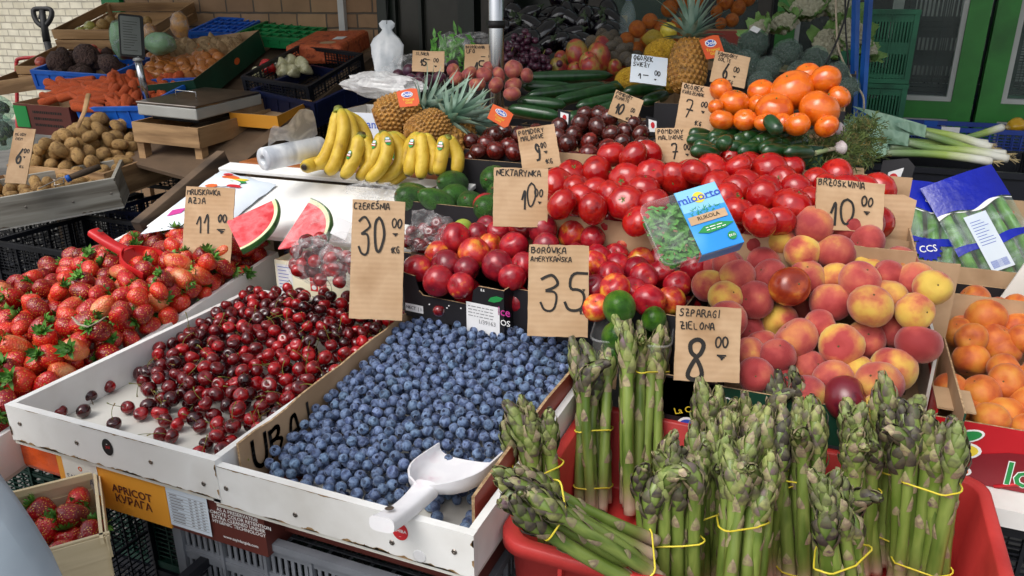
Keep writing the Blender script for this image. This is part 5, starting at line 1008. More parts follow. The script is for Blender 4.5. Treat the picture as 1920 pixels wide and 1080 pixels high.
# ================================================================ ASPARAGUS
CR = TR(-.038, 1.07, .56); W_, D_, Hh = .684, .45, .165
e = empty('asparagus_crate', CR, 'faded red plastic crate of asparagus at front right', 'crate'); mb = MB()
def rr4(a, b, r_): return rrect(a, b, r_, 6)
P = [[(x, y, z) for x, y in rr4(a, b, r_)] for a, b, r_, z in ((W_/2-.03, D_/2-.03, .03, .0), (W_/2-.022, D_/2-.022, .035, .01), (W_/2-.012, D_/2-.012, .04, Hh-.022), (W_/2, D_/2, .045, Hh-.021), (W_/2, D_/2, .045, Hh-.002), (W_/2-.003, D_/2-.003, .043, Hh), (W_/2-.018, D_/2-.018, .04, Hh), (W_/2-.02, D_/2-.02, .04, Hh-.003), (W_/2-.03, D_/2-.03, .035, .012), (W_/2-.035, D_/2-.035, .03, .006))]
mb.grid(P, 0, True, True); mb.add(P[-1], [tuple(range(len(P[-1])))], 0, False); mb.add(P[0], [tuple(range(len(P[0])))[::-1]], 0, False); obj('shell', mb, M['pl_redcrate'], e)
mb = MB()
for x in (-.24, -.12, 0, .12, .24): mb.box(x-.003, x+.003, -D_/2+.002, -D_/2+.013, .02, Hh-.023)
obj('ribs', mb, M['pl_redcrate'], e)
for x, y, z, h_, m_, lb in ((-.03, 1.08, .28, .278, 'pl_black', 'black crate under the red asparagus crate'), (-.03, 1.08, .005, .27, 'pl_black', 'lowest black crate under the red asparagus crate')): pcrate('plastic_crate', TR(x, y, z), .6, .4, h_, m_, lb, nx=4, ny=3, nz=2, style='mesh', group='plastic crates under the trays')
M['asp'] = mk('asparagus_stalk', ['#647c2e', '#86984a', '#526a26'], .42, 30, 3, an=(1, 1, .25), rnd=.14, coat=.15, attr=.16, acols=[(0, '#d8c4ac', 1), (.06, '#b59a86', .9), (.16, '#7f7f45', .6), (.30, '#6a8a38', 0), (.75, '#6f8a44', .1), (1, '#6b6a4a', .5)])
M['asp_sc'] = mk('asparagus_bract', ['#b9ac84', '#8d7a68', '#a4a070', '#6a5058'], .6, 70, 3, .3, .7, rnd=.15)
M['asp_tip'] = mk('asparagus_tip_scale', ['#72823f', '#949c5e', '#646446', '#755f66'], .6, 45, 4, .3, .7, rnd=.2, hue=.02)
M['asp_dk'] = mk('asparagus_dark_tip', ['#4d5538', '#605c46', '#423a3a', '#6f7048'], .6, 45, 4, .3, .7, rnd=.2, hue=.02)
def spear(seed, L, bend, dark=False):
    r = random.Random(seed); mb = MB(); N_ = 26; ax = r.uniform(0, 6.28); pts = []; rad = []; bx_, by_ = math.cos(ax), math.sin(ax)
    ang = 0; p = Vector((0, 0, 0)); st = L/N_; R0 = r.uniform(.0088, .0108)
    for i in range(N_+1):
        t = i/N_; pts.append(p.copy())
        if t < .70: q = R0*(1-.20*t)
        elif t < .84: q = R0*(.86+.42*math.sin((t-.70)/.14*1.57))
        else: q = R0*1.28*max(.10, (1-((t-.84)/.165)**1.7))
        rad.append(q); ang = bend*max(0, (t-.72)/.28)**1.3*1.6+.06*math.sin(t*5+seed); p = p+Vector((math.sin(ang)*bx_, math.sin(ang)*by_, math.cos(ang)))*st
    mb.tube(pts, rad, 10, 0, t=[i/N_ for i in range(N_+1)])
    def leaf(t, a, w, ln, m, lift):
        i = min(N_-1, int(t*N_)); f = t*N_-i; c = pts[i].lerp(pts[i+1], f); T = (pts[i+1]-pts[i]).normalized(); q = rad[i]*(1-f)+rad[i+1]*f
        u = T.orthogonal().normalized(); u = (Matrix.Rotation(a, 3, T) @ u); G = []
        for k in range(4):
            s = k/3; hw = w*(1-s**1.6)*.5+.0002; q2 = q
            t2 = min(1, t+ln*s/L); j = min(N_-1, int(t2*N_)); c2 = pts[j].lerp(pts[j+1], t2*N_-j); q2 = rad[j]*(1-(t2*N_-j))+rad[j+1]*(t2*N_-j)
            G.append([tuple(c2+(Matrix.Rotation(x*hw/max(q2, .004), 3, T) @ u)*(q2+.0007+lift*math.sin(s*2.2)-abs(x)*.0006)) for x in (-1, -.4, .4, 1)])
        mb.grid(G, m)
    a = r.uniform(0, 6)
    for t in (.14, .27, .38, .47, .55, .61, .66, .70): leaf(t, a, r.uniform(.012, .017), r.uniform(.016, .024), 1, .0016); a += 2.4
    t = .715; k = 0
    while t < .985: leaf(t, a, .0155*(1-.5*max(0, (t-.8)/.2)), .026*(1-.45*(t-.7)/.3), 2 if r.random() < .8 else 1, .0042); a += 2.4; t += .0125; k += 1
    return mb.mesh('spear', [M['asp'], M['asp_sc'], M['asp_dk' if dark else 'asp_tip']])
SP = [spear(i, .27+.012*(i % 3), b) for i, b in enumerate((.05, .25, .5, .9, .1, .35, 1.3, .15))]; SPD = [spear(20+i, .27, b, True) for i, b in enumerate((.2, .6, 1.1, .4))]
def hull(pts):
    pts = sorted(set(pts)); 
    def half(ps):
        h = []
        for p in ps:
            while len(h) > 1 and (h[-1][0]-h[-2][0])*(p[1]-h[-2][1])-(h[-1][1]-h[-2][1])*(p[0]-h[-2][0]) <= 0: h.pop()
            h.append(p)
        return h
    a, b = half(pts), half(pts[::-1]); return a[:-1]+b[:-1]
def bunch(base, tip, label, n=8, bands=(.62, .16), seed=0, dark=.15, L=.28, tight=1.0):
    r = random.Random(seed*13+5); base = Vector(base); z = (Vector(tip)-base).normalized(); e = empty('asparagus_bunch', Matrix.Translation(base) @ point_to(z, r.uniform(0, 6)), label, 'asparagus', 'banded bunches of green asparagus')
    slots = [(0, 0)]+[(math.cos(6.283*k/6+.3)*.0195, math.sin(6.283*k/6+.3)*.0195) for k in range(6)]+[(math.cos(6.283*k/10)*.037, math.sin(6.283*k/10)*.037) for k in range(10)]; cs = []
    idx = list(range(7))+r.sample(range(7, 17), max(0, n-7)) if n > 7 else list(range(n))
    for k in idx:
        x, y = slots[k]; x *= tight; y *= tight; ms = SPD if r.random() < dark else SP; me = ms[r.randrange(len(ms))]; tx, ty = r.uniform(-3, 3), r.uniform(-3, 3); s = r.uniform(.92, 1.06)*L/.28; dz = r.uniform(0, .012)
        link('spear', me, e, TR(x, y, dz, tx, ty, r.uniform(0, 360), (r.uniform(.92, 1.14), r.uniform(.92, 1.14), s))); cs.append((x, y, math.tan(R_(ty)), -math.tan(R_(tx))))
    for hb in bands:
        h = hb*L; pts = []
        for x, y, ax, ay in cs:
            for k in range(12): pts.append((round(x+ax*h+math.cos(6.283*k/12)*.0112, 5), round(y+ay*h+math.sin(6.283*k/12)*.0112, 5)))
        hp = hull(pts); tl = r.uniform(-.12, .12); mb = MB(); mb.tube([(x, y, h+tl*x+.0015*math.sin(i)) for i, (x, y) in enumerate(hp)], .0014, 6, 0, closed=True); obj('rubber_band', mb, M['band'], e)
def bn(tp, bp, label, L=.28, zb=.578, **k):
    b = at(bp[0], bp[1], zb); q = ray(*tp); o = CP-b; A = q@q; B = 2*(q@o); C = o@o-L*L; D = B*B-4*A*C
    s = (-B-math.sqrt(D))/(2*A) if D > 0 else -B/(2*A); s2 = (-B+math.sqrt(max(D, 0)))/(2*A)
    cands = [CP+q*x for x in (s, s2)]; tp_ = max(cands, key=lambda v: v[2]) if D > 0 else cands[0]
    bunch(b, tp_, label, L=L, **k)
bn((1000, 765), (1035, 1045), 'asparagus bunch at the left end of the red crate, tips spreading', n=10, seed=1, bands=(.66,), L=.29)
bn((1108, 650), (1112, 960), 'asparagus bunch left of the tall one, dark tips', n=10, seed=2, bands=(.50, .16), L=.30, dark=.6)
bn((1200, 578), (1192, 955), 'tallest asparagus bunch, standing behind with pale butts', n=11, seed=3, bands=(.76, .22), L=.34, dark=.0)
bn((1322, 800), (1318, 1095), 'asparagus bunch hidden between the front two and the card', n=10, seed=15, bands=(.55,), dark=.1)
bn((1440, 770), (1438, 1075), 'asparagus bunch wedged in the middle behind the front ones', n=10, seed=16, bands=(.58,), dark=.25)
bn((1262, 835), (1255, 1150), 'asparagus bunch in front of the 8 00 price card, purplish tips', n=10, seed=4, bands=(.50, .1), dark=.3)
bn((1345, 745), (1340, 1040), 'asparagus bunch just right of the 8 00 price card, pale tips', n=10, seed=5, bands=(.5,), dark=0, L=.30)
bn((1400, 840), (1375, 1190), 'asparagus bunch at the front middle with curled dark tips', n=11, seed=6, bands=(.62, .2), dark=.35)
bn((1395, 775), (1405, 1070), 'asparagus bunch standing behind the front middle one', n=10, seed=7, bands=(.55,), dark=.1)
bn((1508, 752), (1510, 1100), 'thick asparagus bunch in the centre right of the crate', n=11, seed=8, bands=(.60, .12), L=.30)
bn((1470, 668), (1462, 1010), 'dark tipped asparagus bunch leaning against the peaches', n=9, seed=9, bands=(.6,), dark=1.0, L=.30)
bn((1600, 785), (1598, 1080), 'asparagus bunch with drooping tips right of the thick one', n=10, seed=10, bands=(.55,), dark=.1)
bn((1565, 905), (1590, 1230), 'asparagus bunch nearest the camera with a bent-over tip', n=11, seed=11, bands=(.60, .2), dark=.1)
bn((1752, 775), (1722, 1110), 'big asparagus bunch at the right end of the red crate', n=13, seed=12, bands=(.66, .2), dark=.3, L=.30)
bn((1690, 740), (1668, 1060), 'asparagus bunch behind the big right-hand one', n=10, seed=13, bands=(.58, .2), dark=.5, L=.30)
bunch(atd(1215, 1062, 1.10), atd(1010, 945, 1.02), 'asparagus bunch lying on its side at the front left of the crate', n=11, seed=14, bands=(.72, .10), dark=.7, L=.27)
# ================================================================ WATERMELON BOARD, BANANAS, PINEAPPLES
def slab(name, P4, th, mat, label, cat='board', par=None, bev=.002):
    """plank with its top face through four points FL, FR, BR, BL"""
    q = [Vector(p) for p in P4]; n = (q[1]-q[0]).cross(q[3]-q[0]).normalized(); mb = MB(); v = [p-n*th for p in q]+q
    mb.add(v, [(3, 2, 1, 0), (4, 5, 6, 7), (0, 1, 5, 4), (1, 2, 6, 5), (2, 3, 7, 6), (3, 0, 4, 7)], 0, False); return obj(name, mb, mat, par, bevel=bev, label=label, cat=cat) if par is None else obj(name, mb, mat, par, bevel=bev)
slab('sloped_board', [(-1.70, 1.50, .885), (-.84, 1.56, .90), (-.86, 1.77, .985), (-1.665, 1.745, .985)], .014, M['white_paint'], 'white painted sloping board under the watermelon slices')
slab('ledge_board', [(-1.67, 1.762, .9985), (-.86, 1.785, .9985), (-.86, 1.835, 1.0065), (-1.67, 1.815, 1.0065)], .012, M['white_paint'], 'narrow white board along the front of the bananas')
slab('edge_batten', [(-1.745, 1.49, .895), (-1.712, 1.49, .895), (-1.70, 1.83, 1.035), (-1.73, 1.83, 1.035)], .05, M['dark_wood'], 'dark batten along the left edge of the white board', 'batten')
mb = MB(); mb.box(-1.66, -.92, 1.84, 2.12, .986, 1.004); obj('banana_board', mb, M['orange_wood'], bevel=.002, label='reddish varnished board under the bananas', cat='board')
BN = Vector((0, -.33, .94))
bp_ = lambda x, y, dz=0: Vector(onplane(x, y, 1.5, .885, .41))+Vector((0, 0, dz))
c = [bp_(263, 442, .004), bp_(436, 414, .004), bp_(519, 349, .004), bp_(413, 322, .004)]; G = []; H_ = []
for j in range(13):
    v = j/12; G.append([]); H_.append([])
    for i in range(11):
        u = i/10; p = c[0]*(1-u)*(1-v)+c[1]*u*(1-v)+c[2]*u*v+c[3]*(1-u)*v; h = .028*(max(0, 16*u*(1-u)*v*(1-v)))**.45+.0025*math.sin(u*17+v*5)*math.sin(v*14); G[-1].append(p+BN*h); H_[-1].append(p)
mb = MB(); mb.grid(G); sb = obj('printed_pouch', mb, M['paper_blue'], label='white plastic pouch with a printed fruit picture lying on the board', cat='pouch')
def onbag(u, v, dh=.0012):
    i = min(9.999, max(0, u*10)); j = min(11.999, max(0, v*12)); a, b = int(i), int(j); f, g = i-a, j-b
    return (G[b][a]*(1-f)+G[b][a+1]*f)*(1-g)+(G[b+1][a]*(1-f)+G[b+1][a+1]*f)*g+BN*dh
def bagprint(cu, cv, a, b, mat, dh, rot=0):
    mb = MB(); n = 16; ps = [onbag(cu, cv, dh)]+[onbag(cu+a*math.cos(6.283*k/n)*math.cos(rot)-b*math.sin(6.283*k/n)*math.sin(rot), cv+a*math.cos(6.283*k/n)*math.sin(rot)+b*math.sin(6.283*k/n)*math.cos(rot), dh) for k in range(n)]
    mb.add(ps, [(0, 1+k, 1+(k+1) % n) for k in range(n)]); obj('fruit_print', mb, mat, sb)
bagprint(.55, .80, .16, .045, M['ink_yellow'], .002, .3); bagprint(.42, .84, .14, .04, M['ink_orange'], .0026); bagprint(.62, .76, .12, .035, M['ink_green'], .0032); bagprint(.50, .70, .20, .085, M['paper'], .0038); bagprint(.66, .64, .10, .035, M['ink_red'], .0044); bagprint(.34, .88, .08, .03, M['ink_red'], .005); bagprint(.35, .62, .09, .035, M['ink_orange'], .0044)
mb = MB(); g = [[onbag(u, v, .002) for u in (.18, .27, .36)] for v in (.16, .20, .24)]; mb.grid(g); obj('pink_block', mb, M['ink_pink'], sb)
mb = MB()
for k in range(9): u = .35+k*.035; mb.grid([[onbag(u+a, v+.01*k/9, .0028) for a in (0, .018)] for v in (.93, .955)])
obj('small_print', mb, M['ink_grey'], sb)
# watermelon slices
M['wm_flesh'] = mk('melon_flesh', ['#dc444a', '#ea7074', '#d0343c'], .25, 22, 6, rnd=0, coat=.3)
M['wm_white'] = mk('melon_rind_inner', ['#d7dca0', '#e6e8c0'], .4, 20, 3, rnd=0); M['wm_green'] = mk('melon_rind', ['#1f4a20', '#3a6a2e', '#143518'], .35, 9, 4, rnd=0, an=(1, 3, 1))
def melon(p0, p1, p2, thick, label, R_k=1.0, film_=False):
    """p0 the cut edge's inner end, p1 its rind end, p2 the other rind end: a wedge whose front face is a sector"""
    p0, p1, p2 = Vector(p0), Vector(p1), Vector(p2); x = (p1-p0); R = x.length; x.normalize(); n = x.cross(p2-p0).normalized(); y = n.cross(x)
    if n.dot(Vector(CP)-p0) < 0: n = -n
    a1 = math.atan2((p2-p0).dot(y), (p2-p0).dot(x)); r2 = (p2-p0).length; e = empty('watermelon_slice', Matrix.Translation(p0), label, 'watermelon', 'watermelon slices'); N_ = 18
    def ring(k, off, back=0): return [tuple((x*math.cos(a1*i/N_)+y*math.sin(a1*i/N_))*((R+(r2-R)*i/N_)*k)+n*off) for i in range(N_+1)]
    mb = MB(); ks = [.02, .3, .6, .90, .925, .968, .985]; F_ = [ring(k, .0006*math.sin(k*40)) for k in ks]
    for a, b, m_ in zip(range(6), range(1, 7), (0, 0, 0, 1, 1, 2)): 
        vs = F_[a]+F_[b]; q = N_+1; mb.add(vs, [(i, i+1, q+i+1, q+i) for i in range(N_)], m_)
    B_ = [ring(k, -thick*k) for k in ks]
    for a, b, m_ in zip(range(6), range(1, 7), (0, 0, 0, 1, 1, 2)):
        vs = B_[a]+B_[b]; q = N_+1; mb.add(vs, [(q+i, q+i+1, i+1, i) for i in range(N_)], m_)
    S_ = [ring(.985, 0), ring(1.0, -thick*.25), ring(1.01, -thick*.5), ring(1.0, -thick*.75), ring(.985, -thick*.985)]
    for a, b in zip(S_, S_[1:]): mb.add(a+b, [(i, i+1, N_+1+i+1, N_+1+i) for i in range(N_)], 2)
    for i in (0, N_):
        for a in range(6): mb.add([F_[a][i], F_[a+1][i], B_[a+1][i], B_[a][i]], [(0, 1, 2, 3)], (0, 0, 0, 1, 1, 2)[a], False)
    obj('wedge', mb, [M['wm_flesh'], M['wm_white'], M['wm_green']], e)
    if film_:
        mb = MB(); v = ring(.99, .003); v2 = ring(.05, .003); mb.add(v+v2, [(i, i+1, N_+2+i, N_+1+i) for i in range(N_)]); obj('cling_film', mb, M['film'], e)
melon(atd(425, 415, 1.93), atd(518, 372, 1.97), atd(452, 470, 1.85), .016, 'watermelon slice right of the strawberry price card, rind on its right')
melon(atd(520, 468, 1.82), atd(584, 370, 1.93), atd(606, 452, 1.80), .018, 'watermelon slice wrapped in film beside the cherry punnet', film_=True)
# cream carton and a cellophane bag of cherries
e = cbox('cream_carton', TR(-1.12, 1.555, .735, 0, 0, 1), .27, .16, .118, 'cream cardboard box with red print behind the cherries', 'card_cream', 'card_cream'); P_ = TR(0, -.0805, 0, 90)
mb = MB(); patch(mb, -.13, -.085, .02, .108, 0, 0); l_ = obj('white_label', mb, M['paper'], e, P_); mb = MB()
for k in range(8): patch(mb, -.126, -.126+rr.uniform(.02, .036), .1-k*.009, .1015-k*.009, .0005, 0)
obj('label_lines', mb, M['ink_blue'], l_)
for x in (-.022, .004):
    mb = MB(); patch(mb, x-.011, x+.011, .048, .084, 0, 0); g = obj('red_emblem', mb, M['ink_red'], e, P_); mb = MB(); mb.prism(blob(.007, .006), 0, .0004); obj('emblem_core', mb, M['paper'], g, TR(x, .058, .0004)); mb = MB(); patch(mb, x-.010, x+.010, .072, .0735, .0006, 0); obj('emblem_bar', mb, M['paper'], g)
print_on(e, 'NEW SELECTED', .008, -.005, .095, 0, M['ink_grey'], P_, rot=180); small_print(e, -.03, .07, .032, 2, .008, .0022, 'ink_grey', .0006, P_)
r = random.Random(12); c0 = Vector(atd(612, 492, 1.70))
Pk = [c0+Vector((r.uniform(-.075, .10), r.uniform(-.03, .06), r.uniform(-.04, .035))) for _ in range(34)]; Pk = relax([tuple(p) for p in Pk], [.0155]*34, 60, .95)
for p in Pk: link('cherry', CH[r.choice(['mid', 'red'])], None, Matrix.Translation(p) @ rndrot(r) @ Matrix.Scale(1.15, 4), label='shiny red cherry inside the clear cellophane bag', cat='cherry', group='cherries in the cellophane bag')
def crumple(name, c, size, mat, label, cat, seed, flat=.7, n=3, amp=.28, M_=None):
    import mathutils
    mb = MB(); N1, N2 = 26, 18; Pg = []
    for j in range(N2+1):
        th = math.pi*j/N2; row = []
        for i in range(N1):
            a = 6.28318*i/N1; v = Vector((math.sin(th)*math.cos(a), math.sin(th)*math.sin(a), math.cos(th))); q = mathutils.noise.noise(v*1.7+Vector((seed, 0, 0)))+.6*abs(mathutils.noise.noise(v*4.5+Vector((0, seed, 0)))); k = 1+amp*q; row.append((v.x*size[0]*k, v.y*size[1]*k, v.z*size[2]*k))
        Pg.append(row)
    mb.grid(Pg, 0, False, True); return obj(name, mb, mat, M=Matrix.Translation(c) @ (M_ or Matrix()), label=label, cat=cat)
crumple('cellophane_bag', c0+Vector((.015, .01, .005)), (.125, .065, .055), M['film'], 'crumpled clear cellophane bag around red cherries', 'bag', 3.1)
mb = MB(); mb.prism([(-.018, -.02), (.018, -.02), (.018, .02), (-.018, .02)], 0, .0006); obj('paper_tag', mb, M['paper'], M=Matrix.Translation(atd(640, 428, 1.69)) @ B @ Euler((0, 0, R_(-24))).to_matrix().to_4x4(), label='small white label on the cellophane bag', cat='label')
crumple('cling_film', Vector(atd(705, 358, 1.96)), (.075, .035, .018), M['film'], 'crumpled cling film in front of the bananas', 'film', 7.7, amp=.6)
crumple('cellophane_bag', Vector(atd(808, 435, 1.74)), (.055, .04, .045), M['film'], 'crumpled clear bag between cherry card and nectarines', 'bag', 9.2, amp=.5)
Pk = [Vector(atd(800, 448, 1.78))+Vector((r.uniform(-.06, .05), r.uniform(-.02, .04), r.uniform(-.03, .02))) for _ in range(14)]; Pk = relax([tuple(p) for p in Pk], [.016]*14, 60, .95)
for p in Pk: link('cherry', CH['mid'], None, Matrix.Translation(p) @ rndrot(r) @ Matrix.Scale(1.2, 4), label='dark red cherry inside the clear bag left of the nectarines', cat='cherry', group='cherries in the small clear bag')
cbox('cherry_punnet_box', TR(-.96, 1.62, .80), .17, .15, .09, 'black box between the cherry price card and the nectarines', 'card_black', 'card_black')
# ---- bananas
M['ban'] = mk('banana_skin', ['#c6a534', '#d2b444', '#c4a232', '#bd9a2c', '#86662c'], .45, 30, 6, .3, .78, rnd=.08, attr=.05, acols=[(0, '#4a3a22', 1), (.02, '#7f8a3a', 1), (.13, '#98a040', .8), (.30, '#c2b03a', 0), (.90, '#c9a82f', 0), (.965, '#8a7a30', .9), (.985, '#2a1f14', 1)], bump=.0004, bscale=50, spec=.35)
def smooth(P, n=8):
    P = [Vector(p) for p in P]; q = []
    for i in range(len(P)-1):
        p0, p1, p2, p3 = P[max(i-1, 0)], P[i], P[i+1], P[min(i+2, len(P)-1)]
        for k in range(n): t = k/n; q.append(.5*((2*p1)+(p2-p0)*t+(2*p0-5*p1+4*p2-p3)*t*t+(3*p1-p0-3*p2+p3)*t**3))
    return q+[P[-1]]
def banana(pts, par, rad=.0175, st=None):
    q = smooth(pts, 7); N_ = len(q)-1; rs = []
    for i in range(N_+1):
        t = i/N_; k = .42+.58*min(1, max(0, (t-.08)/.22))**.8 if t < .3 else (1-.06*(t-.3) if t < .8 else 1-.03-.72*((t-.8)/.2)**2.2); rs.append(rad*k)
    mb = MB(); mb.tube(q, rs, 10, 0, t=[i/N_ for i in range(N_+1)])
    o = obj('banana', mb, M['ban'], par)
    if st:
        i = int(st*N_); T = (q[i+1]-q[i-1]).normalized(); v = (Vector(CP)-q[i]); v = (v-T*v.dot(T)).normalized(); Mx = frame(q[i]+v*(rs[i]+.0008), T.cross(v)*-1 if False else v.cross(T)*-1, v)
        s = MB(); s.prism(blob(.0085, .0125, 14), 0, .0004); so_ = obj('sticker', s, M['ink_green'], o, Mx); s = MB(); patch(s, -.0075, .0075, -.002, .0045, .0009, 0); obj('sticker_band', s, M['ink_red'], so_); s = MB(); patch(s, -.005, .005, -.0095, -.0035, .0009, 0); obj('sticker_code', s, M['paper_blue'], so_); s = MB(); patch(s, -.007, .007, -.0003, .0025, .0012, 0); obj('sticker_line', s, M['paper'], so_)
def bananas(crown, lst, d, label, seed):
    r = random.Random(seed); e = empty('banana_bunch', Matrix.Translation(atd(crown[0], crown[1], d)), label, 'bananas', 'bunches of bananas'); o = e.matrix_basis.translation
    mb = MB(); cr = MB(); c1 = Vector(atd(crown[0], crown[1]-3, d+.002))-o; c2 = Vector(atd(crown[0]+1, crown[1]+8, d))-o; cr.tube([c1, (c1+c2)/2, c2], [.011, .013, .015], 8, 0, t=[.005, .01, .06]); obj('crown', cr, M['ban'], e)
    for pts, off, st in lst:
        n = len(pts); P = [Vector(atd(crown[0]+(pts[0][0]-crown[0])*.3, crown[1]+4, d))-o]+[Vector(atd(x, y, d+off*min(1, (i+1)/2)-.008*i/n))-o for i, (x, y) in enumerate(pts)]; banana(P, e, .0185, st)
bananas((634, 203), [([(633, 213), (628, 242), (619, 274), (603, 303), (583, 309)], .01, 0), ([(641, 214), (645, 242), (638, 276), (625, 312), (609, 324)], -.02, 0), ([(650, 215), (660, 240), (664, 270), (655, 300), (640, 322)], .0, 0), ([(655, 218), (676, 236), (688, 262), (688, 292), (676, 315)], .045, 0)], 2.08, 'largest banana bunch, standing behind the bag roll', 1)
bananas((677, 252), [([(673, 262), (669, 284), (658, 311), (641, 335)], -.01, .62), ([(683, 262), (692, 282), (694, 306), (682, 328)], .01, 0)], 2.03, 'two-banana bunch right of the largest bunch', 2)
bananas((718, 249), [([(715, 257), (707, 284), (691, 313), (669, 337)], .0, .45), ([(722, 257), (726, 284), (713, 316), (686, 341)], -.02, .42), ([(734, 258), (751, 280), (745, 314), (705, 343)], .015, 0), ([(744, 258), (764, 286), (759, 318), (726, 346)], .04, 0)], 2.04, 'middle bunch of four stickered bananas', 3)
bananas((790, 254), [([(783, 262), (774, 293), (764, 331)], .0, .5), ([(791, 262), (792, 300), (788, 337)], -.012, 0), ([(800, 262), (815, 292), (806, 328)], .005, 0), ([(780, 260), (766, 280), (757, 318)], .035, 0)], 2.02, 'green tinged banana bunch second from the right', 4)
bananas((838, 257), [([(833, 266), (827, 298), (821, 330)], -.005, .5), ([(843, 265), (858, 293), (855, 330)], .01, 0)], 2.0, 'rightmost small banana bunch by the avocados', 5)
e = empty('loose_banana', Matrix.Translation(atd(570, 312, 2.1)), 'single banana lying at the left of the bunches, tip toward us', 'banana'); o_ = e.matrix_basis.translation
banana([Vector(atd(640, 296, 2.24))-o_, Vector(atd(612, 303, 2.17))-o_, Vector(atd(588, 308, 2.1))-o_, Vector(atd(569, 314, 2.04))-o_], e, .02)
# ---- bag roll
a = Vector(atd(493, 299, 2.03)); b = Vector(atd(603, 276, 2.16)); e = empty('bag_roll', Matrix.Translation(a), 'roll of thin clear plastic bags lying left of the bananas', 'bag roll')
z = (b-a); Lr = z.length; mb = MB(); mb.lathe([(.011, .03), (.011, 0), (.0135, -.001), (.029, .0), (.031, .004), (.031, Lr-.004), (.029, Lr), (.001, Lr)], 28, 0, point_to(z)); obj('roll', mb, mk('bag_film_roll', ['#c6ccd2', '#dfe3e6', '#b4bac2'], .28, 14, 5, rnd=0, an=(1, 1, .2), coat=.3), e)
G2 = []
for j in range(9):
    v = j/8; G2.append([])
    for i in range(7): u = i/6; p = a.lerp(b, .1+.85*u*(1-.25*v))-a; G2[-1].append(p+Vector((.03*v, .0, .03+.055*v**.7+.012*math.sin(u*7+v*3)+.03*v*u)))
mb = MB(); mb.grid(G2); obj('loose_sheet', mb, M['film_white'], e)
# ---- pineapples
M['pine'] = mk('pineapple_rind', ['#8a5a22', '#b07d34', '#6a4a20'], .6, 30, 4, .3, .7, rnd=.08); M['pine_eye'] = mk('pineapple_eye', ['#b0843a', '#8e6228', '#bf9648'], .6, 50, 3, .3, .7, rnd=.1); M['pine_dk'] = mk('pineapple_spike', ['#4a341c', '#6a4a28'], .8, 50, 2, rnd=.1)
M['pine_leaf'] = mk('pineapple_leaf', ['#6f8f80', '#8fa898', '#4f705c'], .45, 14, 3, rnd=.12, an=(1, 1, .3), attr=.15, acols=[(0, '#3e6a4a', .7), (.4, '#6f8f7c', 0), (.9, '#93a88c', .3), (1, '#b0a070', .8)])
def pineapple(base, top, R, cl, label, seed, tagged=None, nleaf=46, spread=1.0):
    base, top = Vector(base), Vector(top); z = top-base; L = z.length; r = random.Random(seed); e = empty('pineapple', Matrix.Translation(base) @ point_to(z, r.uniform(0, 6)), label, 'pineapple', 'pineapples')
    prof = lambda t: R*(max(0, 1-abs(2*t-1)**3.2))**.42*(1.02-.1*t)
    mb = MB(); mb.lathe([(max(.0005, prof(i/16)*.94), L*i/16) for i in range(17)], 20, 0)
    rows = 11
    for j in range(rows):
        t = (j+.6)/(rows+.2); q = prof(t); n = max(6, int(6.283*q/(L/rows*1.05))); 
        for k in range(n):
            a = 6.283*(k+.5*(j % 2))/n+.1*t; w = 3.1416*q/n*.92; hh = L/rows*.52; ca, sa = math.cos(a), math.sin(a); vs = []
            for m_ in range(6):
                b_ = 6.283*m_/6; x, y = w*math.cos(b_), hh*math.sin(b_); tt = min(.99, max(.01, t+y/L)); rq = prof(tt)*.955; aa = a+x/q; vs.append((rq*math.cos(aa), rq*math.sin(aa), t*L+y))
            for m_ in range(6):
                b_ = 6.283*m_/6; x, y = w*.5*math.cos(b_), hh*.5*math.sin(b_); rq = q*.985+.0012; aa = a+x/q; vs.append((rq*math.cos(aa), rq*math.sin(aa), t*L+y))
            vs.append(((q+.0022)*ca, (q+.0022)*sa, t*L+hh*.45)); 
            mb.add(vs, [(m_, (m_+1) % 6, 6+(m_+1) % 6, 6+m_) for m_ in range(6)]+[(6+m_, 6+(m_+1) % 6, 12) for m_ in range(6)], [0]*6+[1]*5+[2], False)
    obj('body', mb, [M['pine'], M['pine_eye'], M['pine_dk']], e); mb = MB()
    for k in range(nleaf):
        t = k/nleaf; a = k*2.39996; el = (.25+1.25*t)*spread if spread <= 1 else .25+1.25*t; ln = cl*(.45+.55*math.sin(min(1, t*1.3)*1.7))*r.uniform(.85, 1.1); w = .013*(1-.35*t); ca, sa = math.cos(a), math.sin(a); Gp = []
        for i in range(7):
            s = i/6; e2 = el-.75*s*(1-t)**.8+.25*s*s; rad = .012*(1-t)+ln*s*math.cos(el-.2*s); zz = L-.008+.03*t+ln*s*math.sin(el)-.25*ln*s*s*(1-t); ww = w*(1-s**1.5)+.0004; Gp.append([(ca*rad-sa*ww*x, sa*rad+ca*ww*x, zz+abs(x)*ww*.45) for x in (-1, 0, 1)])
        mb.grid(Gp, 0, t=[i/6 for i in range(7)])
    obj('crown', mb, M['pine_leaf'], e); return e
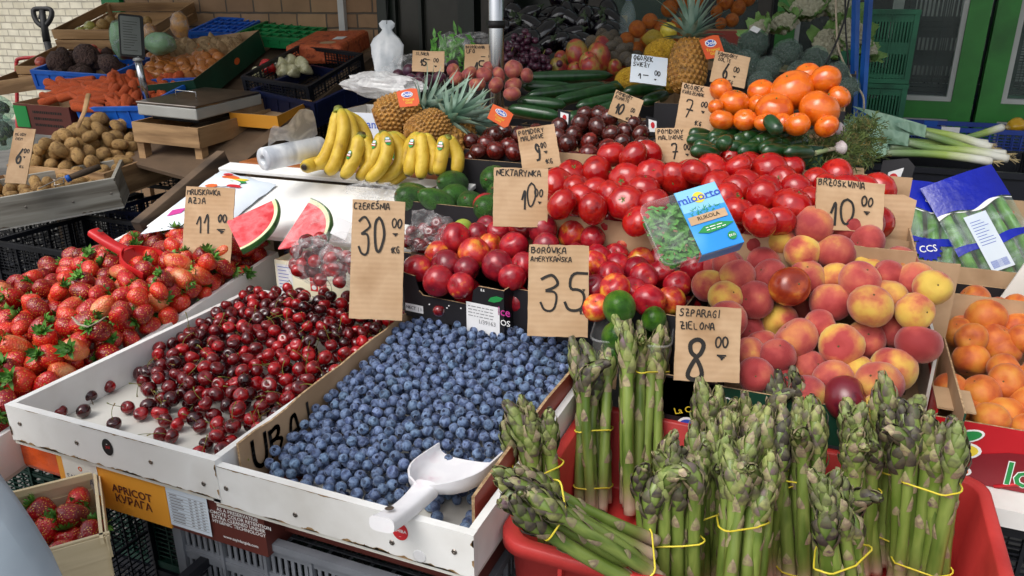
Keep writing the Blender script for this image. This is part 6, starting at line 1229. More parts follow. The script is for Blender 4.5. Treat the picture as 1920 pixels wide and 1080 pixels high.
def fruit_tag(x, y, d, w, hh, rot, label, txt='Dole'):
    e = link('fruit_tag', None, None, Matrix.Translation(atd(x, y, d)) @ B @ Euler((R_(-10), R_(12), R_(rot))).to_matrix().to_4x4(), label=label, cat='tag', group='orange pineapple tags'); mb = MB()
    w, hh = w*d/F/2, hh*d/F/2; mb.prism([(-w*.9, -hh), (w*.75, -hh*1.0), (w, -hh*.6), (w*.95, hh*.9), (w*.4, hh), (-w, hh*.75)], 0, .0008); obj('tag_sheet', mb, mk('tag_orange', ['#d9542c', '#e2662f'], .5, 5, 2, rnd=0) if 'tag' not in M else M['tag'], e)
    mb = MB(); mb.prism(blob(w*.55, hh*.34), 0, .0004); s = obj('oval_badge', mb, M['paper'], e, TR(-w*.05, hh*.32, .0012)); mb = MB(); mb.prism(blob(w*.48, hh*.27), 0, .0003); obj('badge_field', mb, M['ink_blue'], s, TR(0, 0, .0006)); print_on(s, txt, hh*.5, 0, 0, .0014, M['ink_white'], bold=.03)
    print_on(e, 'Tropical\nGold', hh*.36, 0, -hh*.42, .0014, M['ink_yellow'])
pineapple(atd(704, 232, 2.20), atd(790, 200, 2.22), .066, .14, 'pineapple lying at left behind the big bananas, orange tag', 1)
pineapple(atd(770, 268, 2.12), atd(836, 226, 2.17), .060, .13, 'pineapple in the middle with a pale blue green crown', 2, nleaf=54)
pineapple(atd(826, 290, 2.12), atd(872, 240, 2.3), .056, .13, 'pineapple low at right with its crown behind the others', 3)
pineapple(atd(1286, 176, 2.42), atd(1294, 72, 2.42), .062, .15, 'pineapple standing upright left of the oranges tag', 4, nleaf=40)
fruit_tag(765, 183, 2.10, 40, 36, 8, 'orange fruit tag on the left pineapple'); fruit_tag(938, 217, 2.10, 44, 34, -28, 'orange fruit tag beside the brown tomatoes'); fruit_tag(1335, 88, 2.34, 42, 46, 12, 'orange fruit tag on the standing pineapple')
cbox('pineapple_crate', TR(-1.02, 2.26, .986), .50, .24, .09, 'dark box the lying pineapples rest on', 'card_black', 'card_plain')
# white carton with pale blue print, and clear sheeting
p = Vector(atd(700, 185, 2.38)); e = cbox('banana_carton', Matrix.Translation((p.x, p.y+.06, .986)) @ Euler((0, 0, R_(4))).to_matrix().to_4x4(), .24, .2, .155, 'white banana carton with pale blue lettering behind the bananas', 'paper_blue', 'card_white'); print_on(e, 'bananito', .035, .0, .12, 0, M['ink_blue'], TR(0, -.1005, 0, 90)); mb = MB(); patch(mb, -.115, .115, .02, .07, 0, 0); obj('green_field', mb, M['ink_green'], e, TR(0, -.1003, 0, 90))
crumple('plastic_sheet', Vector(atd(715, 160, 2.45)), (.13, .06, .035), M['film_white'], 'milky plastic sheet draped over the banana carton', 'sheet', 4.4, amp=.35)
# hanging white carrier bag
mb = MB(); c = Vector(atd(725, 110, 2.85)); wv = [(150, 26, .3), (140, 25, .5), (120, 26, .7), (100, 29, 1), (84, 31, .9), (72, 24, .6), (62, 13, .35), (56, 9, .2), (50, 14, .25), (44, 15, .2), (38, 9, .1)]; Gb = []
for j, (py, hw, th) in enumerate(wv):
    ctr = Vector(atd(725+(.4 if j > 4 else 2), py, 2.85)); k = 2.85/F; row = []
    for i in range(20): a = 6.283*i/20; row.append(ctr+Vector(RT)*math.cos(a)*hw*k*(1+.07*math.sin(5*a+j))+Vector((-RT[1], RT[0], 0))*math.sin(a)*.03*th*(1+.3*math.sin(7*a+j)))
    Gb.append(row)
mb.grid(Gb, 0, True, True); obj('carrier_bag', mb, mk('thin_white_plastic', ['#c9ced2', '#dde0e2', '#b8bfc4'], .4, 8, 4, rnd=0, bump=.004, bscale=20), label='white plastic carrier bag hanging by the dark doorway', cat='bag')
mb = MB(); mb.tube([atd(725, 45, 2.845), atd(726, 20, 2.85), atd(727, -60, 2.87), atd(727, -700, 3.1)], .0012, 5); obj('string', mb, M['black'], label='thin string holding up the white carrier bag', cat='string')
# ================================================================ BACK ROWS
def putd(name, lst, meshes, d, label_fn, cat, group, seed=1, up=None, upv=1.0, fr=.9, stretch=(1, 1, 1)):
    """measured fruit at a given distance: (px, py, radius_px, class[, distance])"""
    r = random.Random(seed); P = []; R = []
    for q in lst: dd = q[4] if len(q) > 4 else d; P.append(atd(q[0], q[1], dd)); R.append(q[2]*dd/F)
    P = relax(P, R, 50, fr, pull=.08); items = []
    for p, R1, q in zip(P, R, lst):
        ms = meshes[q[3]]; me = ms[r.randrange(len(ms))]; rot = rndrot(r) if up is None else point_to(Vector(up)+Vector((r.gauss(0, upv), r.gauss(0, upv), r.gauss(0, upv))), r.uniform(0, 6)); items.append((link(name, me, None, Matrix.Translation(p) @ rot @ Matrix.Diagonal((R1*stretch[0], R1*stretch[1], R1*stretch[2], 1)), cat=cat, group=group), q[3]))
    name_heap(items, label_fn[0], label_fn[1]); return P
# ---- brown tomatoes
m = mk('brown_tomato_skin', ['#3a1410', '#57201a', '#2c100e'], .16, 1.2, 3, rnd=.14, coat=.5, crough=.06)
m1 = mk('brown_red_tomato_skin', ['#6a1a16', '#4a1612', '#7a2018'], .16, 1.2, 3, rnd=.12, coat=.5, crough=.06)
BTm = {'brown': [tomato(1, [m, M['tcal']], 11, .92, 5, .04, False, 18), tomato(1, [m, M['tcal']], 12, .86, 5, .04, True, 18)], 'reddish': [tomato(1, [m1, M['tcal']], 13, .9, 5, .04, False, 18)]}
bt = Z(640, 0, [(730, 795, 44, 'brown'), (865, 760, 46, 'brown'), (940, 820, 46, 'reddish'), (815, 805, 46, 'reddish'), (870, 848, 56, 'reddish'), (975, 858, 56, 'reddish'), (915, 735, 36, 'brown'), (1225, 710, 46, 'brown'), (1345, 690, 50, 'brown'), (1370, 640, 48, 'brown'), (1440, 715, 58, 'brown'), (1505, 665, 50, 'brown'), (1275, 810, 60, 'brown'), (1395, 795, 42, 'reddish'), (1515, 750, 48, 'brown'), (1590, 740, 52, 'brown'), (1580, 805, 52, 'brown'), (1685, 755, 48, 'brown'), (1500, 830, 50, 'reddish'), (1390, 870, 60, 'reddish'), (1305, 900, 50, 'brown'), (1310, 755, 42, 'brown'), (1210, 765, 45, 'brown'), (1640, 700, 44, 'brown'), (770, 850, 44, 'brown'), (1060, 800, 46, 'brown'), (1100, 740, 46, 'brown'), (1160, 830, 46, 'brown'), (1450, 640, 40, 'brown'), (1690, 820, 44, 'brown'), (1000, 760, 46, 'brown')])
heap_px(bt, (1.86, 1.05, .42), 'brown_tomato', BTm, dict(brown='glossy dark brown tomato', reddish='glossy reddish brown tomato'), 'tomato', 'brown tomatoes by the pineapples', 'brown tomato heap', .029, 31, ('brown', 1, 'brown tomato low in the gaps of the brown tomato heap', (-.95, -.40, 1.90, 2.2, 1.0)), up=(0, -.3, .4), upv=.8)
e = cbox('brown_tomato_box', TR(-.70, 2.07, .99, 0, 0, -6), .52, .32, .085, 'black cardboard box of brown tomatoes', 'card_black', 'card_plain')
for x, y, d, lb in ((1057, 222, 2.16, 'small printed corner flap left of the dark brown tomatoes'), (1222, 236, 2.1, 'small printed corner flap right of the dark brown tomatoes')):
    Mx = Matrix.Translation(atd(x, y, d)) @ B @ Euler((R_(-10), R_(20), R_(-4))).to_matrix().to_4x4(); mb = MB(); mb.prism([(-.018, -.03), (.018, -.03), (.02, .02), (-.018, .024)], 0, .004); f = obj('box_corner_flap', mb, M['card_black'], M=Mx, label=lb, cat='flap'); mb = MB(); mb.prism([(-.012, -.02), (.011, -.018), (.013, .013), (-.012, .016)], .0042, .0048); g = obj('flap_label', mb, M['paper'], f); mb = MB(); mb.prism(blob(.006, .009), .005, .0055); obj('label_mark', mb, M['ink_red'], g)
# ---- orange tomatoes
m = mk('orange_tomato_skin', ['#d9610e', '#e07018', '#c9520c'], .2, 1.2, 3, rnd=.07, coat=.5, crough=.06)
OT = {'o': [tomato(1.06, [m, M['tcal']], 21, .88, 8, .08, True), tomato(1.04, [m, M['tcal']], 22, .84, 8, .08, True), tomato(1.06, [m, M['tcal']], 23, .93, 6, .06, True)]}
ot = Z(1280, 0, [(615, 512, 110, 'o'), (800, 450, 78, 'o'), (700, 420, 68, 'o'), (768, 615, 108, 'o'), (882, 545, 62, 'o'), (515, 622, 98, 'o'), (440, 515, 70, 'o'), (290, 580, 82, 'o'), (215, 502, 60, 'o'), (220, 675, 62, 'o'), (350, 675, 62, 'o'), (645, 700, 70, 'o'), (425, 590, 62, 'o'), (185, 600, 40, 'o'), (450, 690, 45, 'o'), (810, 710, 60, 'o'), (560, 690, 50, 'o')])
heap_px(ot, (1.86, 1.155, .7), 'orange_tomato', OT, dict(o='big ribbed orange tomato'), 'tomato', 'orange beefsteak tomatoes', 'orange tomato pile', None, 33, None, cls='o', up=(0, -.35, .9), upv=.3)
e = cbox('orange_tomato_crate', TR(-.20, 2.05, 1.06), .36, .26, .085, 'dark green box under the orange tomatoes', 'card_green', 'card_plain')
mb = MB(); mb.box(-.37, -.03, 1.93, 2.18, .987, 1.058); obj('packing_box', mb, M['card_plain'], label='closed cardboard box raising the orange tomatoes', cat='box')
# ---- cucumbers
M['cuc'] = mk('cucumber_skin', ['#0f2a14', '#1c4420', '#163818', '#2c5a26'], .3, 24, 4, .3, .75, rnd=.18, an=(1, 1, .2), coat=.4, crough=.12, bump=.0008, bscale=70)
def cuc(p, q, rad, label, d1, d2, group='long cucumbers', sag=.0, name='cucumber', mat='cuc'):
    a, b = Vector(atd(p[0], p[1], d1)), Vector(atd(q[0], q[1], d2)); L = (b-a); n = 12; pts = []; rs = []
    for i in range(n+1): t = i/n; pts.append(a+L*t-a+Vector((0, 0, sag*math.sin(3.14*t)))); rs.append(rad*(max(0, 1-abs(2*t-1)**5)*.85+.15*(1-abs(2*t-1)))**.6+.0015)
    mb = MB(); mb.tube(pts, rs, 12, 0); return obj(name, mb, M[mat], M=Matrix.Translation(a), label=label, cat='cucumber', group=group)
for p, q, d1, d2, lb in (((975, 146), (1150, 141), 2.66, 2.70, 'cucumber at the very top of the long cucumber stack'), ((978, 161), (1078, 166), 2.62, 2.64, 'short looking cucumber second down at the left of the stack'), ((985, 180), (1140, 160), 2.58, 2.66, 'cucumber slanting up right in the middle of the stack'), ((970, 190), (1062, 198), 2.52, 2.50, 'cucumber third from the bottom at the left of the stack'), ((952, 203), (1052, 219), 2.46, 2.42, 'lowest cucumber at the left of the stack'), ((1035, 192), (1166, 162), 2.52, 2.62, 'cucumber crossing the middle of the stack'), ((1080, 200), (1182, 180), 2.46, 2.54, 'cucumber just above the tilted 10 00 card'), ((1138, 162), (1236, 158), 2.62, 2.64, 'cucumber right behind the foot of the white price card'), ((1168, 172), (1250, 166), 2.56, 2.60, 'cucumber at the right end of the stack'), ((1105, 215), (1178, 192), 2.40, 2.48, 'cucumber partly behind the tilted 10 00 card'), ((1205, 192), (1252, 176), 2.48, 2.54, 'very dark cucumber at the far right of the stack'), ((1060, 222), (1120, 215), 2.40, 2.44, 'cucumber low behind the brown tomatoes'), ((1000, 170), (1110, 176), 2.66, 2.66, 'cucumber mostly hidden inside the stack')):
    cuc(p, q, .0205, lb, d1, d2)
cbox('cucumber_crate', TR(-.68, 2.62, 1.0), .62, .3, .07, 'dark box beneath the long cucumbers', 'card_black', 'card_plain')
# ---- flat peaches, plums, grapes
m = skin('flat_peach_skin', ['#b0724c', '#9c4c42', '#86383e'], .3, .68, 1.2, .6, rnd=.1, sheen=.2)
FP = {'f': [peachy('flat_peach', 1, [m, M['fstem']], 41, .78), peachy('flat_peach', 1, [m, M['fstem']], 42, .85)]}
putd('flat_peach', [(965, 132, 18, 'f'), (985, 140, 14, 'f'), (962, 160, 17, 'f'), (960, 176, 17, 'f', 2.46), (935, 140, 15, 'f'), (905, 140, 16, 'f'), (878, 140, 16, 'f'), (895, 158, 16, 'f', 2.5), (860, 145, 14, 'f'), (930, 160, 16, 'f', 2.5), (850, 132, 13, 'f', 2.62), (916, 128, 13, 'f', 2.62)], FP, 2.55, ('flat peach heap', dict(f='dusky pink flat peach')), 'peach', 'flat peaches', 51, (0, -.4, .6), .4)
m = mk('plum_skin', ['#2c1020', '#4a1526', '#3a1838', '#55202a'], .42, 1.5, 4, rnd=.2, sheen=.3)
PLm = {'p': [peachy('plum', 1, [m, M['fstem']], 43, 1.05, .06, 14, 10)]}
putd('plum', [(748, 144, 14, 'p'), (770, 138, 14, 'p'), (790, 140, 15, 'p'), (808, 136, 13, 'p'), (826, 132, 14, 'p'), (845, 126, 12, 'p'), (758, 158, 14, 'p', 2.6), (785, 158, 14, 'p', 2.6), (806, 152, 13, 'p', 2.62), (735, 152, 13, 'p', 2.66), (820, 148, 13, 'p', 2.62), (772, 150, 13, 'p', 2.66), (850, 140, 12, 'p', 2.66)], PLm, 2.68, ('plum heap', dict(p='dark purple plum')), 'plum', 'plums', 52)
crumple('plastic_liner', Vector(atd(790, 128, 2.76)), (.12, .06, .05), M['film'], 'clear plastic liner around the plums', 'liner', 5.5, amp=.35)
cbox('plum_box', TR(-1.25, 2.68, 1.0), .36, .26, .08, 'dark box under the plums', 'card_black', 'card_plain'); cbox('flat_peach_box', TR(-.97, 2.66, 1.0), .2, .28, .08, 'dark box under the flat peaches', 'card_black', 'card_plain')
M['grape'] = mk('grape_skin', ['#3a1a2c', '#5a2a40', '#2a1428', '#6a3a4c'], .35, 30, 3, rnd=.1, coat=.2)
def grapes(x, y, d, rx, ry, n, label, seed, mat='grape'):
    r = random.Random(seed); c = Vector(atd(x, y, d)); k = d/F; P = [(r.gauss(0, .42)*rx*k, r.gauss(0, .5)*.05, r.gauss(0, .42)*ry*k) for _ in range(n)]; P = relax(P, [.0125]*n, 60, .95); e = empty('grape_bunch', Matrix.Translation(c), label, 'grapes', 'bunches of dark grapes'); mb = MB(); pr = sph(.0125, 7, 1.05)
    for p in P: mb.lathe(pr, 9, 0, Matrix.Translation(p) @ rndrot(r))
    obj('grapes', mb, M[mat], e, kind='stuff'); mb = MB(); mb.tube([(0, .02, 0), (.01, .01, .03), (.025, 0, .055)], .002, 5); obj('stalk', mb, M['stem'], e)
grapes(975, 95, 2.95, 45, 32, 70, 'upper bunch of dusky purple grapes right of the chrome pole', 1); grapes(1010, 122, 2.85, 45, 26, 60, 'lower bunch of dusky purple grapes beside the mangoes', 2); grapes(950, 118, 2.85, 26, 26, 40, 'small bunch of dark grapes tight against the chrome pole', 3)
cbox('grape_box', TR(-1.0, 3.0, 1.0), .42, .3, .12, 'dark box under the purple grapes', 'card_black', 'card_plain')
# herbs in a bag behind the cards
M['herb'] = mk('herb_leaf', ['#3f7a2a', '#5fa03c', '#2f5a1e'], .5, 30, 3, rnd=.1); c = Vector(atd(850, 98, 2.75)); mb = MB(); r = random.Random(5)
for i in range(130):
    p = Vector((r.gauss(0, .035), r.gauss(0, .02), r.gauss(0, .028))); a = r.uniform(0, 6.28); L = r.uniform(.02, .04); v = Vector((math.cos(a), r.uniform(-.4, .4), math.sin(a)+.3))*L; w = v.cross(Vector((0, 1, .3))).normalized()*r.uniform(.004, .009); mb.grid([[p-w*.2, p+w*.2], [p+v*.5-w, p+v*.5+w], [p+v-w*.1, p+v+w*.1]])
obj('herb_leaves', mb, M['herb'], M=Matrix.Translation(c), label='bright green herbs in a clear bag between the two back cards', cat='herbs'); crumple('herb_bag', c+Vector((.0, .0, .01)), (.06, .04, .055), M['film'], 'clear bag around the green herbs', 'bag', 8.8, amp=.3)
crumple('plastic_wrapper', Vector(atd(885, 74, 2.95)), (.075, .05, .025), M['film'], 'crumpled clear plastic behind the 15 00 price card', 'plastic', 2.9, amp=.4)
# ---- mangoes, kiwis
m = skin('mango_skin', ['#5f6a2a', '#a08038', '#a84030', '#8a2a34'], .3, .66, 1.1, .4, rnd=.1, coat=.15)
mg = pear(1, 2.5, .18, 0, [m, M['fstem']], 'mango'); MG = {'m': [mg]}
putd('mango', [(1085, 107, 22, 'm'), (1118, 108, 24, 'm'), (1103, 118, 18, 'm', 2.8), (1128, 92, 20, 'm', 3.0), (1050, 130, 18, 'm'), (1108, 130, 20, 'm', 2.74), (1152, 128, 15, 'm'), (1052, 112, 14, 'm', 2.95), (1075, 128, 17, 'm', 2.85)], MG, 2.85, ('mango heap behind the cucumbers', dict(m='red and green mango')), 'mango', 'mangoes', 53, (.2, -.3, .9), .4)
M['kiwi'] = mk('kiwi_skin', ['#5a4a2c', '#6f5c38', '#4a3c24'], .85, 2, 5, rnd=.14, sheen=.3, bump=.01, bscale=30); kw = pear(1, 2.4, .05, 0, [M['kiwi'], M['fstem']], 'kiwi', 12)
putd('kiwi', [(1112, 82, 14, 'k'), (1138, 76, 14, 'k'), (1146, 92, 14, 'k', 2.95), (1160, 82, 12, 'k'), (1165, 98, 12, 'k', 2.9), (1172, 110, 12, 'k', 2.88), (1156, 108, 12, 'k', 2.9), (1178, 92, 12, 'k'), (1190, 100, 11, 'k'), (1150, 68, 11, 'k', 3.15), (1128, 66, 11, 'k', 3.15), (1182, 116, 11, 'k', 2.86)], {'k': [kw]}, 3.0, ('kiwi heap behind the mangoes', dict(k='fuzzy brown kiwi')), 'kiwi', 'kiwis', 54)
cbox('mango_box', TR(-.72, 2.98, 1.0), .5, .3, .16, 'cardboard box under the mangoes and kiwis', 'card_black', 'card_plain')
# ---- rear riser with aubergines, citrus, cauliflowers
e = empty('rear_riser', TR(-.62, 3.42, 0), 'raised rear shelf under the aubergines and citrus boxes', 'shelf'); mb = MB(); mb.box(-.95, .58, -.27, .27, 1.13, 1.15); obj('shelf_board', mb, M['dark_wood'], e)
for x in (-.9, .53):
    for y in (-.24, .24): mb = MB(); mb.box(x-.02, x+.02, y-.02, y+.02, 0, 1.129); obj('leg', mb, M['dark_wood'], e)
m = mk('aubergine_skin', ['#08060c', '#120a18'], .14, 4, 2, rnd=.1, coat=.7, crough=.05); mcal = mk('aubergine_cap', ['#2a3a22', '#3a4a2a'], .6, 20, 2, rnd=.1)
def aub():
    pr = []; 
    for i in range(15): t = i/14; pr.append((max(1e-4, (max(0, math.sin(3.1416*t))**.75)*(1-.38*t**1.5)), -1.55*math.cos(3.1416*t)))
    mb = MB(); mb.lathe(pr, 16, 0); mb.lathe([(.46, 1.20), (.30, 1.50), (.12, 1.62), (.09, 1.95), (.0001, 1.95)], 8, 1, wob=lambda u, j: 1+(.3*math.cos(u*6.283*5) if j == 0 else 0)); return mb.mesh('aubergine', [m, mcal])
AB = {'a': [aub()]}; r = random.Random(14); ab_ = []
for i in range(46): ab_.append((r.uniform(935, 1150), r.uniform(22, 96)+(8 if i % 2 else 0), r.uniform(17, 21), 'a', 3.25-.006*0+r.uniform(-.05, .05)))
ab_ = [q for q in ab_ if not (q[0] < 985 and q[1] > 70) and not (q[0] > 1105 and q[1] > 70) and not (q[0] > 1130 and q[1] < 22)]+[(1128, 30, 20, 'a', 3.25), (1148, 40, 20, 'a', 3.2), (1085, 12, 19, 'a', 3.35), (1052, 6, 19, 'a', 3.35), (1100, 24, 19, 'a', 3.3)]
ab_ = [(x, y, rp, c, 3.02+(96-y)*.0052) for x, y, rp, c, d in ab_]
P = []; R = []
for q in ab_: P.append(atd(q[0], q[1], q[4])); R.append(q[2]*q[4]/F)
P = relax(P, R, 60, .85, pull=.05)
for p, R1 in zip(P, R): link('aubergine', AB['a'][0], None, Matrix.Translation(p) @ point_to((r.gauss(0, 1), r.gauss(-.3, .5), r.gauss(0, .6)), r.uniform(0, 6)) @ Matrix.Scale(R1, 4), label='glossy black aubergine in the dark heap at the back', cat='aubergine', group='aubergines heaped at the back')
cbox('aubergine_crate', TR(-1.12, 3.18, 1.0), .74, .36, .15, 'black box under the heap of aubergines', 'card_black', 'card_black')
M['orange'] = mk('orange_peel', ['#d9701e', '#e08028', '#cc6018'], .4, 2, 3, rnd=.08, coat=.2, bump=.012, bscale=24); M['lemon'] = mk('lemon_peel', ['#d8b43a', '#e0c04a', '#c8a834'], .4, 2, 3, rnd=.08, coat=.2, bump=.012, bscale=24)
mb = MB(); mb.lathe(sph(1, 12, .95, .06, .25), 16, 0); mb.lathe([(.06, .87), (.05, .90), (.0001, .89)], 6, 1); ORm = mb.mesh('orange', [M['orange'], M['fstem']]); mb = MB(); mb.lathe([(1e-4, -1.35), (.16, -1.28), (.45, -1.0), (.85, -.5), (1, 0), (.85, .5), (.45, 1.0), (.16, 1.28), (1e-4, 1.35)], 14); LEm = mb.mesh('lemon', M['lemon']); mb = MB(); mb.lathe(sph(1, 12, .92, .22, .4, .1), 16); YA = mb.mesh('apple', mk('yellow_apple_skin', ['#c9b23a', '#d8c64a', '#b8a83a'], .3, 1.4, 3, rnd=.08, coat=.3))
CI = {'o': [ORm], 'l': [LEm], 'y': [YA]}
putd('citrus_fruit', [(1200, 54, 17, 'o'), (1218, 44, 15, 'o'), (1238, 52, 16, 'o'), (1178, 78, 15, 'o'), (1212, 76, 16, 'o'), (1272, 50, 15, 'o'), (1253, 60, 17, 'y', 2.9), (1280, 68, 14, 'o'), (1228, 74, 17, 'l', 2.92), (1262, 78, 15, 'o'), (1192, 88, 14, 'o'), (1244, 84, 14, 'l', 2.92)], CI, 3.0, ('citrus box', dict(o='orange', l='yellow lemon', y='yellow apple')), 'citrus fruit', 'citrus at the back', 55)
putd('orange', [(1258, 14, 16, 'o'), (1290, 18, 15, 'o'), (1275, 5, 15, 'o'), (1360, 5, 16, 'o'), (1385, 12, 15, 'o'), (1345, 20, 12, 'o'), (1305, 3, 14, 'o'), (1400, 0, 14, 'o'), (1372, 38, 13, 'o', 2.9), (1352, 44, 11, 'o', 2.9)], CI, 3.3, ('topmost orange crate', dict(o='orange')), 'orange', 'oranges in the topmost crate', 56)
p = atd(1225, 80, 3.0); cbox('citrus_box', TR(p[0], p[1]+.02, 1.17), .34, .24, .10, 'cardboard box of oranges and lemons', 'card_rust', 'card_plain', hb=.17); mb = MB(); mb.box(p[0]-.16, p[0]+.16, p[1]-.1, p[1]+.12, 1.152, 1.169); obj('packing_board', mb, M['card_plain'], label='flat board under the citrus box', cat='board')
p = atd(1320, 20, 3.3); cbox('orange_box', TR(p[0], p[1], 1.25), .44, .26, .10, 'cardboard box of oranges at the top edge', 'card_rust', 'card_plain'); mb = MB(); mb.box(p[0]-.2, p[0]+.2, p[1]-.12, p[1]+.12, 1.152, 1.249); obj('packing_box', mb, M['card_plain'], label='closed box raising the topmost oranges', cat='box')
# melon pieces: yellow honeydew behind the white card
mb = MB(); mb.lathe([(max(1e-4, max(0, math.sin(3.1416*i/14))**.9), -1.3*math.cos(3.1416*i/14)) for i in range(15)], 18); YM = mb.mesh('melon', mk('yellow_melon_skin', ['#c99a1e', '#d8aa2a', '#b88a1a'], .45, 2.5, 4, rnd=.05, bump=.015, bscale=8))
for (x, y, rp, d, lb) in ((1240, 98, 26, 2.72, 'yellow melon behind the top of the white price card'), (1180, 148, 22, 2.62, 'yellow melon left of the white price card'), (1262, 150, 24, 2.6, 'yellow melon right of the white price card')): link('yellow_melon', YM, None, Matrix.Translation(atd(x, y, d)) @ point_to((1, -.2, .3)) @ Matrix.Scale(rp*d/F, 4), label=lb, cat='melon', group='yellow melons')
# bottle
M['bottle'] = film('bottle_plastic', (.85, .95, .95), .12, .3, 6, .08); pb = atd(1176, 60, 3.15); e = empty('water_bottle', TR(pb[0], pb[1], pb[2]-.1), 'clear water bottle with a blue cap behind the oranges', 'bottle'); mb = MB(); mb.lathe([(.001, 0), (.03, 0), (.033, .01), (.033, .1), (.031, .11), (.033, .12), (.033, .165), (.025, .195), (.012, .215), (.012, .225)], 18); obj('body', mb, M['bottle'], e); mb = MB(); mb.lathe([(.0145, .222), (.0145, .243), (.001, .244)], 14); obj('cap', mb, M['ink_blue'], e)
# ---- cauliflowers and wrapped broccoli
M['caul'] = mk('cauliflower_curd', ['#d6d2b6', '#e2dec6', '#c0ba98'], .8, 40, 4, rnd=.06, bump=.004, bscale=120); M['cleaf'] = mk('cauliflower_leaf', ['#5f8a40', '#86aa62', '#4a7432'], .5, 18, 4, rnd=.14, an=(1, 1, 1))
def caul(seed):
    r = random.Random(seed); mb = MB(); pr = sph(1, 5)
    for i in range(70):
        a = i*2.39996; t = i/70; th = math.acos(1-t*1.05); v = Vector((math.sin(th)*math.cos(a), math.sin(th)*math.sin(a), math.cos(th)*.8)); s = r.uniform(.12, .19); mb.lathe(pr, 7, 0, Matrix.Translation(v*.85*r.uniform(.93, 1.06)) @ Matrix.Scale(s, 4))
    mb.lathe([(1e-4, -.2), (.6, -.15), (.84, .1), (.8, .35), (.5, .58), (1e-4, .66)], 14); return mb.mesh('curd', M['caul'])
def leafset(seed, n=8):
    r = random.Random(seed); mb = MB()
    for k in range(n):
        a = 6.283*k/n+r.uniform(-.3, .3); ca, sa = math.cos(a), math.sin(a); ln = r.uniform(1.2, 1.9); w = r.uniform(.4, .62); G = []
        for j in range(7):
            s = j/6; rad = .35+.75*math.sin(min(1, s*1.3)*1.4)+.35*s*s*r.uniform(.3, 1); z = -.35+ln*s*(1-.25*s); ww = w*math.sin(.35+2.5*s)**.8*(1-.3*s); G.append([(ca*(rad+.12*abs(x)*math.sin(s*9+k))-sa*ww*x, sa*(rad+.12*abs(x)*math.sin(s*9+k))+ca*ww*x, z+.08*math.sin(x*6+s*8+k)) for x in (-1, -.5, 0, .5, 1)])
        mb.grid(G)
    return mb.mesh('leaves', M['cleaf'])
CU = [caul(1), caul(2)]; LF = [leafset(3), leafset(4), leafset(5, 6)]
for i, (x, y, rp, d, up, lb) in enumerate([(1512, 22, 34, 2.95, (-.1, -.5, .8), 'cauliflower at the top middle with a big creamy head'), (1568, 18, 32, 2.95, (.3, -.5, .7), 'cauliflower at the top beside the blue posts'), (1552, 84, 30, 2.75, (.1, -.8, .5), 'cauliflower low in front, tilted toward us'), (1592, 66, 32, 2.7, (.5, -.7, .4), 'cauliflower tight against the left blue post'), (1425, 62, 26, 2.85, (-.6, -.5, .5), 'cauliflower at the left showing mostly its leaves'), (1470, 50, 28, 2.9, (-.3, -.4, .8), 'leafy cauliflower between the top middle one and the left one'), (1622, 95, 24, 2.72, (.8, -.3, .5), 'cauliflower right of the posts, leaves drooping')]):
    s = rp*d/F*1.0; e = empty('cauliflower', Matrix.Translation(atd(x, y, d)) @ point_to(up, i*1.3) @ Matrix.Scale(s, 4), lb, 'cauliflower', 'cauliflowers'); link('curd', CU[i % 2], e); link('leaves', LF[i % 3], e)
M['broc'] = mk('broccoli_head', ['#22402c', '#2f5438', '#1a3224'], .7, 30, 4, rnd=.14, bump=.006, bscale=90)
def brocc(seed):
    r = random.Random(seed); mb = MB(); pr = sph(1, 5)
    for i in range(46): a = i*2.4; t = i/46; th = math.acos(1-t*1.3); v = Vector((math.sin(th)*math.cos(a), math.sin(th)*math.sin(a), math.cos(th)*.75)); mb.lathe(pr, 7, 0, Matrix.Translation(v*.78*r.uniform(.9, 1.08)) @ Matrix.Scale(r.uniform(.18, .27), 4))
    mb.lathe([(1e-4, -.9), (.25, -.9), (.3, -.3), (.75, .0), (.7, .3), (1e-4, .55)], 10); return mb.mesh('head', M['broc'])
BR = [brocc(1), brocc(2)]; import mathutils
def wrap(seed):
    mb = MB(); G = []
    for j in range(11):
        th = math.pi*j/10; row = []
        for i in range(16): a = 6.283*i/16; v = Vector((math.sin(th)*math.cos(a), math.sin(th)*math.sin(a), math.cos(th)*.92)); row.append(v*(1.1+.10*mathutils.noise.noise(v*2.5+Vector((seed, 0, 0)))))
        G.append(row)
    mb.grid(G, 0, True, True); return mb.mesh('wrapping', M['film_green'])
WR = [wrap(1), wrap(5)]
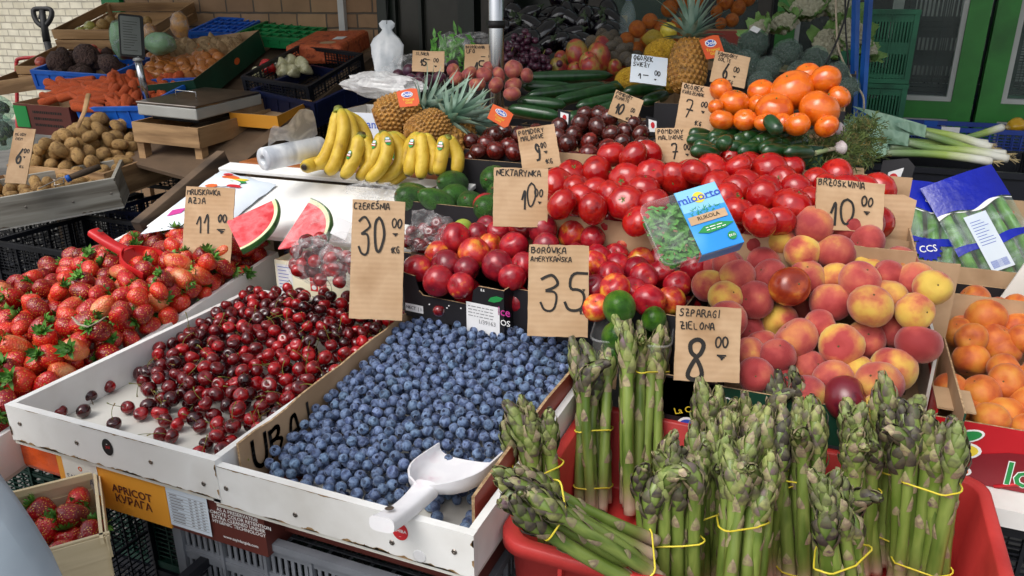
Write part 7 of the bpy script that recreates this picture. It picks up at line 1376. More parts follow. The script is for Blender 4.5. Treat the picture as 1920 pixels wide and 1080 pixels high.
for i, (x, y, rp, d, lb) in enumerate([(1345, 92, 22, 2.62, 'film wrapped broccoli just right of the standing pineapple'), (1412, 82, 27, 2.7, 'film wrapped broccoli with a white barcode label on top'), (1475, 102, 27, 2.66, 'film wrapped broccoli under the middle cauliflowers'), (1398, 122, 27, 2.55, 'film wrapped broccoli behind the 6 00 price card corner'), (1440, 128, 22, 2.5, 'film wrapped broccoli above the left orange tomatoes'), (1530, 112, 24, 2.6, 'film wrapped broccoli below the tilted cauliflower'), (1500, 138, 24, 2.48, 'film wrapped broccoli right behind the top orange tomatoes'), (1568, 138, 22, 2.45, 'film wrapped broccoli nearest the blue posts'), (1425, 155, 22, 2.42, 'lowest film wrapped broccoli left of the orange tomatoes'), (1368, 102, 20, 2.64, 'film wrapped broccoli half behind the orange tag'), (1590, 165, 20, 2.4, 'lowest film wrapped broccoli by the post')]):
    s = rp*d/F; e = empty('broccoli', Matrix.Translation(atd(x, y, d)) @ point_to((rr.uniform(-.4, .4), -.6, .7), i) @ Matrix.Scale(s, 4), lb, 'broccoli', 'film wrapped broccoli'); link('head', BR[i % 2], e); link('wrapping', WR[i % 2], e)
    if i in (1,): mb = MB(); patch(mb, -.25, .25, -.3, .3, 0, 0); link('label', mb.mesh('label', M['paper']), e, TR(.1, .1, 1.16))
cbox('broccoli_box', TR(-.26, 2.63, 1.0), .56, .30, .16, 'dark box under the wrapped broccoli', 'card_black', 'card_plain'); cbox('cauliflower_crate', TR(-.26, 3.02, 1.0), .60, .42, .24, 'dark box under the cauliflowers', 'card_black', 'card_plain')
# ---- small cucumbers, garlic, dill between the orange and red tomatoes
r = random.Random(17)
for i in range(34):
    x, y = r.uniform(1312, 1500), r.uniform(243, 292); d = 1.75+(292-y)*.0030+r.uniform(-.02, .02); a = r.uniform(-.7, .7); L = r.uniform(20, 30); cuc((x-L*math.cos(a), y-L*.5*math.sin(a)), (x+L*math.cos(a), y+L*.5*math.sin(a)), .0155, 'short dark pickling cucumber in front of the orange tomatoes', d-.02, d+.02, 'small dark cucumbers', .004, 'small_cucumber')
for x0, y0, x1, y1, d1, d2, lb in ((1438, 220, 1462, 250, 1.76, 1.72, 'dark small cucumber lying up against the orange tomatoes'), (1350, 275, 1366, 262, 1.72, 1.74, 'lighter green small cucumber standing out among the dark ones')): cuc((x0, y0), (x1, y1), .016, lb, d1, d2, 'small dark cucumbers', 0, 'small_cucumber')
mb = MB(); mb.box(-.40, .06, 1.79, 1.918, .94, 1.04); obj('cucumber_box', mb, M['card_black'], label='black box under the short dark cucumbers', cat='box')
M['garlic'] = mk('garlic_skin', ['#cfc2c2', '#e0d6d2', '#b09aa4'], .6, 20, 4, rnd=.06, an=(1, 1, .3)); M['garlic_stem'] = mk('garlic_stalk', ['#b0a890', '#c9c2a4', '#8a9a6a'], .7, 30, 3, rnd=.06)
for (x, y, rp, d, tx, ty, lb) in ((1572, 243, 13, 1.86, 1512, 247, 'upper garlic bulb with a cut stalk beside the dill'), (1576, 277, 13, 1.80, 1528, 286, 'lower garlic bulb with a cut stalk beside the dill')):
    c = Vector(atd(x, y, d)); t = Vector(atd(tx, ty, d-.02)); s = rp*d/F; e = empty('garlic_bulb', Matrix.Translation(c) @ point_to(t-c), lb, 'garlic', 'garlic bulbs'); mb = MB(); mb.lathe([(.05*s, -.75*s), (.6*s, -.7*s), (1.0*s, -.2*s), (.9*s, .3*s), (.5*s, .75*s), (.3*s, 1.0*s)], 16, wob=lambda u, j: 1+.06*abs(math.sin(u*3.14*6))); obj('bulb', mb, M['garlic'], e); L = (t-c).length; mb = MB(); mb.tube([(0, 0, .9*s), (.002, .002, L*.5), (0, -.002, L)], [.3*s, .34*s, .4*s], 8); obj('stalk', mb, M['garlic_stem'], e)
M['dill'] = mk('dill_frond', ['#3f5420', '#58682c', '#31441c', '#6a6230'], .7, 40, 3, rnd=.1); mb = MB(); r = random.Random(19)
def dill(mb, r, px0, px1, py0, py1, d, n):
    for i in range(n):
        c = Vector(atd(r.uniform(px0, px1), r.uniform(py0, py1), d+r.uniform(-.05, .05))); a = r.uniform(0, 6.28); L = r.uniform(.02, .05); v = Vector((math.cos(a), r.uniform(-.5, .5), math.sin(a)))
        for k in range(5):
            p = c+v*L*k/5; b_ = a+(1 if k % 2 else -1)*r.uniform(.5, 1.1); u = Vector((math.cos(b_), r.uniform(-.6, .6), math.sin(b_)))*r.uniform(.008, .016); w = u.cross(Vector((0, 1, 0))).normalized()*.0011; mb.add([p-w, p+w, p+u+w*.5, p+u-w*.5], [(0, 1, 2, 3)], 0, False)
        w = v.cross(Vector((0, 1, 0))).normalized()*.001; mb.add([c-w, c+w, c+v*L+w, c+v*L-w], [(0, 1, 2, 3)], 0, False)
dill(mb, r, 1592, 1640, 228, 300, 2.08, 230); obj('dill_bunch', mb, M['dill'], label='feathery bunch of dill by the foot of the blue posts', cat='dill', group='dill')
mb = MB(); dill(mb, r, 1490, 1600, 262, 318, 1.84, 300); obj('dill_bunch', mb, M['dill'], label='green dill fronds under the garlic behind the red tomatoes', cat='dill', group='dill')
mb = MB(); mb.box(-.02, .08, 1.95, 2.15, .92, 1.06); obj('herb_box', mb, M['card_plain'], label='cardboard box under the dill', cat='box')
M['pl_mid'] = mk('mid_blue_plastic', ['#1c3a92', '#254aa8'], .5, 5, 4, rnd=.06)
# ---- leeks
M['leek'] = mk('leek_skin', ['#c9d0b0', '#dfe3d0'], .4, 30, 3, an=(1, 1, .1), rnd=.05, coat=.15, attr=.06, acols=[(0, '#8a9a7c', 1), (.25, '#7a9a5a', 1), (.55, '#a3ba5c', 1), (.72, '#d5dab0', 1), (.85, '#e8e8dc', 1), (1, '#e4e0d0', 1)]); M['leek_leaf'] = mk('leek_leaf', ['#6f9480', '#8fae98', '#54785e'], .5, 20, 3, rnd=.12, an=(1, 1, .2)); M['root'] = mk('leek_root', ['#b8a476', '#cdbb90'], .9, 60, 2, rnd=.1)
def leek(pts, d, label, dd=0, leaf=True, seed=0):
    r = random.Random(seed); q = smooth([atd(x, y, d+dd*i/(len(pts)-1)) for i, (x, y) in enumerate(pts)], 6); o = q[-1].copy(); q = [p-o for p in q]; N_ = len(q)-1; e = empty('leek', Matrix.Translation(o), label, 'leek', 'leeks'); mb = MB(); mb.tube(q, [.0108+.0028*(i/N_) for i in range(N_+1)], 10, 0, t=[i/N_ for i in range(N_+1)], flat=1.0); obj('shaft', mb, M['leek'], e)
    T = (q[-1]-q[-2]).normalized(); mb = MB()
    for k in range(26): a = r.uniform(0, 6.28); v = T*r.uniform(.5, 1)+Vector((math.cos(a), math.sin(a), r.uniform(-.5, .5)))*.6; p = q[-1]; mb.tube([p, p+v*.012, p+v*.024+Vector((0, 0, r.uniform(-.008, .004)))], [.0011, .0009, .0006], 4, cap=False)
    obj('roots', mb, M['root'], e)
    if leaf:
        mb = MB(); D0 = (q[0]-q[2]).normalized()
        for k in range(8):
            L = r.uniform(.10, .26); sp = Vector((r.uniform(-.1, .1), r.uniform(-.5, .3), r.uniform(-.3, .35))); G = []
            for j in range(8): s = j/7; w = .021*(1-s**2)+.001; p = q[0]+D0*L*s+sp*L*s*s+Vector((0, 0, -.05*s*s*L/.2*.5)); G.append([p+Vector((0, w*x*.6, w*x*.8+abs(x)*w*.4)) for x in (-1, 0, 1)])
            mb.grid(G)
        obj('leaves', mb, M['leek_leaf'], e)
leek([(1655, 238), (1717, 243), (1800, 258), (1857, 277)], 2.52, 'uppermost leek of the pile by the blue crates', -.06, seed=1); leek([(1735, 252), (1783, 267), (1833, 283), (1884, 289)], 2.46, 'leek with a torn brown leaf end in the middle of the pile', -.05, seed=2); leek([(1703, 268), (1750, 278), (1817, 284), (1889, 298)], 2.42, 'leek reaching furthest right with clean roots', -.05, seed=3); leek([(1662, 287), (1733, 288), (1790, 293), (1858, 303)], 2.38, 'lowest leek along the black crate rim', -.04, seed=4); leek([(1800, 262), (1840, 251), (1878, 239)], 2.62, 'leek pointing the other way, roots up at right', .05, False, seed=5); leek([(1690, 246), (1740, 250), (1800, 262), (1850, 270)], 2.55, 'pale leek under the uppermost one', -.05, seed=8); leek([(1668, 275), (1730, 278), (1800, 288), (1866, 295)], 2.44, 'leek between the middle one and the lowest', -.04, seed=9); leek([(1660, 262), (1720, 266), (1790, 276), (1845, 290)], 2.5, 'leek buried under the others in the pile', -.04, seed=6)
pcrate('leek_crate', TR(.355, 2.86, .82), .50, .42, .165, 'pl_black', 'black plastic crate carrying the leeks', nx=4, ny=3, nz=1, style='solid')
for x, y, z, w, dp, h, m_, st, lb in ((.40, 3.42, .74, .42, .34, .17, 'pl_mid', 'mesh', 'dark blue crate of radishes behind the leeks, left'), (.80, 3.36, .74, .36, .34, .17, 'pl_mid', 'mesh', 'dark blue crate of radishes at the right edge'), (.58, 3.74, .80, .7, .2, .18, 'pl_mid', 'mesh', 'empty dark blue crate against the green doors')):
    e = pcrate('blue_crate', TR(x, y, z), w, dp, h, m_, lb, nx=6, ny=4, nz=2, style=st, group='blue crates by the doors')
    mb = MB()
    for s in (-.35, .3): mb.box(w*s, w*s+.05, -dp/2-.002, -dp/2+.012, h, h+.022)
    obj('stacking_lug', mb, M['pl_blue'], e)
mb = MB(); mb.box(.1, 1.0, 3.2, 3.85, .70, .738); mb.box(.12, .17, 3.25, 3.3, 0, .699); mb.box(.93, .98, 3.25, 3.3, 0, .699); mb.box(.12, .17, 3.75, 3.8, 0, .699); mb.box(.93, .98, 3.75, 3.8, 0, .699); obj('low_bench', mb, M['dark_wood'], label='low bench under the blue crates', cat='bench')
mb = MB(); mb.lathe(sph(1, 9), 12); m = mk('radish_skin', ['#b8304a', '#c9485a', '#a02238'], .35, 2, 3, rnd=.1, coat=.2); RD = mb.mesh('radish', m); r = random.Random(23)
for cx, cw in ((.40, .17), (.80, .14)):
    for i in range(42): link('radish', RD, None, TR(cx+r.uniform(-cw, cw), 3.27+r.uniform(0, .25), .765+r.uniform(0, .07), 0, 0, 0, .02), label='pink radish in the dark blue crates behind the leeks', cat='radish', group='radishes in the blue crates')
for (x, y, d, lb) in ((1905, 236, 3.22, 'yellow pepper at the right edge above the radishes'),):
    mb = MB(); mb.lathe(sph(1, 10, 1.2, .15, .4, .1), 16, wob=lambda u, j: 1+.1*math.cos(u*6.283*4)); obj('pepper', mb, mk('yellow_pepper_skin', ['#e0a81e', '#e8b62a'], .2, 2, 2, rnd=0, coat=.5), M=Matrix.Translation(atd(x, y, d)) @ point_to((1, .3, .2)) @ Matrix.Scale(.032, 4), label=lb, cat='pepper')
mb = MB(); patch(mb, -.03, .03, -.011, .011, 0, 0); obj('crate_label', mb, M['paper'], M=Matrix.Translation(aty(1782, 244, 3.245)) @ Euler((R_(90), 0, 0)).to_matrix().to_4x4(), label='small white label on the blue radish crate', cat='label')
# ================================================================ LEFT STALL
dl = lambda y: 3.1+(380-y)/370*1.7
L_ = lambda x, y, dd=0: Vector(atd(x, y, dl(y)+dd))
def fit(fl, fr, bl, h, up=(0, 0, 1), pad=0):
    """frame of a crate from three points of its upper rim: origin at the middle of the underside"""
    x = (fr-fl); w = x.length; x.normalize(); y = (bl-fl); y = y-x*y.dot(x); dp = y.length; y.normalize(); z = x.cross(y); c = fl+x*w/2+y*dp/2-z*h
    return Matrix(((x.x, y.x, z.x, c.x), (x.y, y.y, z.y, c.y), (x.z, y.z, z.z, c.z), (0, 0, 0, 1))), w, dp
def W3(x, y, d): return Vector(atd(x, y, d))
# crates
Mx, w, dp = fit(W3(-70, 384, 3.0), W3(214, 334, 3.12), W3(-60, 346, 3.22), .13); GB = tray('potato_tray', Mx, w, dp, .13, .014, 'weathered grey wooden crate of potatoes at the left edge', ('grey_wood', 'white_wood_in', 'dark_wood'), chips=6, seed=21, cat='crate'); M1 = (Mx, w, dp)
Mx, w, dp = fit(W3(20, 309, 3.36), W3(185, 325, 3.2), W3(225, 262, 3.75), .12); e = tray('potato_tray', Mx, w+.05, dp, .12, .014, 'brown wooden crate of potatoes below the scale', ('crate_wood', 'crate_wood', 'dark_wood'), chips=3, seed=22, cat='crate', screws=False); M2 = (Mx, w, dp)
Mx, w, dp = fit(W3(246, 228, 3.32), W3(370, 241, 3.22), W3(440, 196, 3.75), .085); SS = slatbox('scale_stand', Mx, w, dp, .085, 'upturned slatted wooden crate carrying the scale', 'crate_wood', 1, cat='crate'); MS = (Mx, w, dp)
for s in (-1, 1):
    for y in (-dp/2+.03, dp/2-.03): mb = MB(); mb.cbox((s*(w/2-.02), y, -.05), (.035, .04, .1)); obj('block', mb, M['crate_wood'], SS)

BX = [('blue', 'pl_blue', fit(W3(140, 202, 3.58), W3(264, 200, 3.46), W3(220, 150, 3.95), .10), 'solid', 'bright blue plastic crate of carrots'), ('blue', 'pl_blue', fit(W3(60, 142, 3.95), W3(206, 152, 3.86), W3(120, 108, 4.25), .07), 'solid', 'bright blue plastic crate of beetroot and celeriac'), ('green', 'card_green', None, None, ''),
      ('black', 'pl_black', fit(W3(452, 142, 3.70), W3(578, 162, 3.58), W3(522, 78, 4.1), .12), 'mesh', 'upper black plastic crate of white peppers'), ('black', 'pl_navy', fit(W3(470, 172, 3.66), W3(590, 198, 3.54), W3(560, 120, 4.05), .11), 'solid', 'lower black plastic crate under the white peppers')]
FR = {}
for i, (nm, mt, ft, st, lb) in enumerate(BX):
    if ft is None: continue
    Mx, w, dp = ft; FR[i] = ft; pcrate('plastic_crate', Mx, w, dp, .10 if i < 2 else .12, mt, lb, nx=5, ny=4, nz=1 if st == 'solid' else 2, style=st, group='plastic crates of the left stall')
Mx, w, dp = fit(W3(205, 168, 3.78), W3(362, 150, 3.68), W3(395, 68, 4.35), .12); e = cbox('onion_box', Mx, w, dp, .12, 'big dark green cardboard box of onions and carrots', 'card_green', 'card_plain'); FR['on'] = (Mx, w, dp); mb = MB(); mb.prism(blob(.03, .016), 0, .0006); obj('printed_onion', mb, M['ink_orange'], e, TR(w/2+.0006, .05, .06, 90, 0, 90))
Mx, w, dp = fit(W3(118, 66, 4.40), W3(262, 66, 4.36), W3(190, 14, 4.9), .08); slatbox('apple_crate', Mx, w+.12, dp, .11, 'topmost wooden fruit crate of green apples by the brick wall', 'crate_wood', 2); FR['ap'] = (Mx, w, dp)
Mx, w, dp = fit(W3(44, 128, 4.15), W3(180, 128, 4.1), W3(118, 74, 4.6), .08); slatbox('fruit_crate', Mx, w+.1, dp, .09, 'wooden fruit crate of red apples left of the cabbages', 'crate_wood', 2); FR['a2'] = (Mx, w, dp)
Mx, w, dp = fit(W3(-30, 160, 4.0), W3(64, 146, 3.96), W3(20, 132, 4.35), .06); slatbox('flat_crate', Mx, w, dp, .07, 'shallow wooden crate at the left edge with a paper lining', 'crate_wood', 1)
for fl, fr, bl, mt, lb in (((352, 62, 4.45), (440, 66, 4.42), (372, 33, 4.8), 'pl_blue', 'empty blue plastic crate tilted up against the brick wall'), ((436, 68, 4.35), (568, 76, 4.28), (462, 38, 4.75), 'pl_green', 'empty green plastic crate tilted up against the brick wall')):
    Mx, w, dp = fit(W3(*fl), W3(*fr), W3(*bl), .05); e = pcrate('plastic_crate', Mx, w, dp, .06, mt, lb, nx=6, ny=4, nz=1, style='solid', group='plastic crates of the left stall', bottom=False)
    mb = MB()
    for k in range(1, 7): x = -w/2+w*k/7; mb.box(x-.004, x+.004, -dp/2+.02, dp/2-.02, .046, .056)
    for k in range(1, 4): y = -dp/2+dp*k/4; mb.box(-w/2+.02, w/2-.02, y-.004, y+.004, .044, .0575)
    mb.tube([(-w/2+.03, -dp/2+.03, .05), (w/2-.03, dp/2-.03, .05)], .004, 4); mb.tube([(-w/2+.03, dp/2-.03, .05), (w/2-.03, -dp/2+.03, .05)], .004, 4); mb.box(-w/2+.01, w/2-.01, -dp/2+.01, dp/2-.01, .035, .043); obj('ribbed_floor', mb, M[mt], e)
Mx, w, dp = fit(W3(532, 86, 4.05), W3(640, 84, 3.98), W3(560, 58, 4.4), .10); mb = MB(); mb.box(-w/2, w/2, -dp/2, dp/2, 0, .10); M['net'] = mk('orange_net', ['#b5502c', '#c96438', '#8e3c22'], .7, 30, 4, rnd=0, bump=.006, bscale=60); nb = obj('netted_box', mb, M['net'], M=Mx, bevel=.02, label='box of oranges under orange netting by the pale batten', cat='box'); mb = MB(); patch(mb, -.03, .03, -.04, .03, .1008, 0); obj('white_tag', mb, M['paper'], nb, TR(.08, -.02, 0)); mb = MB(); mb.prism(blob(.045, .03), .1006, .101); obj('round_tag', mb, M['card_plain'], nb, TR(.06, -dp/2+.06, 0))
Mx, w, dp = fit(W3(48, 190, 3.68), W3(135, 197, 3.62), W3(70, 176, 3.85), .14); e = cbox('printed_carton', Mx, w+.05, dp+.1, .14, 'dark brown printed carton between the potatoes and the carrots', 'card_brown', 'card_plain'); small_print(e, -w*.2, w*.42, .10, 3, .03, .012, 'ink', .0007, TR(0, -dp/2-.05, 0, 90)); mb = MB(); mb.box(-w/2-.0245, -w/2+.05, -dp/2-.0535, -dp/2-.0503, .03, .13); obj('green_panel', mb, M['ink_green'], e)
Mx, w, dp = fit(W3(430, 215, 3.45), W3(520, 222, 3.38), W3(490, 185, 3.7), .05); cbox('orange_carton', Mx, w, dp, .06, 'flattened orange and brown carton right of the scale', 'card_orange', 'card_plain')
# carcass of the left stall
LT = empty('left_stall_table', Matrix(), 'dark sloping table of the left vegetable stall with a long side beam', 'table')
slab('side_beam', [W3(375, 345, 3.0), W3(398, 352, 2.95), W3(705, 100, 4.15), W3(690, 94, 4.2)], .05, M['dark_wood'], '', '', LT)
slab('slope_board', [W3(230, 300, 3.40), W3(395, 345, 3.05), W3(690, 108, 4.2), W3(520, 80, 4.5)], .02, M['dark_wood'], '', '', LT)
a = W3(390, 345, 3.0); mb = MB()
for x, y, t in ((-2.35, 2.45, .74), (-2.45, 3.6, .98), (-3.35, 2.5, .62), (-3.6, 3.5, .98), (-4.0, 3.85, 1.2)): e = MB(); e.cbox((x, y, t/2), (.06, .06, t)); obj('leg', e, M['dark_wood'], LT)
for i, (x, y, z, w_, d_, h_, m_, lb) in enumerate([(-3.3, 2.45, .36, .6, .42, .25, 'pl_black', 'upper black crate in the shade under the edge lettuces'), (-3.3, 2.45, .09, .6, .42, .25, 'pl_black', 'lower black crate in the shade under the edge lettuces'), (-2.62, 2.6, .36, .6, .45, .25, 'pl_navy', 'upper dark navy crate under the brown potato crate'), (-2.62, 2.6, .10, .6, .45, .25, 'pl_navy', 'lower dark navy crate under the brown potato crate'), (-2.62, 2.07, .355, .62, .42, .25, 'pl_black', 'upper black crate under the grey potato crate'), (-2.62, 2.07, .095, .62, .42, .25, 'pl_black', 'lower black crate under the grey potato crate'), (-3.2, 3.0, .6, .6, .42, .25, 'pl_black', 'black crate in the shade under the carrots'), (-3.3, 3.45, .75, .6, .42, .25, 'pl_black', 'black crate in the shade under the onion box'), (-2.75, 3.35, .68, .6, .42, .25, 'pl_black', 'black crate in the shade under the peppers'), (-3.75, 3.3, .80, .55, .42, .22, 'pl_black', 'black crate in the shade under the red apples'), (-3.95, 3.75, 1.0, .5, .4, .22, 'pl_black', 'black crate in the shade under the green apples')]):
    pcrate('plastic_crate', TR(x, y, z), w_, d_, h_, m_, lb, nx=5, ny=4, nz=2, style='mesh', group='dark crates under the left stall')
# ---- potatoes
m = mk('potato_skin', ['#b08a52', '#c29c64', '#967044'], .75, 1.6, 5, rnd=.14, bump=.008, bscale=10)
def potato(s):
    r = random.Random(s); mb = MB(); mb.lathe([(max(1e-4, max(0, math.sin(3.1416*i/10))**.8), -1.35*math.cos(3.1416*i/10)) for i in range(11)], 12, wob=lambda u, j: 1+.08*math.cos(u*6.283*2+s)+.05*math.cos(u*6.283*3+j*.7+s)); mb.v = [(x+.12*math.sin(z*1.3+s), y, z) for x, y, z in mb.v]; return mb.mesh('potato', m)
PO = [potato(i) for i in range(4)]; r = random.Random(41)
def heap_in(name, frm, rad, floor, top, nmax, meshes, label, cat, group, r, ins=lambda u, v: True, K=8, lean=None, sc=1.0, parts=None):
    """drop produce into a crate, in the crate's own frame"""
    Mx, w, dp = frm; P, R = pack(r, (-w/2+.03, w/2-.03, -dp/2+.03, dp/2-.03), lambda x, y: ins(x/w+.5, y/dp+.5), floor, top, rad, nmax, K, 40)
    for p, q in zip(P, R): link(name, meshes[r.randrange(len(meshes))], None, Matrix.Translation(Mx @ Vector(p)) @ (rndrot(r) if lean is None else point_to(Vector(lean)+Vector((r.gauss(0, .25), r.gauss(0, .25), r.gauss(0, .25))), r.uniform(0, 6))) @ Matrix.Scale(q*sc, 4), label=label, cat=cat, group=group)
heap_in('potato', M1, (.022, .028), lambda x, y: .02, lambda x, y: .13+.03*(-x/M1[1]), 90, PO, 'potato in the weathered grey crate at the left edge', 'potato', 'potatoes in the grey crate', r, lambda u, v: u < .8)
heap_in('potato', M2, (.024, .030), lambda x, y: .03, lambda x, y: .165+.12*max(0, 1-abs(x/M2[1]+.08)*2.2)+.05*(y/M2[2]), 150, PO, 'potato in the brown wooden crate below the scale', 'potato', 'potatoes in the brown crate', r, lambda u, v: not (u > .55 and v > .72))
# ---- carrots, beetroot, onions
mc = mk('carrot_skin', ['#c9501e', '#d9622a', '#b5441a'], .6, 3, 4, rnd=.12, an=(1, 1, 3), bump=.006, bscale=14); mb = MB(); mb.lathe([(1e-4, -3.6), (.25, -3.5), (.55, -2), (.85, 1), (1, 3), (.8, 3.5), (.3, 3.6), (1e-4, 3.55)], 10); CRm = mb.mesh('carrot', mc); mb = MB(); mb.lathe([(1e-4, -3.0), (.3, -2.9), (.65, -1.2), (.95, 1), (1.05, 2.4), (.8, 2.9), (1e-4, 2.9)], 10); CR2 = mb.mesh('carrot', mc)
r = random.Random(43)
for i in range(150):
    x, y = r.uniform(98, 345), r.uniform(150, 206)
    if x < 150 and y > 186 or y > 200 and x > 255 or y < 160 and x < 120: continue
    d = dl(y)-.30+.05*math.sin(x/40); a = r.gauss(.1, .35) if x < 205 else r.gauss(.9, .5); v = Vector(RT)*math.cos(a)+Vector((0, -.75, -.62))*math.sin(a); s = r.uniform(.018, .023)
    link('carrot', r.choice((CRm, CR2)), None, Matrix.Translation(atd(x, y, d)) @ point_to(-v if r.random() < .6 else v, i) @ Matrix.Scale(s, 4), label='orange carrot in the heap above the bright blue crate', cat='carrot', group='carrots on the left stall')
mbt = mk('beetroot_skin', ['#4a3530', '#5f4840', '#3a2826'], .85, 3, 5, rnd=.18, bump=.02, bscale=6); mb = MB(); mb.lathe([(1e-4, -1.3), (.12, -1.1), (.5, -.85), (.95, -.3), (1, .2), (.75, .75), (.3, .95), (.15, 1.15), (1e-4, 1.15)], 12, wob=lambda u, j: 1+.07*math.cos(u*12.5+j)); BTm_ = mb.mesh('beetroot', mbt)
r = random.Random(44)
for i in range(34):
    x, y = r.uniform(92, 225), r.uniform(100, 142)
    if y > 132 and x < 105: continue
    link('beetroot', BTm_, None, Matrix.Translation(atd(x, y, dl(y)-.18+r.uniform(-.04, .04))) @ rndrot(r) @ Matrix.Scale(r.uniform(.030, .038), 4), label='earthy dark beetroot in the blue crate above the carrots', cat='beetroot', group='beetroot on the left stall')
for x, y, s, lb in ((112, 118, .062, 'large dark celeriac at the left of the beetroot crate'), (163, 108, .07, 'large dark celeriac standing up in the beetroot crate'), (205, 120, .055, 'celeriac at the right of the beetroot crate')): link('celeriac', BTm_, None, Matrix.Translation(atd(x, y, dl(y)-.26)) @ rndrot(r) @ Matrix.Scale(s, 4), label=lb, cat='celeriac', group='celeriac')
mo = mk('onion_skin', ['#a8622c', '#c07a3a', '#8e4e24'], .35, 4, 3, rnd=.12, an=(3, 3, .4), coat=.25); mb = MB(); mb.lathe([(1e-4, -.9), (.3, -.86), (.8, -.5), (1, 0), (.8, .55), (.35, .9), (.14, 1.15), (.08, 1.45), (1e-4, 1.45)], 12); ON = mb.mesh('onion', mo)
mtn = mk('turnip_skin', ['#a88a64', '#b89a74', '#8f7250'], .8, 2, 4, rnd=.1, bump=.012, bscale=8); mb = MB(); mb.lathe([(1e-4, -1.6), (.2, -1.4), (.7, -.6), (1, 0), (.85, .6), (.4, .95), (1e-4, .95)], 12, wob=lambda u, j: 1+.05*math.cos(u*12.5+j)); TN = mb.mesh('celery_root', mtn)
r = random.Random(45)
for i in range(130):
    v = r.uniform(0, 1); y = 150-66*v; x0, x1 = 225+95*v, 362+110*v; x = r.uniform(x0, x1); d = dl(y)-.14+r.uniform(-.05, .05)
    root = (y < 108 and x > 330 and r.random() < .75); s = r.uniform(.034, .042) if not root else r.uniform(.042, .055)
    link('onion' if not root else 'celery_root', TN if root else ON, None, Matrix.Translation(atd(x, y, d)) @ rndrot(r) @ Matrix.Scale(s, 4), label='pale knobbly root in the upper part of the onion box' if root else 'shiny brown onion in the big dark green box', cat='root vegetable' if root else 'onion', group='roots in the onion box' if root else 'onions in the green box')
# ---- apples, peppers
mg_ = mk('green_apple_skin', ['#a0a04a', '#b0a858', '#8f9040'], .35, 1.4, 3, rnd=.1, coat=.2); mr_ = mk('red_apple_skin', ['#b0443a', '#c0604a', '#98302e'], .35, 1.4, 3, rnd=.1, coat=.2); mpe = mk('russet_pear_skin', ['#9a7a44', '#a88650', '#866a3a'], .6, 2, 4, rnd=.1)
GA = []
for mm in (mg_, mr_, mpe): mb = MB(); mb.lathe(sph(1, 10, .92, .22, .4, .1), 14); mb.tube([(0, 0, .6), (.05, .02, 1.0)], .04, 4); GA.append(mb.mesh('apple', mm))
for i, (x, y, rp, k, lb) in enumerate([(168, 50, 11, 0, 'green apple with its hollow toward us in the topmost crate'), (150, 60, 10, 0, 'green apple at the front left of the topmost crate'), (192, 47, 12, 2, 'brownish pear in the middle of the topmost crate'), (182, 60, 10, 2, 'small brownish pear at the front of the topmost crate'), (205, 40, 11, 2, 'brownish pear behind the others in the topmost crate'), (225, 33, 9, 2, 'russet pear by the scale display in the topmost crate'), (262, 42, 11, 2, 'russet pear right of the scale display'), (275, 40, 10, 2, 'russet pear furthest right in the topmost crate'), (165, 62, 9, 0, 'half hidden green apple in the topmost crate')]): d = dl(y)-.12; link('apple' if k == 0 else 'pear', GA[k], None, Matrix.Translation(atd(x, y, d)) @ point_to((-.2, -.7, .6), i) @ Matrix.Scale(rp*d/F, 4), label=lb, cat='apple' if k == 0 else 'pear', group='fruit in the topmost crate')
for i, (x, y, rp, lb) in enumerate([(77, 117, 11, 'red apple at the left front of its wooden crate'), (100, 112, 9, 'red apple beside the purple paper'), (136, 106, 10, 'red apple half behind the celeriac'), (155, 97, 11, 'red apple behind the tall celeriac'), (175, 93, 10, 'red apple at the right of its crate'), (185, 100, 9, 'red apple in shade at the crate corner')]): d = dl(y)-.14; link('apple', GA[1], None, Matrix.Translation(atd(x, y, d)) @ rndrot(r) @ Matrix.Scale(rp*d/F, 4), label=lb, cat='apple', group='red apples')
mw = mk('white_pepper_skin', ['#c9c49a', '#d6d2ac', '#b8b488'], .25, 1.4, 3, rnd=.08, coat=.4); mrp = mk('red_pepper_skin', ['#a8141c', '#bc1a22'], .2, 1.4, 3, rnd=.05, coat=.5)
PP = []
for mm in (mw, mrp): mb = MB(); mb.lathe([(1e-4, -1.4), (.3, -1.35), (.7, -.7), (.95, .1), (1, .6), (.75, .95), (.2, .8), (1e-4, .75)], 16, wob=lambda u, j: 1+.1*math.cos(u*6.283*3)); PP.append(mb.mesh('pepper', mm))
for i, (x, y, rp, k, lb) in enumerate([(504, 128, 15, 1, 'single red pepper among the white ones'), (528, 122, 13, 0, 'white pepper right beside the red pepper'), (534, 134, 13, 0, 'white pepper in front of the one beside the red pepper'), (548, 116, 13, 0, 'white pepper at the back middle of its crate'), (566, 121, 13, 0, 'white pepper at the right of its crate'), (483, 136, 10, 0, 'white pepper alone at the left of the red one'), (574, 130, 11, 0, 'white pepper against the right crate wall'), (550, 134, 12, 0, 'white pepper at the front right of its crate')]): d = dl(y)-.35; link('pepper', PP[k], None, Matrix.Translation(atd(x, y, d)) @ point_to((rr.uniform(-.5, .5), -.6, .4), i) @ Matrix.Scale(rp*d/F, 4), label=lb, cat='pepper', group='white and red peppers')
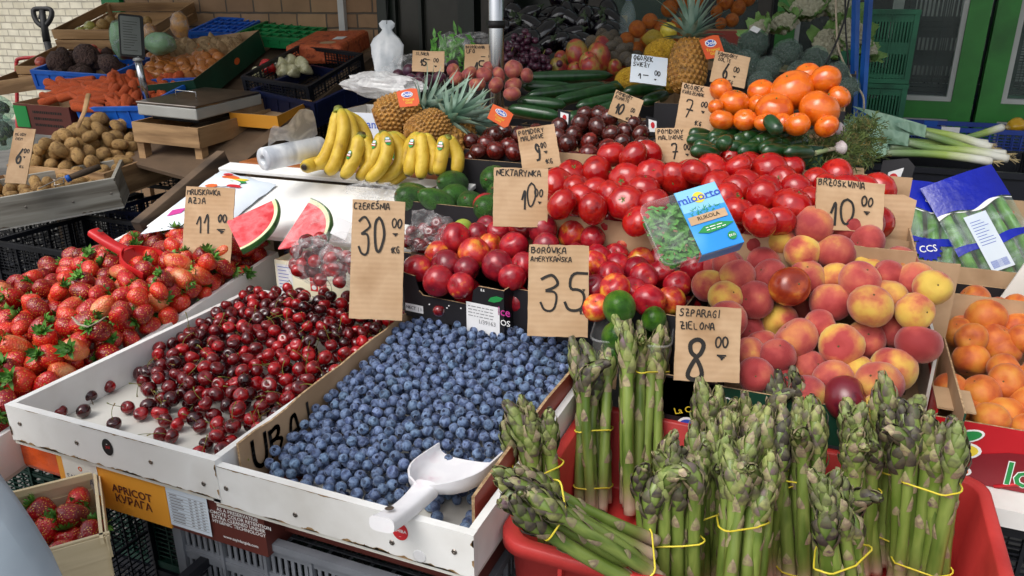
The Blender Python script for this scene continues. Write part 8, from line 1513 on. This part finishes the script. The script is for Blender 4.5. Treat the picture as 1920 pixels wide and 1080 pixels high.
# ---- cabbages and onions in plastic bags
M['cab'] = mk('cabbage_leaf', ['#7f9a6a', '#a0b58a', '#5f7a50'], .5, 3, 5, rnd=.08)
for i, (x, y, rx, ry, d, mt, mf, lb) in enumerate([(226, 76, 20, 34, 4.0, 'cab', 'film_green', 'bagged pale cabbage behind the scale display'), (300, 82, 30, 20, 4.05, 'cab', 'film_green', 'bagged green cabbage lying right of the scale display'), (337, 48, 18, 24, 4.3, 'net2', 'film', 'clear bag of golden onions standing by the blue crate'), (282, 62, 14, 18, 4.3, 'net2', 'film', 'smaller clear bag of golden onions right behind the display')]):
    if mt == 'net2' and 'net2' not in M: M['net2'] = mk('golden_onions', ['#b07a34', '#c99246', '#94602a'], .4, 14, 3, rnd=0, coat=.3)
    k = d/F; c = Vector(atd(x, y, d)); e = empty('produce_bag', Matrix.Translation(c), lb, 'bag', 'bagged produce of the left stall'); mb = MB(); G = []
    for j in range(15):
        th = math.pi*j/14; row = []
        for q in range(20): a = 6.283*q/20; v = Vector((math.sin(th)*math.cos(a), math.sin(th)*math.sin(a), math.cos(th))); n_ = 1+.13*mathutils.noise.noise(v*3+Vector((i*4, 0, 0))); row.append((v.x*rx*k*n_, v.y*rx*k*.8*n_, v.z*ry*k*n_))
        G.append(row)
    mb.grid(G, 0, True, True); obj('contents', mb, M[mt], e); mb = MB(); mb.grid([[tuple(Vector(p)*1.06*(1+.04*math.sin(p[2]*90+p[0]*70))) for p in row] for row in G], 0, False, True); obj('bag_film', mb, M[mf], e)
# ---- scale with display pole
Mx, w, dp = MS; S = Matrix.Translation(Mx @ Vector((-.005, -.01, .087))) @ Mx.to_3x3().to_4x4(); e = empty('shop_scale', S, 'grey shop scale with a steel plate and display on a pole', 'scale'); sw, sd = w*.45, dp*.42
mb = MB(); mb.box(-sw*.8, sw*.8, -sd*.8, sd*.7, 0, .022); obj('base', mb, M['black'], e, bevel=.004); mb = MB(); mb.box(-sw, sw, -sd, sd, .0225, .072); obj('housing', mb, mk('scale_grey', ['#a8a8a2', '#b8b8b2'], .5, 5, 3, rnd=0), e, bevel=.006); mb = MB(); mb.box(-sw*1.01, sw*1.01, -sd*1.01, sd*.95, .0725, .082); obj('weighing_plate', mb, M['steel'], e, bevel=.003)
mb = MB(); mb.tube([(sw*.2, -sd*.3, .083), (sw*.2, -sd*.3, .11), (-sw*.5, -sd*.3, .112), (-sw*.5, -sd*.3, .083)], .0025, 6); obj('wire_rail', mb, M['chrome'], e)
pb = S.inverted() @ W3(274, 186, 3.50); pt = S.inverted() @ W3(258, 108, 3.44); mb = MB(); mb.tube([pb, pt], .0155, 14); obj('pole', mb, M['chrome'], e); mb = MB(); mb.tube([pb.lerp(pt, .93), pb.lerp(pt, 1.03)], .022, 14); obj('collar', mb, M['trim'], e)
hd = S.inverted() @ (Matrix.Translation(W3(247, 67, 3.42)) @ B @ Euler((R_(-6), R_(28), R_(3))).to_matrix().to_4x4()); mb = MB(); mb.prism(rrect(.05, .098, .012), -.03, .0); d_ = obj('display_case', mb, M['black'], e, hd); mb = MB(); mb.prism(rrect(.040, .088, .006), 0, .0015); s_ = obj('display_face', mb, mk('display_grey', ['#5a5f5c', '#6d726e'], .35, 5, 3, rnd=0), d_, TR(-.004, 0, .0005)); mb = MB()
for k in range(12): y = -.07+k*.012; patch(mb, -.03, rr.uniform(-.005, .03), y, y+.002, .0008+.0015, 0)
obj('display_print', mb, M['ink'], s_)
# potato fork and scoop handles
p0, p1 = W3(188, 312, 3.02), W3(128, 334, 2.96); mb = MB(); mb.tube([p0, p0.lerp(p1, .5), p1], [.011, .0135, .011], 10); e = empty('potato_fork', Matrix.Translation(p1), 'wire potato scoop with a wooden handle on the grey crate', 'scoop'); mb.v = [tuple(Vector(v)-p1) for v in mb.v]; obj('handle', mb, M['dark_wood'], e); mb = MB(); f = lambda x, y, d: W3(x, y, d)-p1
mb.tube([f(126, 334, 2.96), f(118, 332, 2.97), f(72, 354, 2.93)], .0022, 5); mb.tube([f(118, 332, 2.97), f(120, 344, 2.93), f(100, 348, 2.92)], .0022, 5); mb.tube([f(118, 332, 2.97), f(100, 336, 3.0), f(104, 349, 2.92)], .0022, 5); obj('wire_head', mb, M['steel'], e); mb = MB(); mb.tube([f(132, 333, 2.96), f(124, 336, 2.955)], .0135, 10); obj('ferrule', mb, M['pl_blue'], e)
mb = MB(); mb.tube([W3(166, 176, 3.35), W3(158, 210, 3.3), W3(145, 240, 3.3)], [.011, .010, .009], 8, flat=.4); obj('wooden_spatula', mb, M['crate_wood'], label='wooden stick standing up between potatoes and carrots', cat='stick')
card(38, 292, 40, 108, 2.98, -4, [('MŁODY', .10, .86, .05, .03, 1), ('ZIEM', .12, .78, .05, .03, 1), ('6', .30, .36, .27, .045, .75), ('00', .66, .55, .08, .04, .8), ('~', .66, .46, .06, .035, 1), ('1KG', .55, .28, .05, .03, .9)], 'curled brown price card reading 6 00 among the potatoes', tilt=-10)
# greens at the far left edge, paper liner, bags
for i, (x, y, rx, ry, d, lb) in enumerate([(2, 248, 24, 34, 3.3, 'film wrapped green lettuce at the left picture edge, lower'), (-4, 205, 24, 26, 3.5, 'film wrapped green lettuce at the left picture edge, upper')]):
    k = d/F; e = empty('wrapped_lettuce', Matrix.Translation(atd(x, y, d)) @ Matrix.Diagonal((rx*k, rx*k, ry*k, 1)), lb, 'lettuce', 'wrapped lettuce'); link('leaves', LF[i], e, TR(0, 0, -.2, 0, 0, 0, .6)); link('head', BR[i], e, TR(0, 0, 0, 0, 0, 0, .8)); link('wrapping', WR[i], e)
cbox('edge_carton', Matrix.Translation(W3(-10, 300, 3.32)) @ TR(0, 0, -.22), .3, .25, .12, 'dark carton under the wrapped lettuces at the left edge', 'card_green', 'card_plain')
# ---- things by the far wall: pallet truck handle, red trolley hoop
e = empty('pallet_truck', TR(*(atd(86, 78, 6.4)*(1, 1, 0))), 'dark pallet truck handle standing up before the pale wall', 'pallet truck'); o = e.matrix_basis.translation; g = lambda x, y: Vector(atd(x, y, 6.4))-o
mb = MB(); mb.tube([g(88, 78), g(82, 42), g(79, 20)], [.03, .026, .024], 10); bt_ = Vector((.02, .0, .15)); mb.tube([g(88, 78), bt_+Vector((.1, 0, 0))], .028, 10); obj('shaft', mb, M['black'], e); mb = MB(); mb.tube(smooth([g(80, 50), g(70, 42), g(64, 30), g(63, 20), g(67, 17), g(79, 16.5), g(92, 17), g(97, 22), g(96, 32), g(90, 43), g(83, 50)], 4), .02, 8); obj('loop_handle', mb, M['black'], e); mb = MB(); mb.tube([g(76, 26), g(74, 36)], .012, 6); obj('trigger', mb, M['black'], e)
mb = MB(); mb.box(-.2, .6, -.3, .3, .06, .14); mb.box(-.25, -.05, -.12, .12, .02, .3); obj('truck_body', mb, M['card_darkred'], e, TR(.1, .1, 0))
a_ = [atd(x, y, 5.6) for x, y in ((34, 300), (31, 138), (31, 118), (37, 110), (75, 107), (110, 106))]; mb = MB(); mb.tube(smooth(a_, 4), .013, 8); mb.tube([atd(33, 135, 5.6), atd(60, 134, 5.6)], .011, 8); obj('trolley_hoop', mb, M['card_red'], label='bent red tube of a trolley before the pale wall', cat='trolley')
# ================================================================ PEOPLE (both mostly outside the picture)
def skinned(name, pts, edges, mats, parent, sub=2):
    """pts: {name: (x, y, z, radius)}"""
    k = list(pts); me = bpy.data.meshes.new(name); me.from_pydata([pts[a][:3] for a in k], [(k.index(a), k.index(b)) for a, b in edges], []); o = bpy.data.objects.new(name, me); COL.objects.link(o)
    o.modifiers.new('skin', 'SKIN'); s = o.modifiers.new('sub', 'SUBSURF'); s.levels = sub; s.render_levels = sub
    for i, a in enumerate(k): r_ = pts[a][3]; me.skin_vertices[0].data[i].radius = (r_, r_) if not isinstance(r_, tuple) else r_
    me.skin_vertices[0].data[0].use_root = True
    dg = bpy.context.evaluated_depsgraph_get(); m2 = bpy.data.meshes.new_from_object(o.evaluated_get(dg)); bpy.data.objects.remove(o)
    m2.materials.clear(); m2.materials.append(mats); m2.polygons.foreach_set('use_smooth', [True]*len(m2.polygons)); return link(name, m2, parent)
M['skin'] = mk('person_skin', ['#c08a6a', '#cc9878'], .5, 8, 3, rnd=0, sss=.1); M['hair'] = mk('person_hair', ['#2a1e16', '#3a2a1e'], .6, 60, 3, rnd=0, an=(1, 1, .1))
def person(MM, jk, tr, label, elbow=(-.30, -.10, 1.06), hand=(-.22, .16, 1.02), H_=1.72, lel=(.27, -.06, 1.12), lha=(.25, .12, .98)):
    e = empty('person', MM, label, 'person'); s = H_/1.72
    J = dict(pel=(0, 0, .92, .105), wst=(0, 0, 1.06, .105), cst=(0, .0, 1.26, .12), nck=(0, -.01, 1.44, .055), hd0=(0, .01, 1.55, .07), hd1=(0, .015, 1.63, .085), hd2=(0, .005, 1.70, .05))
    Eb = [('pel', 'wst'), ('wst', 'cst'), ('cst', 'nck'), ('nck', 'hd0'), ('hd0', 'hd1'), ('hd1', 'hd2')]; Fg = []
    for sd, nm in ((-1, 'r'), (1, 'l')):
        el = elbow if sd < 0 else lel; ha = hand if sd < 0 else lha; J['sh'+nm] = (sd*.19, 0, 1.38, .06); J['el'+nm] = (*el, .045); J['wr'+nm] = (*ha, .03); v = (Vector(ha)-Vector(el)).normalized(); pm = Vector(ha)+v*.06; J['pm'+nm] = (*pm, .036)
        Eb += [('cst', 'sh'+nm), ('sh'+nm, 'el'+nm), ('el'+nm, 'wr'+nm), ('wr'+nm, 'pm'+nm)]; sdv = v.cross(Vector((0, 0, 1))).normalized()
        for f in range(4): b0 = pm+sdv*(f-1.5)*.02+v*.03; ln = (.066, .075, .07, .055)[f]; J[f'f{f}a'+nm] = (*b0, .0095); J[f'f{f}b'+nm] = (*(b0+v*ln*.55+Vector((0, 0, -.008))), .0085); J[f'f{f}c'+nm] = (*(b0+v*ln+Vector((0, 0, -.03))), .0075); Eb += [('pm'+nm, f'f{f}a'+nm), (f'f{f}a'+nm, f'f{f}b'+nm), (f'f{f}b'+nm, f'f{f}c'+nm)]
        t0 = Vector(ha)+v*.03+sdv*sd*-.03; J['ta'+nm] = (*t0, .011); J['tb'+nm] = (*(t0+v*.05+sdv*sd*-.03), .0085); Eb += [('pm'+nm, 'ta'+nm), ('ta'+nm, 'tb'+nm)]
        J['hp'+nm] = (sd*.095, 0, .88, .085); J['kn'+nm] = (sd*.10, -.0, .50, .058); J['an'+nm] = (sd*.105, -.02, .09, .04); J['to'+nm] = (sd*.115, .13, .035, .035); Eb += [('pel', 'hp'+nm), ('hp'+nm, 'kn'+nm), ('kn'+nm, 'an'+nm), ('an'+nm, 'to'+nm)]
    skinned('body', {k: tuple(c*s for c in v) for k, v in J.items()}, Eb, M['skin'], e)
    T = {k: J[k][:3]+(J[k][3]*1.32+.012,) for k in ('wst', 'pel', 'cst', 'shr', 'shl', 'elr', 'ell', 'wrr', 'wrl')}; T['nk'] = (0, 0, 1.42, .075); T = {k: T[k] for k in ('cst', 'wst', 'pel', 'nk', 'shr', 'shl', 'elr', 'ell', 'wrr', 'wrl')}
    skinned('jacket', {k: tuple(c*s for c in v) for k, v in T.items()}, [('cst', 'wst'), ('wst', 'pel'), ('cst', 'nk'), ('cst', 'shr'), ('cst', 'shl'), ('shr', 'elr'), ('shl', 'ell'), ('elr', 'wrr'), ('ell', 'wrl')], jk, e)
    T = {k: J[k][:3]+(J[k][3]*1.25+.008,) for k in ('pel', 'hpr', 'hpl', 'knr', 'knl', 'anr', 'anl')}
    skinned('trousers', {k: tuple(c*s for c in v) for k, v in T.items()}, [('pel', 'hpr'), ('pel', 'hpl'), ('hpr', 'knr'), ('hpl', 'knl'), ('knr', 'anr'), ('knl', 'anl')], tr, e)
    mb = MB(); mb.lathe([(1e-4, .105), (.05, .098), (.088, .06), (.100, .0), (.098, -.05), (.09, -.07)], 18, 0, TR(0, -.012*s, 1.635*s, -14, 0, 0, s)); obj('hair', mb, M['hair'], e)
    mb = MB(); mb.lathe([(1e-4, .012), (.011, .006), (.013, -.006), (.006, -.014), (1e-4, -.015)], 8, 0, TR(0, .105*s, 1.59*s, 20))
    for sx in (-1, 1): mb.lathe(sph(.022, 6, 1.4), 8, 0, TR(sx*.088*s, .0, 1.60*s, 0, 0, 0, (.5, .8, 1)))
    obj('nose_and_ears', mb, M['skin'], e); 
    for sx in (-1, 1): mb = MB(); mb.lathe(sph(.010, 6), 8, 0, TR(sx*.032*s, .088*s, 1.62*s)); obj('eye', mb, M['black'], e)
    mb = MB(); mb.tube([(-.022*s, .09*s, 1.555*s), (0, .098*s, 1.553*s), (.022*s, .09*s, 1.555*s)], .004, 6); obj('mouth', mb, M['card_darkred'], e); return e
jb = mk('blue_jacket', ['#141a7a', '#1a2290', '#101566'], .7, 6, 4, rnd=0, bump=.004, bscale=20); jg = mk('pale_grey_blue_cloth', ['#a9b8c4', '#bcc9d2', '#98a8b4'], .85, 5, 4, rnd=0, wave=(7, .006, 'DIAGONAL')); jn = mk('dark_jeans', ['#1a2236', '#242e46'], .85, 20, 3, rnd=0)
p = atd(-300, 300, 2.35); person(TR(p[0], p[1], 0, 0, 0, 30), jb, jn, 'person in a bright blue jacket and dark jeans at the left edge')
p = atd(12, 1168, .62); person(TR(p[0]-.575, p[1]-.0, 0, 0, 0, 0), jg, jn, 'person in a pale grey blue top at the lower left corner', lel=(.56, .0, p[2]-.02), lha=(.42, .04, .80))
